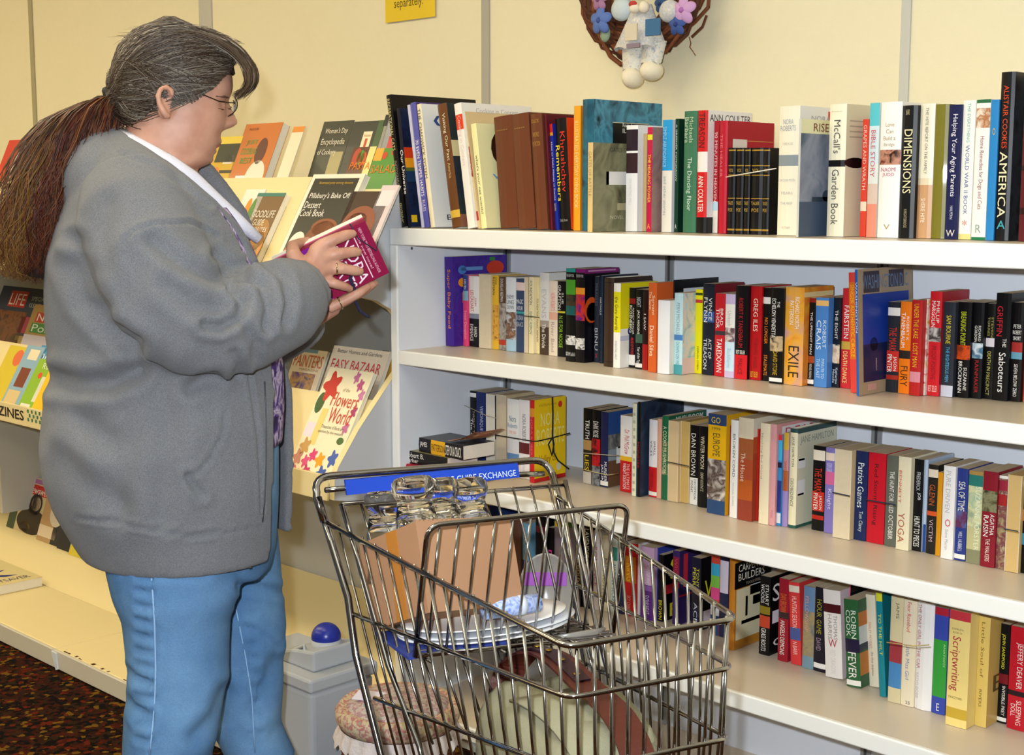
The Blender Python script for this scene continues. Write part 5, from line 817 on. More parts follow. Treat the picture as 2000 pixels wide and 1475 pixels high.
flap = wire([tuple(p) for p in [V((.262, -.170, .735)), V((.298, -.168, .90))] + arc((.302, -.168, .915), (.306, -.168, .938), (.303, -.145, .937)) + [V((.285, .155, .929))] + arc((.285, .158, .929), (.284, .178, .927), (.278, .178, .905)) + [V((.232, .183, .705))]], .0042, 'seat_flap', 8)
wire([(.262, -.170, .735), (.232, .183, .705)], .0036, 'flap_bottom_bar', 8)
for i in range(11):
    t = (i + .6) / 11.3; wire([(.302 - .018 * t, -.165 + .34 * t, .936 - .008 * t), (.262 - .03 * t, -.168 + .345 * t, .735 - .03 * t)], .0021)
for i in range(8):
    a = .115 + i * .021; wire([(a, -.165, .722 + .002 * i), (a, .17, .704 + .002 * i)], .0024, 'seat_rod')
for i in range(6):
    s = -.15 + i * .06; wire([(.105, s, .717), (.275, s, .727 - .01 * i * .2)], .0022, 'seat_rod')
# chassis below the basket
for sg in (-1, 1):
    wire([(.24, sg * .178, .20), (.30, sg * .17, .17), (.62, sg * .13, .16), (.68, sg * .125, .14)], .0075, 'chassis_rail', 10)
    wire([(.2, sg * .17, .51), (.4, sg * .15, .33), (.6, sg * .13, .17)], .006, 'strut', 8)
    for aa, ss in ((.2, .17), (.66, .125)):
        wire([(aa, sg * ss, .17), (aa, sg * ss, .10)], .008, 'caster_stem', 8)
        MB().lathe([(.012, -.012), (.05, -.012), (.052, -.006), (.052, .006), (.05, .012), (.012, .012)], mat('#3a3a3c', .6), 24, Matrix.Translation((aa - .01, sg * ss, .0525)) @ Matrix.Rotation(math.pi / 2, 4, 'X')).build('wheel', ct, local=True)
wire([(.24, -.178, .19), (.24, .178, .19)], .0065, 'cross_bar', 8)
# blue handle plate with lettering
cp_ = lambda a, s, z: CM @ V((a, s, z))
BLU = mat('#1c44b8', .35, name='blue_plastic')
MB().prism([(-.040, .940), (-.034, .940), (-.026, .917), (-.031, .916)], 1, -.165, .15, BLU).build('handle_plate', ct, local=True)
text('MC GUIRE EXCHANGE', ct, (-.0250, .008, .9205), (0, 1, 0), (-.33, 0, .94), .135, .0105, '#cfdcf4')
# ---------------- things in the cart
def cart_pt(px, py, s):
    n = CM.to_3x3() @ V((0, 1, 0)); return CMI @ onplane(px, py, CM @ V((0, s, 0)), n)
P1 = V((.212, -.146, .922)); e1 = (V((.18, .037, .902)) - P1).normalized(); e2 = V((.048, -.158, .850)) - P1; e2 = (e2 - e1 * e2.dot(e1)).normalized(); e3 = e1.cross(e2); 
if e3.z > 0: e3 = -e3
BW, BD, BH = .175, .165, .135
MBX = CM @ Matrix.Translation(P1) @ Matrix((e1, e2, e3)).transposed().to_4x4()      # x along front, y to the back, z down
CARD = mat('#a67e60', .8, spec=.15, var=.04, bscale=60, name='cardboard'); TAPE = mat('#b5762f', .3, spec=.5)
bxo = thing('cardboard_box', 'open cardboard box of drinking glasses in the cart seat', 'box', MBX)
for a in ((0, BW, 0, .003, 0, BH), (0, BW, BD - .003, BD, .0, BH), (0, .003, .003, BD - .003, 0, BH), (BW - .003, BW, .003, BD - .003, 0, BH)):
    MB().box(*a, CARD).build('side', bxo, local=True)
MB().box(.003, BW - .003, .003, BD - .003, BH - .004, BH, CARD).build('bottom', bxo, local=True)
MB().box(-.0008, -.0002, .055, .085, .0, BH, TAPE).build('packing_tape', bxo, local=True)
mb = MB()
for i in range(22): mb.box(i * .008 + .001, i * .008 + .006, -.0002, .0032, -.0025, .0, CARD)
mb.build('torn_rim', bxo, local=True)
GLASS = bpy.data.materials.new('clear_glass'); GLASS.use_nodes = True; b_ = GLASS.node_tree.nodes['Principled BSDF']
b_.inputs['Transmission Weight'].default_value = 1; b_.inputs['Roughness'].default_value = .02; b_.inputs['IOR'].default_value = 1.48; b_.inputs['Base Color'].default_value = (.97, .96, .93, 1)
gp = [(r_ * 1.17, z_ * 1.05) for r_, z_ in [(.0001, .0), (.024, .0), (.0285, .006), (.0295, .016), (.026, .026), (.0225, .033), (.024, .042), (.0275, .06), (.0295, .10), (.031, .135), (.0285, .135), (.027, .10), (.025, .06), (.020, .040), (.0001, .036)]]
upd = -(MBX.to_3x3() @ V((0, 0, 1)))
for i, (u, vv, dz, tl, lab) in enumerate(((.035, .045, .076, .1, 'glass tumbler standing nearest in the box'), (.035, .125, .074, .28, 'glass tumbler at the left back of the box'), (.09, .06, .075, .05, 'second tall glass tumbler from the near side'), (.09, .125, .072, .16, 'glass tumbler at the middle back of the box'), (.14, .055, .072, -.05, 'glass tumbler with a wide round base at the far side'), (.142, .125, .068, .08, 'glass tumbler at the far back corner of the box'))):
    Mg = MBX @ Matrix.Translation((u, vv, -dz)) @ Matrix.Rotation(-tl * .6, 4, 'X')
    g = thing('drinking_glass', lab, 'glass', Mg, 'glasses packed upside down in the box')
    MB().lathe(gp, GLASS, 28).build('tumbler', g, smooth=True, local=True)
# folded papers, a patterned roll and the plastic dishes on the seat
tr = thing('plate_stack', 'stack of white plates and papers lying on the cart seat', 'plates', CM @ Matrix.Translation((.19, -.02, .735)))
for i, (dx, rx, ry, h2) in enumerate(((0, .078, .145, '#e8e6e4'), (.004, .074, .15, '#d8dce4'), (-.004, .07, .138, '#f0eeea'))):
    MB().lathe([(.0001, 0), (.8, 0), (1, .0045), (1, .0062), (.8, .002), (.0001, .002)], mat(h2, .3), 40, Matrix.Translation((dx, 0, i * .0075)) @ Matrix.Diagonal((rx, ry, 1, 1))).build('plate', tr, smooth=True, local=True)
MB().box(-.06, .07, -.16, .0, -.005, -.0005, mat('#2c3c88', .5)).build('blue_folder', tr, local=True)
rl = thing('fabric_roll', 'blue patterned fabric roll on the plates in the cart', 'fabric roll', CM @ Matrix.Translation((.235, .0, .779)))
MB().tube([(0, -.05, -.002), (0, -.047, 0), (0, .0, 0), (0, .047, 0), (.0, .05, .002)], [.006, .0145, .015, .0145, .006], mat('A:#6a84d0,#b8c8ec,#4a60b8,@70', .6), 16).build('roll', rl, smooth=True, local=True)
MB().tube([(0, .012, 0), (0, .022, 0)], .0155, mat('#c8d0dc', .6), 16).build('paper_sleeve', rl, smooth=True, local=True)
SMK = mat('#a8a298', .25, spec=.5, alpha=.62, name='smoky_plastic')
c1 = cart_pt(1066, 1150, .135); dn = (CMI.to_3x3() @ (CAM - CM @ c1)).normalized(); dn.z *= .4; dn.normalize()
Md = CM @ Matrix.Translation(c1) @ dn.to_track_quat('Z', 'Y').to_matrix().to_4x4()
dk = thing('plastic_dish', 'smoky plastic oval dish with a purple label at the cart far side', 'dish', Md)
MB().lathe([(.0001, -.012), (.8, -.012), (.96, -.006), (1, .004), (.96, .006), (.9, .0), (.0001, -.006)], SMK, 36, Matrix.Diagonal((.045, .06, 1, 1))).build('dish', dk, smooth=True, local=True)
MB().box(-.036, .034, .006, .028, .0062, .0068, mat('#8c3aa0', .5)).build('purple_label', dk, local=True)
c2 = cart_pt(1115, 1243, .12)
dk2 = thing('plastic_dish', 'smoky plastic dish with a blue sticker lying low at the cart far side', 'dish', CM @ Matrix.Translation(c2) @ Matrix.Rotation(-.35, 4, 'Y'))
MB().lathe([(.0001, -.01), (.8, -.01), (1, .004), (.96, .006), (.9, .0), (.0001, -.005)], SMK, 36, Matrix.Diagonal((.05, .06, 1, 1))).build('dish', dk2, smooth=True, local=True)
MB().box(.005, .03, -.03, .005, .004, .0046, mat('#1c3cae', .5)).build('blue_sticker', dk2, local=True)
# canvas shoulder bag
KH = mat('#8f8c74', .9, spec=.1, bump=.3, bscale=500, var=.06, name='khaki_canvas'); LEA = mat('#4f2016', .45, spec=.5, bump=.15, bscale=150, var=.15, name='brown_leather')
bg = thing('shoulder_bag', 'khaki canvas bag with a brown leather belt strap in the cart', 'bag', CM @ Matrix.Translation((.40, 0, .515)))
mb = MB(); vs = []; nr, sg = 14, 36
for i in range(nr + 1):
    ph = -math.pi / 2 + math.pi * i / nr
    for q in range(sg):
        a = 2 * math.pi * q / sg; sp = lambda x, e: math.copysign(abs(x) ** e, x)
        x, y, z = .15 * sp(math.cos(ph), .55) * sp(math.cos(a), .6), .095 * sp(math.cos(ph), .55) * sp(math.sin(a), .6), .085 * sp(math.sin(ph), .6)
        d = .007 * math.sin(x * 50 + z * 30) + .005 * math.sin(y * 70 - z * 45)
        vs.append((x * (1 + d * 4) + z * .15, y * (1 + d * 4), z + .088 + d))
mb.add(vs, [(i * sg + q, i * sg + (q + 1) % sg, (i + 1) * sg + (q + 1) % sg, (i + 1) * sg + q) for i in range(nr) for q in range(sg)], KH); mb.build('canvas_body', bg, smooth=True, local=True)
mb = MB(); N = 10
for i in range(N):
    def fp(t, y): a = -.35 + t * 2.0; return V((.03 + .156 * math.sin(a), y, .085 + .098 * math.cos(a)))
    pass
mb.add([fp(i / N, y * (1 - .2 * i / N)) for i in range(N + 1) for y in (-.075, .075)], [(2 * i, 2 * i + 2, 2 * i + 3, 2 * i + 1) for i in range(N)], KH)
fo = mb.build('pocket_flap', bg, smooth=True, local=True); sm_ = fo.modifiers.new('thick', 'SOLIDIFY'); sm_.thickness = .004
MB().ell((.184, -.02, .105), .004, .007, .007, mat('#b8902c', .25, metal=1), 14, 10).build('brass_snap', bg, smooth=True, local=True)
def ribbon(pts, w, th, m, nm, par):
    mb = MB(); pts = [V(p) for p in pts]; fine = []
    for i in range(len(pts) - 1):
        p0, p1, p2, p3 = pts[max(i - 1, 0)], pts[i], pts[i + 1], pts[min(i + 2, len(pts) - 1)]
        for t in [q / 6 for q in range(6)]: fine.append(.5 * ((2 * p1) + (p2 - p0) * t + (2 * p0 - 5 * p1 + 4 * p2 - p3) * t * t + (3 * p1 - p0 - 3 * p2 + p3) * t ** 3))
    fine.append(pts[-1]); vs = []
    for i, p in enumerate(fine):
        t = (fine[min(i + 1, len(fine) - 1)] - fine[max(i - 1, 0)]).normalized(); sd = V((.25, 1, 0)); sd = (sd - t * sd.dot(t)).normalized(); nn = t.cross(sd)
        for q in (-1, 1):
            for k_ in (-1, 1): vs.append(p + sd * (q * w / 2) + nn * (k_ * th / 2))
    fs = []
    for i in range(len(fine) - 1):
        a, b = i * 4, i * 4 + 4; fs += [(a, a + 2, b + 2, b), (a + 3, a + 1, b + 1, b + 3), (a + 1, a, b, b + 1), (a + 2, a + 3, b + 3, b + 2)]
    mb.add(vs, fs + [(0, 1, 3, 2)], m); return mb.build(nm, par, smooth=False, local=True), fine
sp_ = [(-.12, -.03, .09), (-.17, -.01, .13), (-.175, .01, .165), (-.13, .02, .20), (-.06, .02, .212), (.04, .012, .205), (.14, .008, .192), (.205, .0, .15), (.222, -.005, .08), (.215, -.01, .02)]
stp, fin = ribbon(sp_, .046, .004, LEA, 'leather_strap', bg)
ribbon([V(p) + V((-.004, -.001, .004)) for p in sp_[2:6]], .024, .003, mat('#2f1620', .5), 'strap_lining', stp)
for i in (20, 23, 26, 29):
    p = fin[i] + V((-.002, -.004, .0075)); MB().lathe([(.0025, 0), (.005, 0), (.005, .002), (.0025, .002)], mat('#b8923c', .25, metal=1), 14, c=p).build('grommet', stp, smooth=True, local=True)
# ================================================================== the woman reading
from mathutils.bvhtree import BVHTree
PV = V((-2.092, 1.279, 0)); EY = V((-.853, .521, 0)).normalized(); EX = V((EY.y, -EY.x, 0))
WM = Matrix((EX, EY, V((0, 0, 1)))).transposed().to_4x4(); WM.translation = PV; WMI = WM.inverted()
per = thing('person', 'woman in grey hoodie and blue jeans holding a tied pair of books', 'person', WM)
def WP(px, py, yl=0.): return WMI @ onplane(px, py, PV + EY * yl, EY)
WMn = np.array(WM)
def px_of(co):
    w = co @ WMn[:3, :3].T + WMn[:3, 3]; v = w - np.array(CAM); d = v @ np.array(FW)
    return CX + F * (v @ np.array(RT)) / d, CY - F * (v @ np.array(UP)) / d
def interp(pts, x):
    xs = [p[0] for p in pts]; return [float(np.interp(x, xs, [p[i] for p in pts])) for i in range(1, len(pts[0]))]
def remesh(mb, vox, it, fac=.5):
    me = bpy.data.meshes.new('tmp'); me.from_pydata([tuple(p) for p in mb.v], [], mb.f); me.update()
    bm = bmesh.new(); bm.from_mesh(me); bmesh.ops.recalc_face_normals(bm, faces=bm.faces); bm.to_mesh(me); bm.free()
    o = bpy.data.objects.new('tmp', me); COL.objects.link(o)
    r = o.modifiers.new('r', 'REMESH'); r.mode = 'VOXEL'; r.voxel_size = vox
    s = o.modifiers.new('s', 'SMOOTH'); s.iterations = it; s.factor = fac
    bpy.context.view_layer.update(); ev = o.evaluated_get(bpy.context.evaluated_depsgraph_get()); m2 = ev.to_mesh()
    n = len(m2.vertices); co = np.empty(n * 3); m2.vertices.foreach_get('co', co); no = np.empty(n * 3); m2.vertices.foreach_get('normal', no)
    fs = [tuple(p.vertices) for p in m2.polygons]; ev.to_mesh_clear(); bpy.data.objects.remove(o); bpy.data.meshes.remove(me)
    return co.reshape(-1, 3), no.reshape(-1, 3), fs
def put(name, co, fs, m, parent=per, smooth=True):
    mb = MB(); mb.add([tuple(p) for p in co], fs, m); return mb.build(name, parent, smooth=smooth, local=True)
def crease(co, no, lines):
    """real folds pressed into the near side of a cloth mesh along picked lines: (points, radius px, depth m)"""
    x, y = px_of(co); off = np.zeros(len(co)); near = np.clip(-no[:, 1] * 2.0 + .3, 0, 1)
    for pts, r, dep in lines:
        best = np.full(len(co), 1e9)
        for (ax, ay), (bx, by) in zip(pts, pts[1:]):
            dx, dy = bx - ax, by - ay; t = np.clip(((x - ax) * dx + (y - ay) * dy) / (dx * dx + dy * dy), 0, 1)
            best = np.minimum(best, np.hypot(x - ax - t * dx, y - ay - t * dy))
        q = best / r; off += 1.6 * dep * (-np.exp(-q * q) + .45 * np.exp(-(q - 2.2) ** 2)) * near
    return co + no * off[:, None]
# ---------------- head loft traced level by level (py, front px, back px, half width m, squareness)
HL = [(50, 345, 318, .018, 1.), (56, 372, 288, .042, 1.), (66, 398, 268, .057, .95), (80, 420, 252, .067, .92), (100, 438, 239, .0745, .9), (125, 449, 231, .079, .88), (150, 454, 227, .081, .86), (170, 455, 228, .081, .84), (184, 452, 231, .0805, .82), (197, 444, 236, .080, .80),
      (212, 444, 240, .080, .80), (230, 443, 244, .080, .80), (246, 439, 246, .080, .80), (256, 432, 244, .080, .80), (266, 430, 241, .0795, .80), (280, 427, 238, .0785, .80), (292, 422, 236, .077, .80), (303, 417, 233, .075, .8), (310, 416, 231, .074, .82), (316, 413, 229, .073, .84), (321, 406, 228, .073, .88), (327, 393, 226, .0725, .92), (334, 374, 223, .073, .96), (345, 362, 219, .075, 1.), (365, 352, 212, .082, 1.), (400, 345, 205, .09, 1.)]
NOSE = [(190, 0., .008), (200, .0035, .008), (212, .0085, .009), (225, .0145, .0105), (234, .0195, .012), (242, .0205, .0135), (248, .014, .014), (253, .003, .012), (257, 0, .012)]
RELIEF = [(266, 0.), (272, .003), (278, .0075), (283, .002), (287, -.012), (291, -.003), (297, .0065), (301, .0), (304, -.007), (309, .001), (314, .004), (319, .001), (323, 0.)]
def head_grid(grow=0., seg=64, lev=90, full=True):
    py0, py1 = HL[0][0], HL[-1][0]; G = []
    for i in range(lev + 1):
        py = py0 + (py1 - py0) * (i / lev); f, b, w, sq = interp(HL, py); A, B = WP(f, py), WP(b, py); xc = B.x + (A.x - B.x) * .52; z = (A.z + B.z) / 2; row = []
        for k in range(seg):
            a = 2 * math.pi * k / seg; c, s = math.cos(a), math.sin(a); e = sq
            cx = math.copysign(abs(c) ** e, c); sx = math.copysign(abs(s) ** e, s)
            x = xc + ((A.x - xc) if c > 0 else (xc - B.x)) * cx; y = w * sx
            if full and c > 0:
                if NOSE[0][0] <= py <= NOSE[-1][0]:
                    pr, sg = interp(NOSE, py); x += pr * math.exp(-(y / sg) ** 2); x += .004 * math.exp(-((abs(y) - .011) / .006) ** 2) * math.exp(-((py - 243) / 6) ** 2)
                if 266 < py < 323: x += interp(RELIEF, py)[0] * math.exp(-(y / .023) ** 2)
                x -= .0075 * math.exp(-((abs(y) - .033) / .017) ** 2) * math.exp(-((py - 205) / 11) ** 2)
                y2 = .004 * math.exp(-((py - 262) / 24) ** 2) * max(0, c) * math.copysign(1, s) * min(1, abs(s) * 2); y += y2
            g = 1 + grow / max(.03, w); row.append(V((xc + (x - xc) * (1 + grow / .11), y * g, z + (grow if i == 0 else 0))))
        G.append(row)
    return G
def grid_mb(mb, G, m, cap=True):
    n, s = len(G), len(G[0]); vs = [p for r in G for p in r]; fs = [(i * s + k, (i + 1) * s + k, (i + 1) * s + (k + 1) % s, i * s + (k + 1) % s) for i in range(n - 1) for k in range(s)]
    if cap: fs += [tuple(range(s)), tuple((n - 1) * s + k for k in range(s))[::-1]]
    mb.add(vs, fs, m)
SK = bpy.data.materials.new('skin'); SK.use_nodes = True; b_ = SK.node_tree.nodes['Principled BSDF']; nt_ = SK.node_tree
b_.inputs['Roughness'].default_value = .48; b_.inputs['Subsurface Weight'].default_value = .12; b_.inputs['Subsurface Radius'].default_value = (.012, .005, .003); b_.inputs['Specular IOR Level'].default_value = .35
tc_ = nt_.nodes.new('ShaderNodeTexCoord'); nz_ = nt_.nodes.new('ShaderNodeTexNoise'); nz_.inputs['Scale'].default_value = 26; nz_.inputs['Detail'].default_value = 4
rp_ = nt_.nodes.new('ShaderNodeValToRGB'); rp_.color_ramp.elements[0].position = .35; rp_.color_ramp.elements[1].position = .7; rp_.color_ramp.elements[0].color = lin('#ae7c66'); rp_.color_ramp.elements[1].color = lin('#c4947d')
nt_.links.new(tc_.outputs['Object'], nz_.inputs['Vector']); nt_.links.new(nz_.outputs['Fac'], rp_.inputs[0]); nt_.links.new(rp_.outputs[0], b_.inputs['Base Color'])
body = MB(); grid_mb(body, head_grid(), SK)
# ears, eyelids
for sg in (-1, 1):
    c0 = WP(323, 205, sg * .078); yy = sg * .090
    body.ell((c0.x, yy - sg * .005, c0.z), .014, .007, .024, SK, 14, 10, Matrix.Rotation(.25, 3, 'Y'))
    pts = [V((WP(px, py).x, sg * (.094 + .005 * (px < 322)), WP(px, py).z)) for px, py in ((336, 196), (334, 184), (325, 178), (314, 182), (309, 195), (311, 210), (318, 223), (326, 234), (333, 232))]
    body.tube(pts, [.004, .0045, .005, .005, .005, .005, .0055, .006, .004], SK, 8)
    e0 = WP(434, 207, sg * .032); body.ell((e0.x - .004, sg * .032, e0.z), .011, .0135, .0095, SK, 14, 10)
# torso, arms, hands, legs, feet (one surface; mostly inside the clothes)
def tubes(mb, pts, m=SK, seg=14, sq=1.): mb.tube([p[0] for p in pts], [p[1] for p in pts], m, seg, sq=sq)
Wq = lambda px, py, yl, r: (WP(px, py, yl), r)
tubes(body, [Wq(285, 320, 0, .075), Wq(290, 420, 0, .13), Wq(310, 560, 0, .15), Wq(320, 740, 0, .155), Wq(325, 900, 0, .165), Wq(335, 1020, 0, .15)], seg=24)
for sg in (-1, 1):
    tubes(body, [Wq(285, 400, sg * .10, .06), Wq(290, 430, sg * .17, .06)])
tubes(body, [Wq(285, 430, -.17, .055), Wq(330, 570, -.215, .052), Wq(395, 645, -.225, .045), Wq(480, 612, -.195, .043), Wq(560, 565, -.135, .034), Wq(592, 545, -.105, .026), Wq(608, 530, -.097, .024)])
tubes(body, [Wq(300, 430, .17, .055), Wq(360, 590, .21, .05), Wq(440, 690, .19, .045), Wq(540, 660, .1, .036), Wq(596, 622, .02, .026), Wq(615, 612, -.005, .024)])
# right hand (near side): palm, four fingers across the cover, thumb over the top edge
PALM = [((600, 540), (620, 488), (631, 477)), ((602, 542), (626, 505), (643, 498)), ((602, 545), (628, 525), (647, 524)), ((600, 550), (618, 545), (632, 550))]
for (a, b, c), r in zip(PALM, (.0145, .0145, .0140, .0125)):
    tubes(body, [Wq(*a, -.097, .016), Wq(*b, -.090, r), Wq(*c, -.086, r * .82)])
FING = [((631, 477), (654, 467), (677, 459), (694, 455), .0098), ((643, 498), (667, 495), (690, 492), (704, 492), .0100), ((647, 524), (671, 525), (693, 529), (708, 531), .0095), ((632, 550), (654, 554), (674, 560), (687, 566), .0085)]
for a, b, c, d, r in FING:
    tubes(body, [Wq(*a, -.086, r * 1.12), Wq(*b, -.092, r * 1.04), Wq(*c, -.085, r * .98), Wq(*d, -.077, r * .72)], seg=12)
tubes(body, [Wq(592, 528, -.094, .017), Wq(573, 497, -.085, .0135), Wq(572, 482, -.058, .0118), Wq(588, 476, -.022, .0105), Wq(606, 470, -.010, .008)], seg=12)
# left hand under the book, fingers along its lower edge
tubes(body, [Wq(604, 618, -.01, .024), Wq(630, 606, -.028, .021), Wq(655, 594, -.036, .018)])
for i, yl in enumerate((-.060, -.042, -.024, -.006)):
    r = (.0085, .0095, .0098, .0092)[i]; L_ = (.8, .95, 1., .92)[i]
    pts = [(640, 603), (668, 590), (668 + 40 * L_, 590 - 21 * L_), (668 + 68 * L_, 590 - 40 * L_)]
    tubes(body, [Wq(*pts[0], yl, r * 1.2), Wq(*pts[1], yl, r * 1.08), Wq(*pts[2], yl, r), Wq(*pts[3], yl + .004, r * .72)], seg=12)
tubes(body, [Wq(610, 612, .0, .015), Wq(622, 580, .004, .012), Wq(640, 556, .006, .0095)], seg=12)
for yl, xo in ((-.105, -.005), (.10, .13)):
    k0 = WP(332 if yl < 0 else 420, 1080, yl)
    tubes(body, [(k0, .085), (V((-.01 + (xo > 0) * .145, yl, .50)), .05), (V((xo, yl, .10)), .042), (V((xo + .01, yl, .06)), .04), (V((xo + .10, yl, .035)), .033)])
co, no, fs = remesh(body, .0036, 3)
body_o = put('body', co, fs, SK)
# ---------------- shirt (purple print) and pale inner collar
TS = [(300, 232, 318, .10), (325, 205, 368, .135), (350, 172, 402, .165), (390, 142, 446, .19), (440, 122, 482, .20), (500, 106, 510, .205), (560, 100, 530, .205), (640, 102, 552, .20), (712, 113, 563, .20), (750, 107, 565, .205), (800, 97, 566, .215), (860, 91, 562, .22), (925, 99, 557, .222), (976, 116, 552, .218), (1030, 148, 548, .212), (1066, 172, 545, .208)]
def torso(py, k=1.0):
    b, f, w = interp(TS, py); A, B = WP(f, py), WP(b, py); return (A.x + B.x) / 2, (A.x - B.x) / 2 * k, w * k, (A.z + B.z) / 2
def torso_grid(p0, p1, lev, seg, k):
    G = []
    for i in range(lev + 1):
        xc, rx, ry, z = torso(p0 + (p1 - p0) * i / lev, k); G.append([V((xc + rx * math.cos(a), ry * math.copysign(abs(math.sin(a)) ** .9, math.sin(a)), z)) for a in [2 * math.pi * q / seg for q in range(seg)]])
    return G
SHM = mat('A:#241446,#4a2a7c,#c8b8d8,#30184f,@38', .8, name='purple_print'); mb = MB(); grid_mb(mb, torso_grid(405, 862, 40, 48, .95), SHM); mb.build('shirt', per, smooth=True, local=True)
mb = MB()
for sg in (-1, 1):
    mb.tube([WP(px, py, sg * yl) for px, py, yl in ((236, 262, .02), (258, 280, .06), (292, 300, .082), (330, 322, .086), (372, 352, .075), (415, 392, .062), (460, 430, .052), (506, 468, .045))], [.012, .015, .016, .017, .018, .017, .014, .009], mat('#cfcdd8', .9, bump=.2, bscale=300), 10)
mb.build('inner_collar', per, smooth=True, local=True)
# ---------------- hoodie
HG = bpy.data.materials.new('heather_grey_fleece'); HG.use_nodes = True; nt_ = HG.node_tree; b_ = nt_.nodes['Principled BSDF']; b_.inputs['Roughness'].default_value = .95; b_.inputs['Specular IOR Level'].default_value = .12; b_.inputs['Sheen Weight'].default_value = .12
tc_ = nt_.nodes.new('ShaderNodeTexCoord'); nz_ = nt_.nodes.new('ShaderNodeTexNoise'); nz_.inputs['Scale'].default_value = 700; nz_.inputs['Detail'].default_value = 2
n2_ = nt_.nodes.new('ShaderNodeTexNoise'); n2_.inputs['Scale'].default_value = 9; n2_.inputs['Detail'].default_value = 3
rp_ = nt_.nodes.new('ShaderNodeValToRGB'); rp_.color_ramp.elements[0].position = .3; rp_.color_ramp.elements[1].position = .72; rp_.color_ramp.elements[0].color = lin('#65666a'); rp_.color_ramp.elements[1].color = lin('#828387')
mx_ = nt_.nodes.new('ShaderNodeMix'); mx_.data_type = 'RGBA'; mx_.blend_type = 'MULTIPLY'; mx_.inputs['Factor'].default_value = .25
bp_ = nt_.nodes.new('ShaderNodeBump'); bp_.inputs['Strength'].default_value = .35; bp_.inputs['Distance'].default_value = .003
for a, b in ((tc_.outputs['Object'], nz_.inputs['Vector']), (tc_.outputs['Object'], n2_.inputs['Vector']), (nz_.outputs['Fac'], rp_.inputs[0]), (rp_.outputs[0], mx_.inputs['A']), (n2_.outputs['Fac'], mx_.inputs['B']), (mx_.outputs['Result'], b_.inputs['Base Color']), (nz_.outputs['Fac'], bp_.inputs['Height']), (bp_.outputs[0], b_.inputs['Normal'])): nt_.links.new(a, b)
hd = MB(); lev, seg = 44, 56
OPEN = [(300, 60, 60), (350, 52, 40), (400, 44, 34), (470, 40, 28), (560, 40, 26), (720, 39, 24), (860, 38, 20), (980, 36, 14), (1066, 38, 12)]
def shell(k0, k1):
    out = []
    for i in range(lev + 1):
        py = 312 + (1066 - 312) * i / lev; an, af = interp(OPEN, py); xc, rx, ry, z = torso(py); r0 = []
        for k in (k0, k1):
            row = []
            for q in range(seg + 1):
                th = -math.radians(an) - (2 * math.pi - math.radians(an + af)) * q / seg
                d = .012 * max(0, 1 - q / (seg * .0 + 6)) * 0
                fl = .022 * max(0., (q - seg + 6) / 6.) * min(1, max(0, (py - 640) / 160.))      # far flap hangs loose, forward
                row.append(V((xc + (rx + k) * math.cos(th) + fl, (ry + k) * math.copysign(abs(math.sin(th)) ** .9, math.sin(th)), z)))
            r0.append(row)
        out.append(r0)
    return out
SHL = shell(.012, -.004); n = seg + 1; vs = [p for lv in SHL for row in lv for p in row]; ix = lambda i, s, q: (i * 2 + s) * n + q; fs = []
for i in range(lev):
    for q in range(seg):
        fs.append((ix(i, 0, q), ix(i, 0, q + 1), ix(i + 1, 0, q + 1), ix(i + 1, 0, q))); fs.append((ix(i, 1, q), ix(i + 1, 1, q), ix(i + 1, 1, q + 1), ix(i, 1, q + 1)))
    for q in (0, seg): fs.append((ix(i, 0, q), ix(i + 1, 0, q), ix(i + 1, 1, q), ix(i, 1, q)))
for q in range(seg):
    for i in (0, lev): fs.append((ix(i, 0, q), ix(i, 1, q), ix(i, 1, q + 1), ix(i, 0, q + 1)))
hd.add(vs, fs, HG)
tubes(hd, [Wq(256, 372, -.115, .078), Wq(264, 425, -.165, .090), Wq(288, 498, -.200, .094), Wq(330, 585, -.222, .092), Wq(385, 640, -.228, .080), Wq(435, 645, -.224, .076), Wq(490, 628, -.205, .075), Wq(548, 594, -.165, .076), Wq(580, 572, -.135, .064), Wq(592, 564, -.122, .050), Wq(606, 554, -.112, .050)], HG, 28)
tubes(hd, [Wq(290, 380, .12, .075), Wq(305, 430, .17, .085), Wq(360, 560, .21, .085), Wq(435, 670, .19, .075), Wq(530, 655, .10, .058), Wq(580, 634, .045, .05), Wq(603, 622, .02, .042)], HG, 24)
for sg in (-1, 1):                                            # shoulder yoke and hood roll
    tubes(hd, [Wq(240, 318, sg * .03, .05), Wq(256, 350, sg * .09, .06), Wq(262, 395, sg * .14, .07)], HG, 20)
hn = [(222, 268, .0, .020), (240, 285, -.055, .022), (275, 312, -.092, .022), (318, 338, -.102, .022), (362, 372, -.100, .022), (405, 408, -.097, .021), (442, 440, -.092, .019), (470, 474, -.085, .016), (488, 520, -.082, .013)]
tubes(hd, [Wq(a, b, c, r) for a, b, c, r in hn], HG, 14)
tubes(hd, [Wq(a, b, c, r) for a, b, c, r in [(222, 268, .0, .020), (245, 280, .055, .022), (300, 300, .09, .022), (360, 312, .085, .02), (402, 336, .075, .019), (438, 378, .07, .017), (470, 418, .068, .014), (492, 470, .07, .012)]], HG, 14)
hd.ell(WP(186, 350, 0), .055, .115, .085, HG, 20, 14, Matrix.Rotation(.25, 3, 'Y'))
co, no, fs = remesh(hd, .0068, 7)
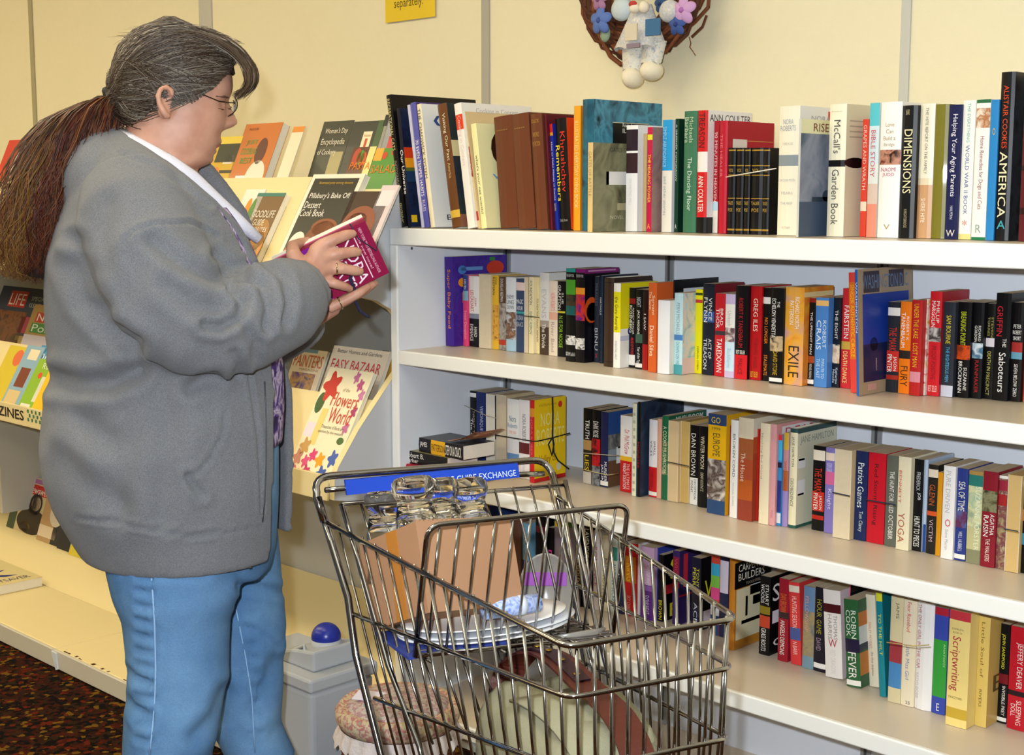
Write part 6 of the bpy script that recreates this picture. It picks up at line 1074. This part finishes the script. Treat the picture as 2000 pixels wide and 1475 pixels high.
FOLDS = [([(140, 520), (168, 590), (215, 640), (262, 672)], 16, .009), ([(112, 742), (160, 752), (215, 748), (265, 725)], 17, .012), ([(150, 470), (175, 540), (210, 600)], 13, .006),
         ([(449, 566), (474, 588), (466, 622), (430, 640), (400, 636)], 9, .010), ([(474, 545), (512, 556), (527, 598), (520, 640)], 9, .008), ([(520, 515), (556, 540), (566, 590), (556, 630)], 9, .006), ([(478, 640), (500, 668), (498, 700)], 9, .005),
         ([(300, 470), (360, 520), (430, 545), (470, 548)], 14, .006), ([(330, 560), (380, 600), (430, 610)], 16, .005),
         ([(235, 478), (262, 452), (300, 438), (372, 433), (428, 462)], 3.2, .0035), ([(440, 800), (436, 846), (412, 894), (388, 922), (362, 932)], 3.5, .0035), ([(366, 930), (380, 950), (394, 968)], 7, .006),
         ([(150, 1012), (190, 1014), (240, 1022), (300, 1034), (365, 1046), (440, 1043), (510, 1028)], 3.2, .004), ([(486, 728), (496, 790), (505, 855), (510, 930), (512, 1000)], 3.2, .0035),
         ([(270, 690), (300, 740), (330, 830)], 22, .004), ([(180, 830), (240, 850), (330, 840)], 28, .004), ([(130, 900), (170, 950), (230, 985)], 22, .004), ([(370, 760), (395, 745), (420, 740)], 12, .006), ([(240, 300), (300, 320), (350, 355), (410, 402)], 5, .004), ([(330, 880), (320, 960), (318, 1010)], 20, .003), ([(230, 880), (225, 960), (232, 1000)], 24, .003), ([(140, 790), (160, 830), (200, 860)], 20, .004), ([(455, 690), (470, 715), (460, 730)], 8, .004), ([(210, 400), (195, 460), (190, 520)], 22, .004), ([(420, 500), (450, 520), (480, 522)], 10, .005)]
co = crease(co, no, FOLDS)
hood_o = put('hoodie', co, fs, HG)
BV = BVHTree.FromPolygons([tuple(WM @ V(p)) for p in co], fs)
def hit(bv, px, py, lift=.001):
    d = ray(px, py).normalized(); h = bv.ray_cast(CAM, d); return WMI @ (h[0] - d * lift) if h[0] is not None else None
def seam(bv, pts, r, m, nm, par):
    P = [q for q in (hit(bv, *p) for p in pts) if q is not None]
    if len(P) > 1: return MB().tube(P, r, m, 6).build(nm, par, smooth=True, local=True)
seam(BV, [(517, 745), (519, 790), (520, 840), (520, 880), (519, 930), (517, 980), (513, 1020)], .0012, mat('#4a4b50', .5, metal=.3), 'zipper', per)
zp = hit(BV, 505, 1062) or WP(488, 1084, -.18)
zq = WP(488, 1090, zp.y - .004)
MB().box(-.003, .003, -.002, .002, -.018, .004, mat('#a8a49c', .25, metal=1), Matrix.Translation(zq)).build('zipper_pull', per, local=True, bevel=.0015)
# ---------------- jeans
DN = bpy.data.materials.new('washed_denim'); DN.use_nodes = True; nt_ = DN.node_tree; b_ = nt_.nodes['Principled BSDF']; b_.inputs['Roughness'].default_value = .9; b_.inputs['Specular IOR Level'].default_value = .15
tc_ = nt_.nodes.new('ShaderNodeTexCoord'); nz_ = nt_.nodes.new('ShaderNodeTexNoise'); nz_.inputs['Scale'].default_value = 6; nz_.inputs['Detail'].default_value = 5; wv_ = nt_.nodes.new('ShaderNodeTexNoise'); wv_.inputs['Scale'].default_value = 380
rp_ = nt_.nodes.new('ShaderNodeValToRGB'); rp_.color_ramp.elements[0].position = .3; rp_.color_ramp.elements[1].position = .72; rp_.color_ramp.elements[0].color = lin('#456f9f'); rp_.color_ramp.elements[1].color = lin('#7aa3ca')
mx_ = nt_.nodes.new('ShaderNodeMix'); mx_.data_type = 'RGBA'; mx_.blend_type = 'MULTIPLY'; mx_.inputs['Factor'].default_value = .3; bp_ = nt_.nodes.new('ShaderNodeBump'); bp_.inputs['Strength'].default_value = .3; bp_.inputs['Distance'].default_value = .002
for a, b in ((tc_.outputs['Object'], nz_.inputs['Vector']), (tc_.outputs['Object'], wv_.inputs['Vector']), (nz_.outputs['Fac'], rp_.inputs[0]), (rp_.outputs[0], mx_.inputs['A']), (wv_.outputs['Fac'], mx_.inputs['B']), (mx_.outputs['Result'], b_.inputs['Base Color']), (wv_.outputs['Fac'], bp_.inputs['Height']), (bp_.outputs[0], b_.inputs['Normal'])): nt_.links.new(a, b)
jn = MB(); G = []
for py, b, f, w in ((868, 150, 545, .185), (900, 150, 545, .187), (960, 160, 545, .187), (1010, 180, 543, .185), (1060, 205, 540, .178), (1110, 225, 530, .165)):
    A, B = WP(f, py), WP(b, py); G.append([V(((A.x + B.x) / 2 + (A.x - B.x) / 2 * math.cos(a), w * math.sin(a), (A.z + B.z) / 2)) for a in [2 * math.pi * q / 40 for q in range(40)]])
grid_mb(jn, G, DN)
def leg(rows, yl, ry):
    G = []
    for r in rows:
        if r[0] > 10:
            A, B = WP(r[1], r[0], yl), WP(r[2], r[0], yl); xc, rx, z = (A.x + B.x) / 2, (B.x - A.x) / 2, (A.z + B.z) / 2
        else: xc, rx, z = r[0], r[1], r[2]
        G.append([V((xc + rx * math.cos(a), yl + ry * (rx / .09) ** .5 * math.sin(a), z)) for a in [2 * math.pi * q / 36 for q in range(36)]])
    grid_mb(jn, G, DN)
leg([(1040, 205, 470), (1106, 204, 472), (1161, 217, 469), (1206, 236, 452), (1257, 242, 449), (1322, 248, 448), (1360, 244, 442), (1402, 240, 434), (1440, 238, 424), (1475, 237, 414), (-.012, .078, .36), (-.015, .070, .22), (-.012, .068, .1), (-.008, .072, .035)], -.105, .098)
leg([(1000, 350, 537), (1060, 355, 545), (1106, 362, 549), (1161, 370, 553), (1225, 380, 560), (1251, 384, 557), (1322, 395, 553), (1412, 412, 549), (1445, 426, 563), (1475, 440, 577), (.145, .062, .36), (.155, .062, .22), (.16, .064, .1), (.16, .068, .035)], .10, .092)
co, no, fs = remesh(jn, .0072, 4)
JF = [([(292, 1085), (299, 1170), (303, 1260), (303, 1350), (297, 1420), (292, 1475)], 3, .0025), ([(462, 1195), (480, 1280), (492, 1360), (498, 1475)], 3, .003)]
for i in range(13):
    y0 = 1100 + i * 29; JF.append(([(268, y0 - 4), (284, y0), (296, y0 + 2)], 5, .0028))
    if i > 3: JF.append(([(474 + i * 2, y0 - 20), (486 + i * 2, y0 - 14), (494 + i * 1.5, y0 - 16)], 4, .0022))
JF += [([(300, 1120), (340, 1118), (400, 1122)], 9, .002), ([(470, 1145), (510, 1150), (550, 1155)], 8, .004), ([(250, 1370), (270, 1392), (290, 1405)], 10, .004), ([(380, 1440), (420, 1400), (440, 1350)], 14, .004), ([(500, 1390), (520, 1330), (540, 1290)], 14, .004), ([(478, 1226), (510, 1240), (540, 1262)], 7, .003), ([(250, 1310), (275, 1330), (290, 1336)], 8, .003)]
co = crease(co, no, JF)
put('jeans', co, fs, DN)
BJ = BVHTree.FromPolygons([tuple(WM @ V(p)) for p in co], fs)
ST = mat('#8fb2d6', .8)
seam(BJ, [(293, 1088), (296, 1130), (299, 1170), (302, 1220), (303, 1260), (304, 1310), (303, 1350), (300, 1400), (296, 1440), (292, 1474)], .0016, ST, 'side_seam', per)
seam(BJ, [(461, 1190), (470, 1235), (479, 1280), (487, 1330), (492, 1365), (495, 1420), (498, 1470)], .0013, ST, 'inner_seam', per)
for yl, xo in ((-.105, .0), (.10, .165)):
    mb = MB(); mb.ell((xo + .06, yl, .045), .135, .048, .045, mat('#2a2826', .6), 20, 12); mb.box(xo - .08, xo + .19, yl - .044, yl + .044, .0015, .022, mat('#e0ddd6', .7)); mb.build('shoe', per, smooth=False, local=True, bevel=.01)
# ---------------- hair
HM = bpy.data.materials.new('hair_strands'); HM.use_nodes = True; nt_ = HM.node_tree; b_ = nt_.nodes['Principled BSDF']; b_.inputs['Roughness'].default_value = .42; b_.inputs['Specular IOR Level'].default_value = .35
at_ = nt_.nodes.new('ShaderNodeAttribute'); at_.attribute_name = 'hair_colour'; nt_.links.new(at_.outputs['Color'], b_.inputs['Base Color'])
def strands(name, paths, rads, cols, parent=per):
    vs, fs, vc = [], [], []
    for P, r, c in zip(paths, rads, cols):
        k = len(vs); n = len(P)
        for i, p in enumerate(P):
            t = (P[min(i + 1, n - 1)] - P[max(i - 1, 0)]); t = t / (np.linalg.norm(t) + 1e-9); u = np.cross(t, (.3, -.8, .5)); u /= np.linalg.norm(u) + 1e-9; w2 = np.cross(t, u)
            rr = r * (1 - .75 * (i / (n - 1)) ** 3)
            for a in (0, 2.094, 4.189): vs.append(p + rr * (math.cos(a) * u + math.sin(a) * w2)); vc.append(c[0] * (1 - i / (n - 1)) + c[1] * (i / (n - 1)))
        for i in range(n - 1):
            for a in range(3): fs.append((k + i * 3 + a, k + i * 3 + (a + 1) % 3, k + i * 3 + 3 + (a + 1) % 3, k + i * 3 + 3 + a))
    me = bpy.data.meshes.new(name); me.from_pydata([tuple(v) for v in vs], [], fs); me.materials.append(HM); me.polygons.foreach_set('use_smooth', [True] * len(fs))
    ca = me.color_attributes.new('hair_colour', 'FLOAT_COLOR', 'POINT'); arr = np.ones((len(vs), 4)); arr[:, :3] = np.array(vc); ca.data.foreach_set('color', arr.ravel())
    o = bpy.data.objects.new(name, me); COL.objects.link(o); o.parent = parent; PM[o.name] = PM[parent.name].copy(); o['kind'] = 'stuff'; return o
C3 = lambda h: np.array(lin(h)[:3])
rng = np.random.default_rng(3)
G = head_grid(.007, 72, 90, False); n_, s_ = len(G), len(G[0]); vs = [p for r in G for p in r]
pxs, pys = px_of(np.array([tuple(p) for p in vs]))
hair_poly = [(200, 30), (520, 30), (520, 140), (452, 146), (432, 150), (416, 166), (400, 178), (384, 190), (372, 200), (356, 200), (347, 190), (338, 178), (325, 172), (312, 174), (303, 188), (299, 208), (288, 226), (262, 238), (232, 246), (200, 250)]
def inside(x, y, poly):
    r = False; j = len(poly) - 1
    for i in range(len(poly)):
        (xi, yi), (xj, yj) = poly[i], poly[j]
        if (yi > y) != (yj > y) and x < (xj - xi) * (y - yi) / (yj - yi) + xi: r = not r
        j = i
    return r
mirr = np.array([tuple(p) for p in vs]); mirr[:, 1] = -np.abs(mirr[:, 1]); mx, my = px_of(mirr)
ok = [inside(a, b, hair_poly) for a, b in zip(mx, my)]
fs = [f for f in [(i * s_ + k, (i + 1) * s_ + k, (i + 1) * s_ + (k + 1) % s_, i * s_ + (k + 1) % s_) for i in range(n_ - 1) for k in range(s_)] if all(ok[q] for q in f)] + [tuple(range(s_))]
hair_base = mat('#4a3c30', .6, spec=.3)
cap = put('hair', vs, fs, hair_base); sm_ = cap.modifiers.new('thick', 'SOLIDIFY'); sm_.thickness = .004; sm_.offset = -1
# combed-back strands: slide over the cap from the hairline to the tie
bvh = BVHTree.FromPolygons([tuple(p) for p in vs], [f for f in [(i * s_ + k, (i + 1) * s_ + k, (i + 1) * s_ + (k + 1) % s_, i * s_ + (k + 1) % s_) for i in range(n_ - 1) for k in range(s_)]] + [tuple(range(s_))])
TIE = WP(212, 192, 0); HC = WP(335, 165, 0)
paths, rads, cols = [], [], []
GREY = [C3('#6a6156'), C3('#8a8278'), C3('#4a3c30'), C3('#3a2b20'), C3('#a09a90'), C3('#574a3e')]
edge = [(455, 118, .0), (450, 128, .03), (440, 138, .05), (425, 152, .062), (408, 168, .070), (392, 182, .076), (374, 196, .08), (357, 200, .083), (345, 190, .085), (330, 174, .086), (316, 174, .087), (304, 190, .087), (297, 212, .085), (282, 228, .08), (258, 238, .07)]
E3 = []
for sg in (-1, 1):
    for a, b, y in (edge if sg < 0 else edge[1:]): E3.append((WP(a, b, sg * y), sg))
near_e = [p for p, s in E3 if s < 0]; far_e = [p for p, s in E3 if s > 0]
order = far_e[::-1] + near_e
zlow = WP(300, 246, 0).z; EARC = WP(323, 205, 0)
for i in range(7600):
    if i < 4200:
        t = rng.random() * (len(order) - 1); k = int(t); p0 = order[k].lerp(order[k + 1], t - k)
        if rng.random() < .55: p0 = p0.lerp(TIE, rng.random() ** 1.8 * .7)
    else:
        el = math.radians(rng.uniform(12, 75)); p0 = HC + V((math.cos(el), rng.uniform(-.95, .95), math.sin(el) + .1)).normalized() * .1
    d0 = (p0 - HC).normalized(); dT = (TIE + V((0, rng.normal() * .014, rng.normal() * .012)) - HC); rT = dT.length; dT.normalize(); P = []; lift = rng.uniform(.0008, .006); ph = rng.uniform(0, 6.28); am = rng.uniform(.0, .0022)
    low = p0.z < WP(0, 172, 0).z and p0.x > EARC.x - .012; kk = rng.uniform(.30, .36) if low else rng.uniform(-.01, .03)
    if low and rng.random() < .6: continue
    good = True
    for q in range(12):
        u = q / 11; d = (d0.lerp(dT, u) + V((0, 0, kk * math.sin(math.pi * min(1, u * 1.15)) ** .8))).normalized(); h = bvh.ray_cast(HC + d * .4, -d); base = (h[0] - HC).length if h[0] is not None else .1
        if u > .85: base = base * (1 - (u - .85) / .15) + rT * ((u - .85) / .15)
        w = HC + d * (base + lift * (1 - .4 * u)); P.append(np.array(w) + np.array((0, am * math.sin(ph + 5 * u), am * math.cos(ph + 4 * u))))
        if base > .16 or w.z < zlow or (w.x > EARC.x + .03 and w.z < WP(0, 203, 0).z): good = False
    if not good: continue
    paths.append(P); rads.append(rng.uniform(.0005, .0009)); c = GREY[rng.choice(6, p=[.3, .08, .3, .16, .02, .14])] * rng.uniform(.75, 1.1); cols.append((c, c * np.array((.85, .72, .6))))
strands('combed_strands', paths, rads, cols, cap)
# bangs
paths, rads, cols = [], [], []
for i in range(480):
    yl = rng.normal() * .040; yl = max(-.075, min(.075, yl)); s = 1 - (abs(yl) / .09) ** 2 * .55; dx, dy = rng.normal() * 6, rng.normal() * 5; f = rng.uniform(.55, 1.05)
    pts = [(385 + dx, 66 + dy), (425 + 10 * s + dx, 82 + dy), (452 + 18 * s + dx * .8, 106 + dy), (468 + 26 * s * f + dx * .7, 134 + dy), (470 + 28 * s * f + dx * .6, 160 + dy * .6), (463 + 24 * s * f + dx * .6, 176 + dy * .6), (452 + 18 * s * f + dx, 187 + dy)]
    n = rng.integers(5, 8); ctrl = [np.array(WP(a, b, yl * (1 + .06 * j))) for j, (a, b) in enumerate(pts[:n])]; P = []
    for j in range(len(ctrl) - 1):
        p0, p1, p2, p3 = ctrl[max(j - 1, 0)], ctrl[j], ctrl[j + 1], ctrl[min(j + 2, len(ctrl) - 1)]
        for t in (0, .5): P.append(.5 * ((2 * p1) + (p2 - p0) * t + (2 * p0 - 5 * p1 + 4 * p2 - p3) * t * t + (3 * p1 - p0 - 3 * p2 + p3) * t ** 3))
    P.append(ctrl[-1]); paths.append(P); rads.append(rng.uniform(.0006, .0011)); c = GREY[rng.choice(6, p=[.2, .1, .28, .24, .04, .14])] * rng.uniform(.8, 1.15); cols.append((c, c * np.array((.9, .75, .55))))
strands('bangs', paths, rads, cols, cap)
# flyaway hairs and nape
paths, rads, cols = [], [], []
for i in range(90):
    a0 = rng.uniform(260, 480); b0 = 95 - 52 * math.sin(math.pi * (a0 - 215) / 290); p0 = np.array(WP(a0, b0 + 6, rng.normal() * .02)); p1 = np.array(WP(a0 - rng.uniform(10, 45), b0 - rng.uniform(-4, 8), rng.normal() * .03)); p2 = np.array(WP(a0 - rng.uniform(25, 60), b0 + rng.uniform(0, 22), rng.normal() * .03))
    P = [(1 - t) ** 2 * p0 + 2 * t * (1 - t) * p1 + t * t * p2 for t in np.linspace(0, 1, 8)]; paths.append(P); rads.append(.00035); c = GREY[rng.choice(6)]; cols.append((c, c))
for i in range(260):
    yl = rng.uniform(-.07, .07); p0 = np.array(WP(300 - rng.random() * 55, 236 + rng.normal() * 6, yl)); p2 = np.array(WP(228 + rng.normal() * 6, 214 + rng.normal() * 8, yl * .3)); p1 = (p0 + p2) / 2 + np.array((-.004, yl * .25, -.008)); P = [(1 - t) ** 2 * p0 + 2 * t * (1 - t) * p1 + t * t * p2 for t in np.linspace(0, 1, 7)]
    paths.append(P); rads.append(.0009); c = GREY[rng.choice([2, 3, 5])] * .7; cols.append((c, c))
strands('loose_hairs', paths, rads, cols, cap)
# ponytail
PT = [(0., 214, 192, .012), (.06, 194, 194, .030), (.14, 166, 218, .050), (.28, 140, 266, .064), (.45, 116, 335, .072), (.62, 96, 405, .073), (.8, 82, 470, .070), (1., 74, 540, .058)]
RED = [C3('#361408'), C3('#4e1c0e'), C3('#642812'), C3('#26130c'), C3('#6c4020'), C3('#3c1c0e')]; TIPC = [C3('#86602a'), C3('#64381a'), C3('#9c7830'), C3('#44220f')]
paths, rads, cols = [], [], []
for i in range(4200):
    an = rng.uniform(0, 6.283); rr = math.sqrt(rng.random()); en = rng.uniform(.72, 1.04); ph, ph2 = rng.uniform(0, 6.28, 2); fr = rng.uniform(9, 24); am = rng.uniform(.006, .018); P = []
    sp = 1.0 if rng.random() < .85 else rng.uniform(1.1, 1.5)
    for q in range(19):
        u = en * q / 18; px, py, r = interp(PT, u); c0 = WP(px, py, -.005); r2 = r * rr * sp
        dx, dy = math.cos(an) * r2, math.sin(an) * r2 * .8
        P.append(np.array(c0) + np.array((dx + am * u * math.sin(fr * u + ph), dy + am * u * math.cos(fr * u + ph2), (rr - .5) * .03 * u + .25 * dx)))
    paths.append(P); rads.append(rng.uniform(.0006, .0012)); left = math.cos(an) * rr < -.25
    c = RED[rng.integers(0, 6)] * rng.uniform(.8, 1.2); ce = TIPC[rng.integers(0, 3)] if left else RED[rng.integers(0, 6)]; cols.append((c, c * .45 + ce * .55))
tail = strands('ponytail', paths, rads, cols)
core = MB(); core.tube([WP(p[1], p[2], -.005) for p in PT], [p[3] * k_ for p, k_ in zip(PT, (.5, .25, .3, .45, .6, .6, .6, .6))], mat('#24120a', .8), 16, sq=.8); core.build('ponytail_core', tail, smooth=True, local=True)
MB().lathe([(.013, -.007), (.017, -.004), (.018, 0), (.017, .004), (.013, .007)], mat('#121014', .7), 20, Matrix.Translation(WP(212, 190, 0)) @ Matrix.Rotation(1.25, 4, 'Y')).build('hair_tie', per, smooth=True, local=True)
# ---------------- face details, glasses, rings
fdir = Matrix.Rotation(.38, 3, 'Y')           # face looks down a little
GM = mat('#3a3226', .3, metal=.8, name='wire_glasses'); GL = mat('#e8e4dc', .05, spec=.5, alpha=.18, name='lens')
gl = MB()
for sg in (-1, 1):
    c0 = WP(455, 213, 0); c0 = V((c0.x, sg * .031, c0.z)); ringp = [c0 + fdir @ V((.004 * math.cos(2 * a), .024 * math.cos(a) * 1.0, .0165 * math.sin(a))) for a in [2 * math.pi * q / 24 for q in range(24)]]
    gl.tube(ringp, .0009, GM, 6, closed=True)
    hinge = c0 + fdir @ V((-.002, sg * .026, .006)); ear = WP(338, 186, 0); gl.tube([hinge, V((WP(425, 203).x, sg * .068, WP(425, 203).z)), V((WP(386, 188).x, sg * .079, WP(386, 188).z)), V((ear.x, sg * .085, ear.z)), V((WP(318, 196).x, sg * .088, WP(318, 196).z))], .0010, GM, 6)
    gl.tube([c0 + fdir @ V((-.003, -sg * .018, -.002)), c0 + fdir @ V((-.009, -sg * .021, -.004))], .0008, GM, 6)
cb = WP(455, 211, 0); gl.tube([cb + fdir @ V((.001, -.0075, .004)), cb + fdir @ V((.004, 0, .006)), cb + fdir @ V((.001, .0075, .004))], .001, GM, 6)
gob = gl.build('glasses', per, smooth=True, local=True)
for sg in (-1, 1):
    c0 = WP(455, 213, 0); c0 = V((c0.x, sg * .031, c0.z)); mb = MB(); P = [c0 + fdir @ V((.004 * math.cos(2 * a), .0235 * math.cos(a), .016 * math.sin(a))) for a in [2 * math.pi * q / 24 for q in range(24)]]; mb.add(P, [tuple(range(24))], GL); mb.build('lens', gob, local=True)
for sg in (-1, 1):
    for rows, r, h2, nm in ((((440, 186), (430, 183), (416, 186)), .0022, '#5a4030', 'eyebrow'), (((443, 212), (436, 214), (427, 212)), .0010, '#3a2418', 'eyelashes')):
        pts = []
        for j, (a, b) in enumerate(rows):
            y = (.024, .042, .058)[j]; w = WP(a, b, sg * y); q = V((w.x, sg * y, w.z)); pts.append(q)
        bb = BVHTree.FromPolygons([tuple(v.co) for v in body_o.data.vertices], [tuple(p.vertices) for p in body_o.data.polygons]) if sg < 0 and nm == 'eyebrow' else bb
        pts = [bb.find_nearest(p)[0] for p in pts]; MB().tube(pts, [r * .6, r, r * .5], mat(h2, .7), 6).build(nm, per, smooth=True, local=True)
mpts = [bb.find_nearest(WP(a, b, y))[0] for a, b, y in ((430, 284, .0), (424, 285, -.012), (414, 288, -.024))]
MB().tube(mpts, [.0026, .0028, .001], mat('#9a4f4c', .5), 6).build('lips', per, smooth=True, local=True)
sq_ = bb.find_nearest(WP(328, 231, -.09))[0]; MB().ell(sq_, .0022, .002, .0022, mat('#d8d4cc', .1, metal=1), 10, 8).build('ear_stud', per, smooth=True, local=True)
for (a, b, yl), d in (((657, 525, -.0885), V((1, 0, .02))), ((664, 592, -.058), V((1, 0, .45)))):
    MB().lathe([(.0105, -.0012), (.0118, -.0012), (.0118, .0012), (.0105, .0012)], mat('#c8b48a', .15, metal=1), 22, Matrix.Translation(WP(a, b, yl)) @ d.to_track_quat('Z', 'Y').to_matrix().to_4x4()).build('finger_ring', per, smooth=True, local=True)
# ---------------- the tied paperbacks in her hands
A0 = WM @ WP(712, 430, -.072); u0 = (EX * .0415 - V((0, 0, 1)) * .0864).normalized(); n0 = -EY; tilt = Matrix.Rotation(.22, 3, EX)
n0 = tilt @ n0; u0 = tilt @ u0; v0 = n0.cross(u0); WB, HB, TB = .104, .172, .022
def held(t, off, rev): return Matrix.Translation(A0 - v0 * HB - n0 * (t + off)) @ Matrix((n0, u0, v0)).transposed().to_4x4()
hb = book(held(TB, 0, 0), TB, WB, HB, '#7c0c38', 'magenta paperback on the front of the bundle the woman holds', '#860c3c', '#860c3c', cbands=[(.62, .8, '#7a1486'), (.8, 1, '#7c0e36')], ctexts=[('NORA', .14, .96, .2, .32, '#f0d8e4'), ('ROBERTS', .04, .97, .34, .48, '#f0d8e4'), ('CARNAL INNOCENCE', .1, .9, .68, .76, '#e0a8e8'), ('NEW YORK TIMES BESTSELLING AUTHOR', .08, .92, .07, .1, '#e8a8c0'), ('the new novel', .2, .8, .12, .145, '#e8a8c0')], name='held_book', group='paperbacks tied in the bundle in her hands')
on_cover(hb, TB, WB, HB, [('r', .05, .95, .165, .175, '#f0d0dc'), ('e', .74, .98, .86, .99, '#e8eaf0')])
book(held(.02, TB + .001, 1), .02, WB, HB, '#b83a6c', 'pale edged paperback at the back of the bundle the woman holds', '#c8587c', '#c8587c', rev=1, name='held_book', group='paperbacks tied in the bundle in her hands', pg=PAGESW)
cvp = lambda px, py: onplane(px, py, A0 + n0 * .002, n0)
tag(MB().tube([cvp(683, 437), cvp(700, 466), cvp(735, 490), cvp(738, 472)], .0012, mat('#2a2438', .8), 6).build('cord', smooth=True), 'thin dark cord across the held magenta book', 'cord', 'cords tied around books')
tag(MB().tube([cvp(655, 516), cvp(672, 514), cvp(690, 528), cvp(684, 545), cvp(692, 565), cvp(694, 588), cvp(703, 608), cvp(716, 617), cvp(722, 620)], [.0015, .002, .0028, .0032, .0032, .0032, .003, .0028, .0018], mat('#23223c', .9, bump=.4, bscale=300), 8).build('cord', smooth=True), 'thick navy braided cord hanging from the held book', 'cord', 'cords tied around books')
flush_text()
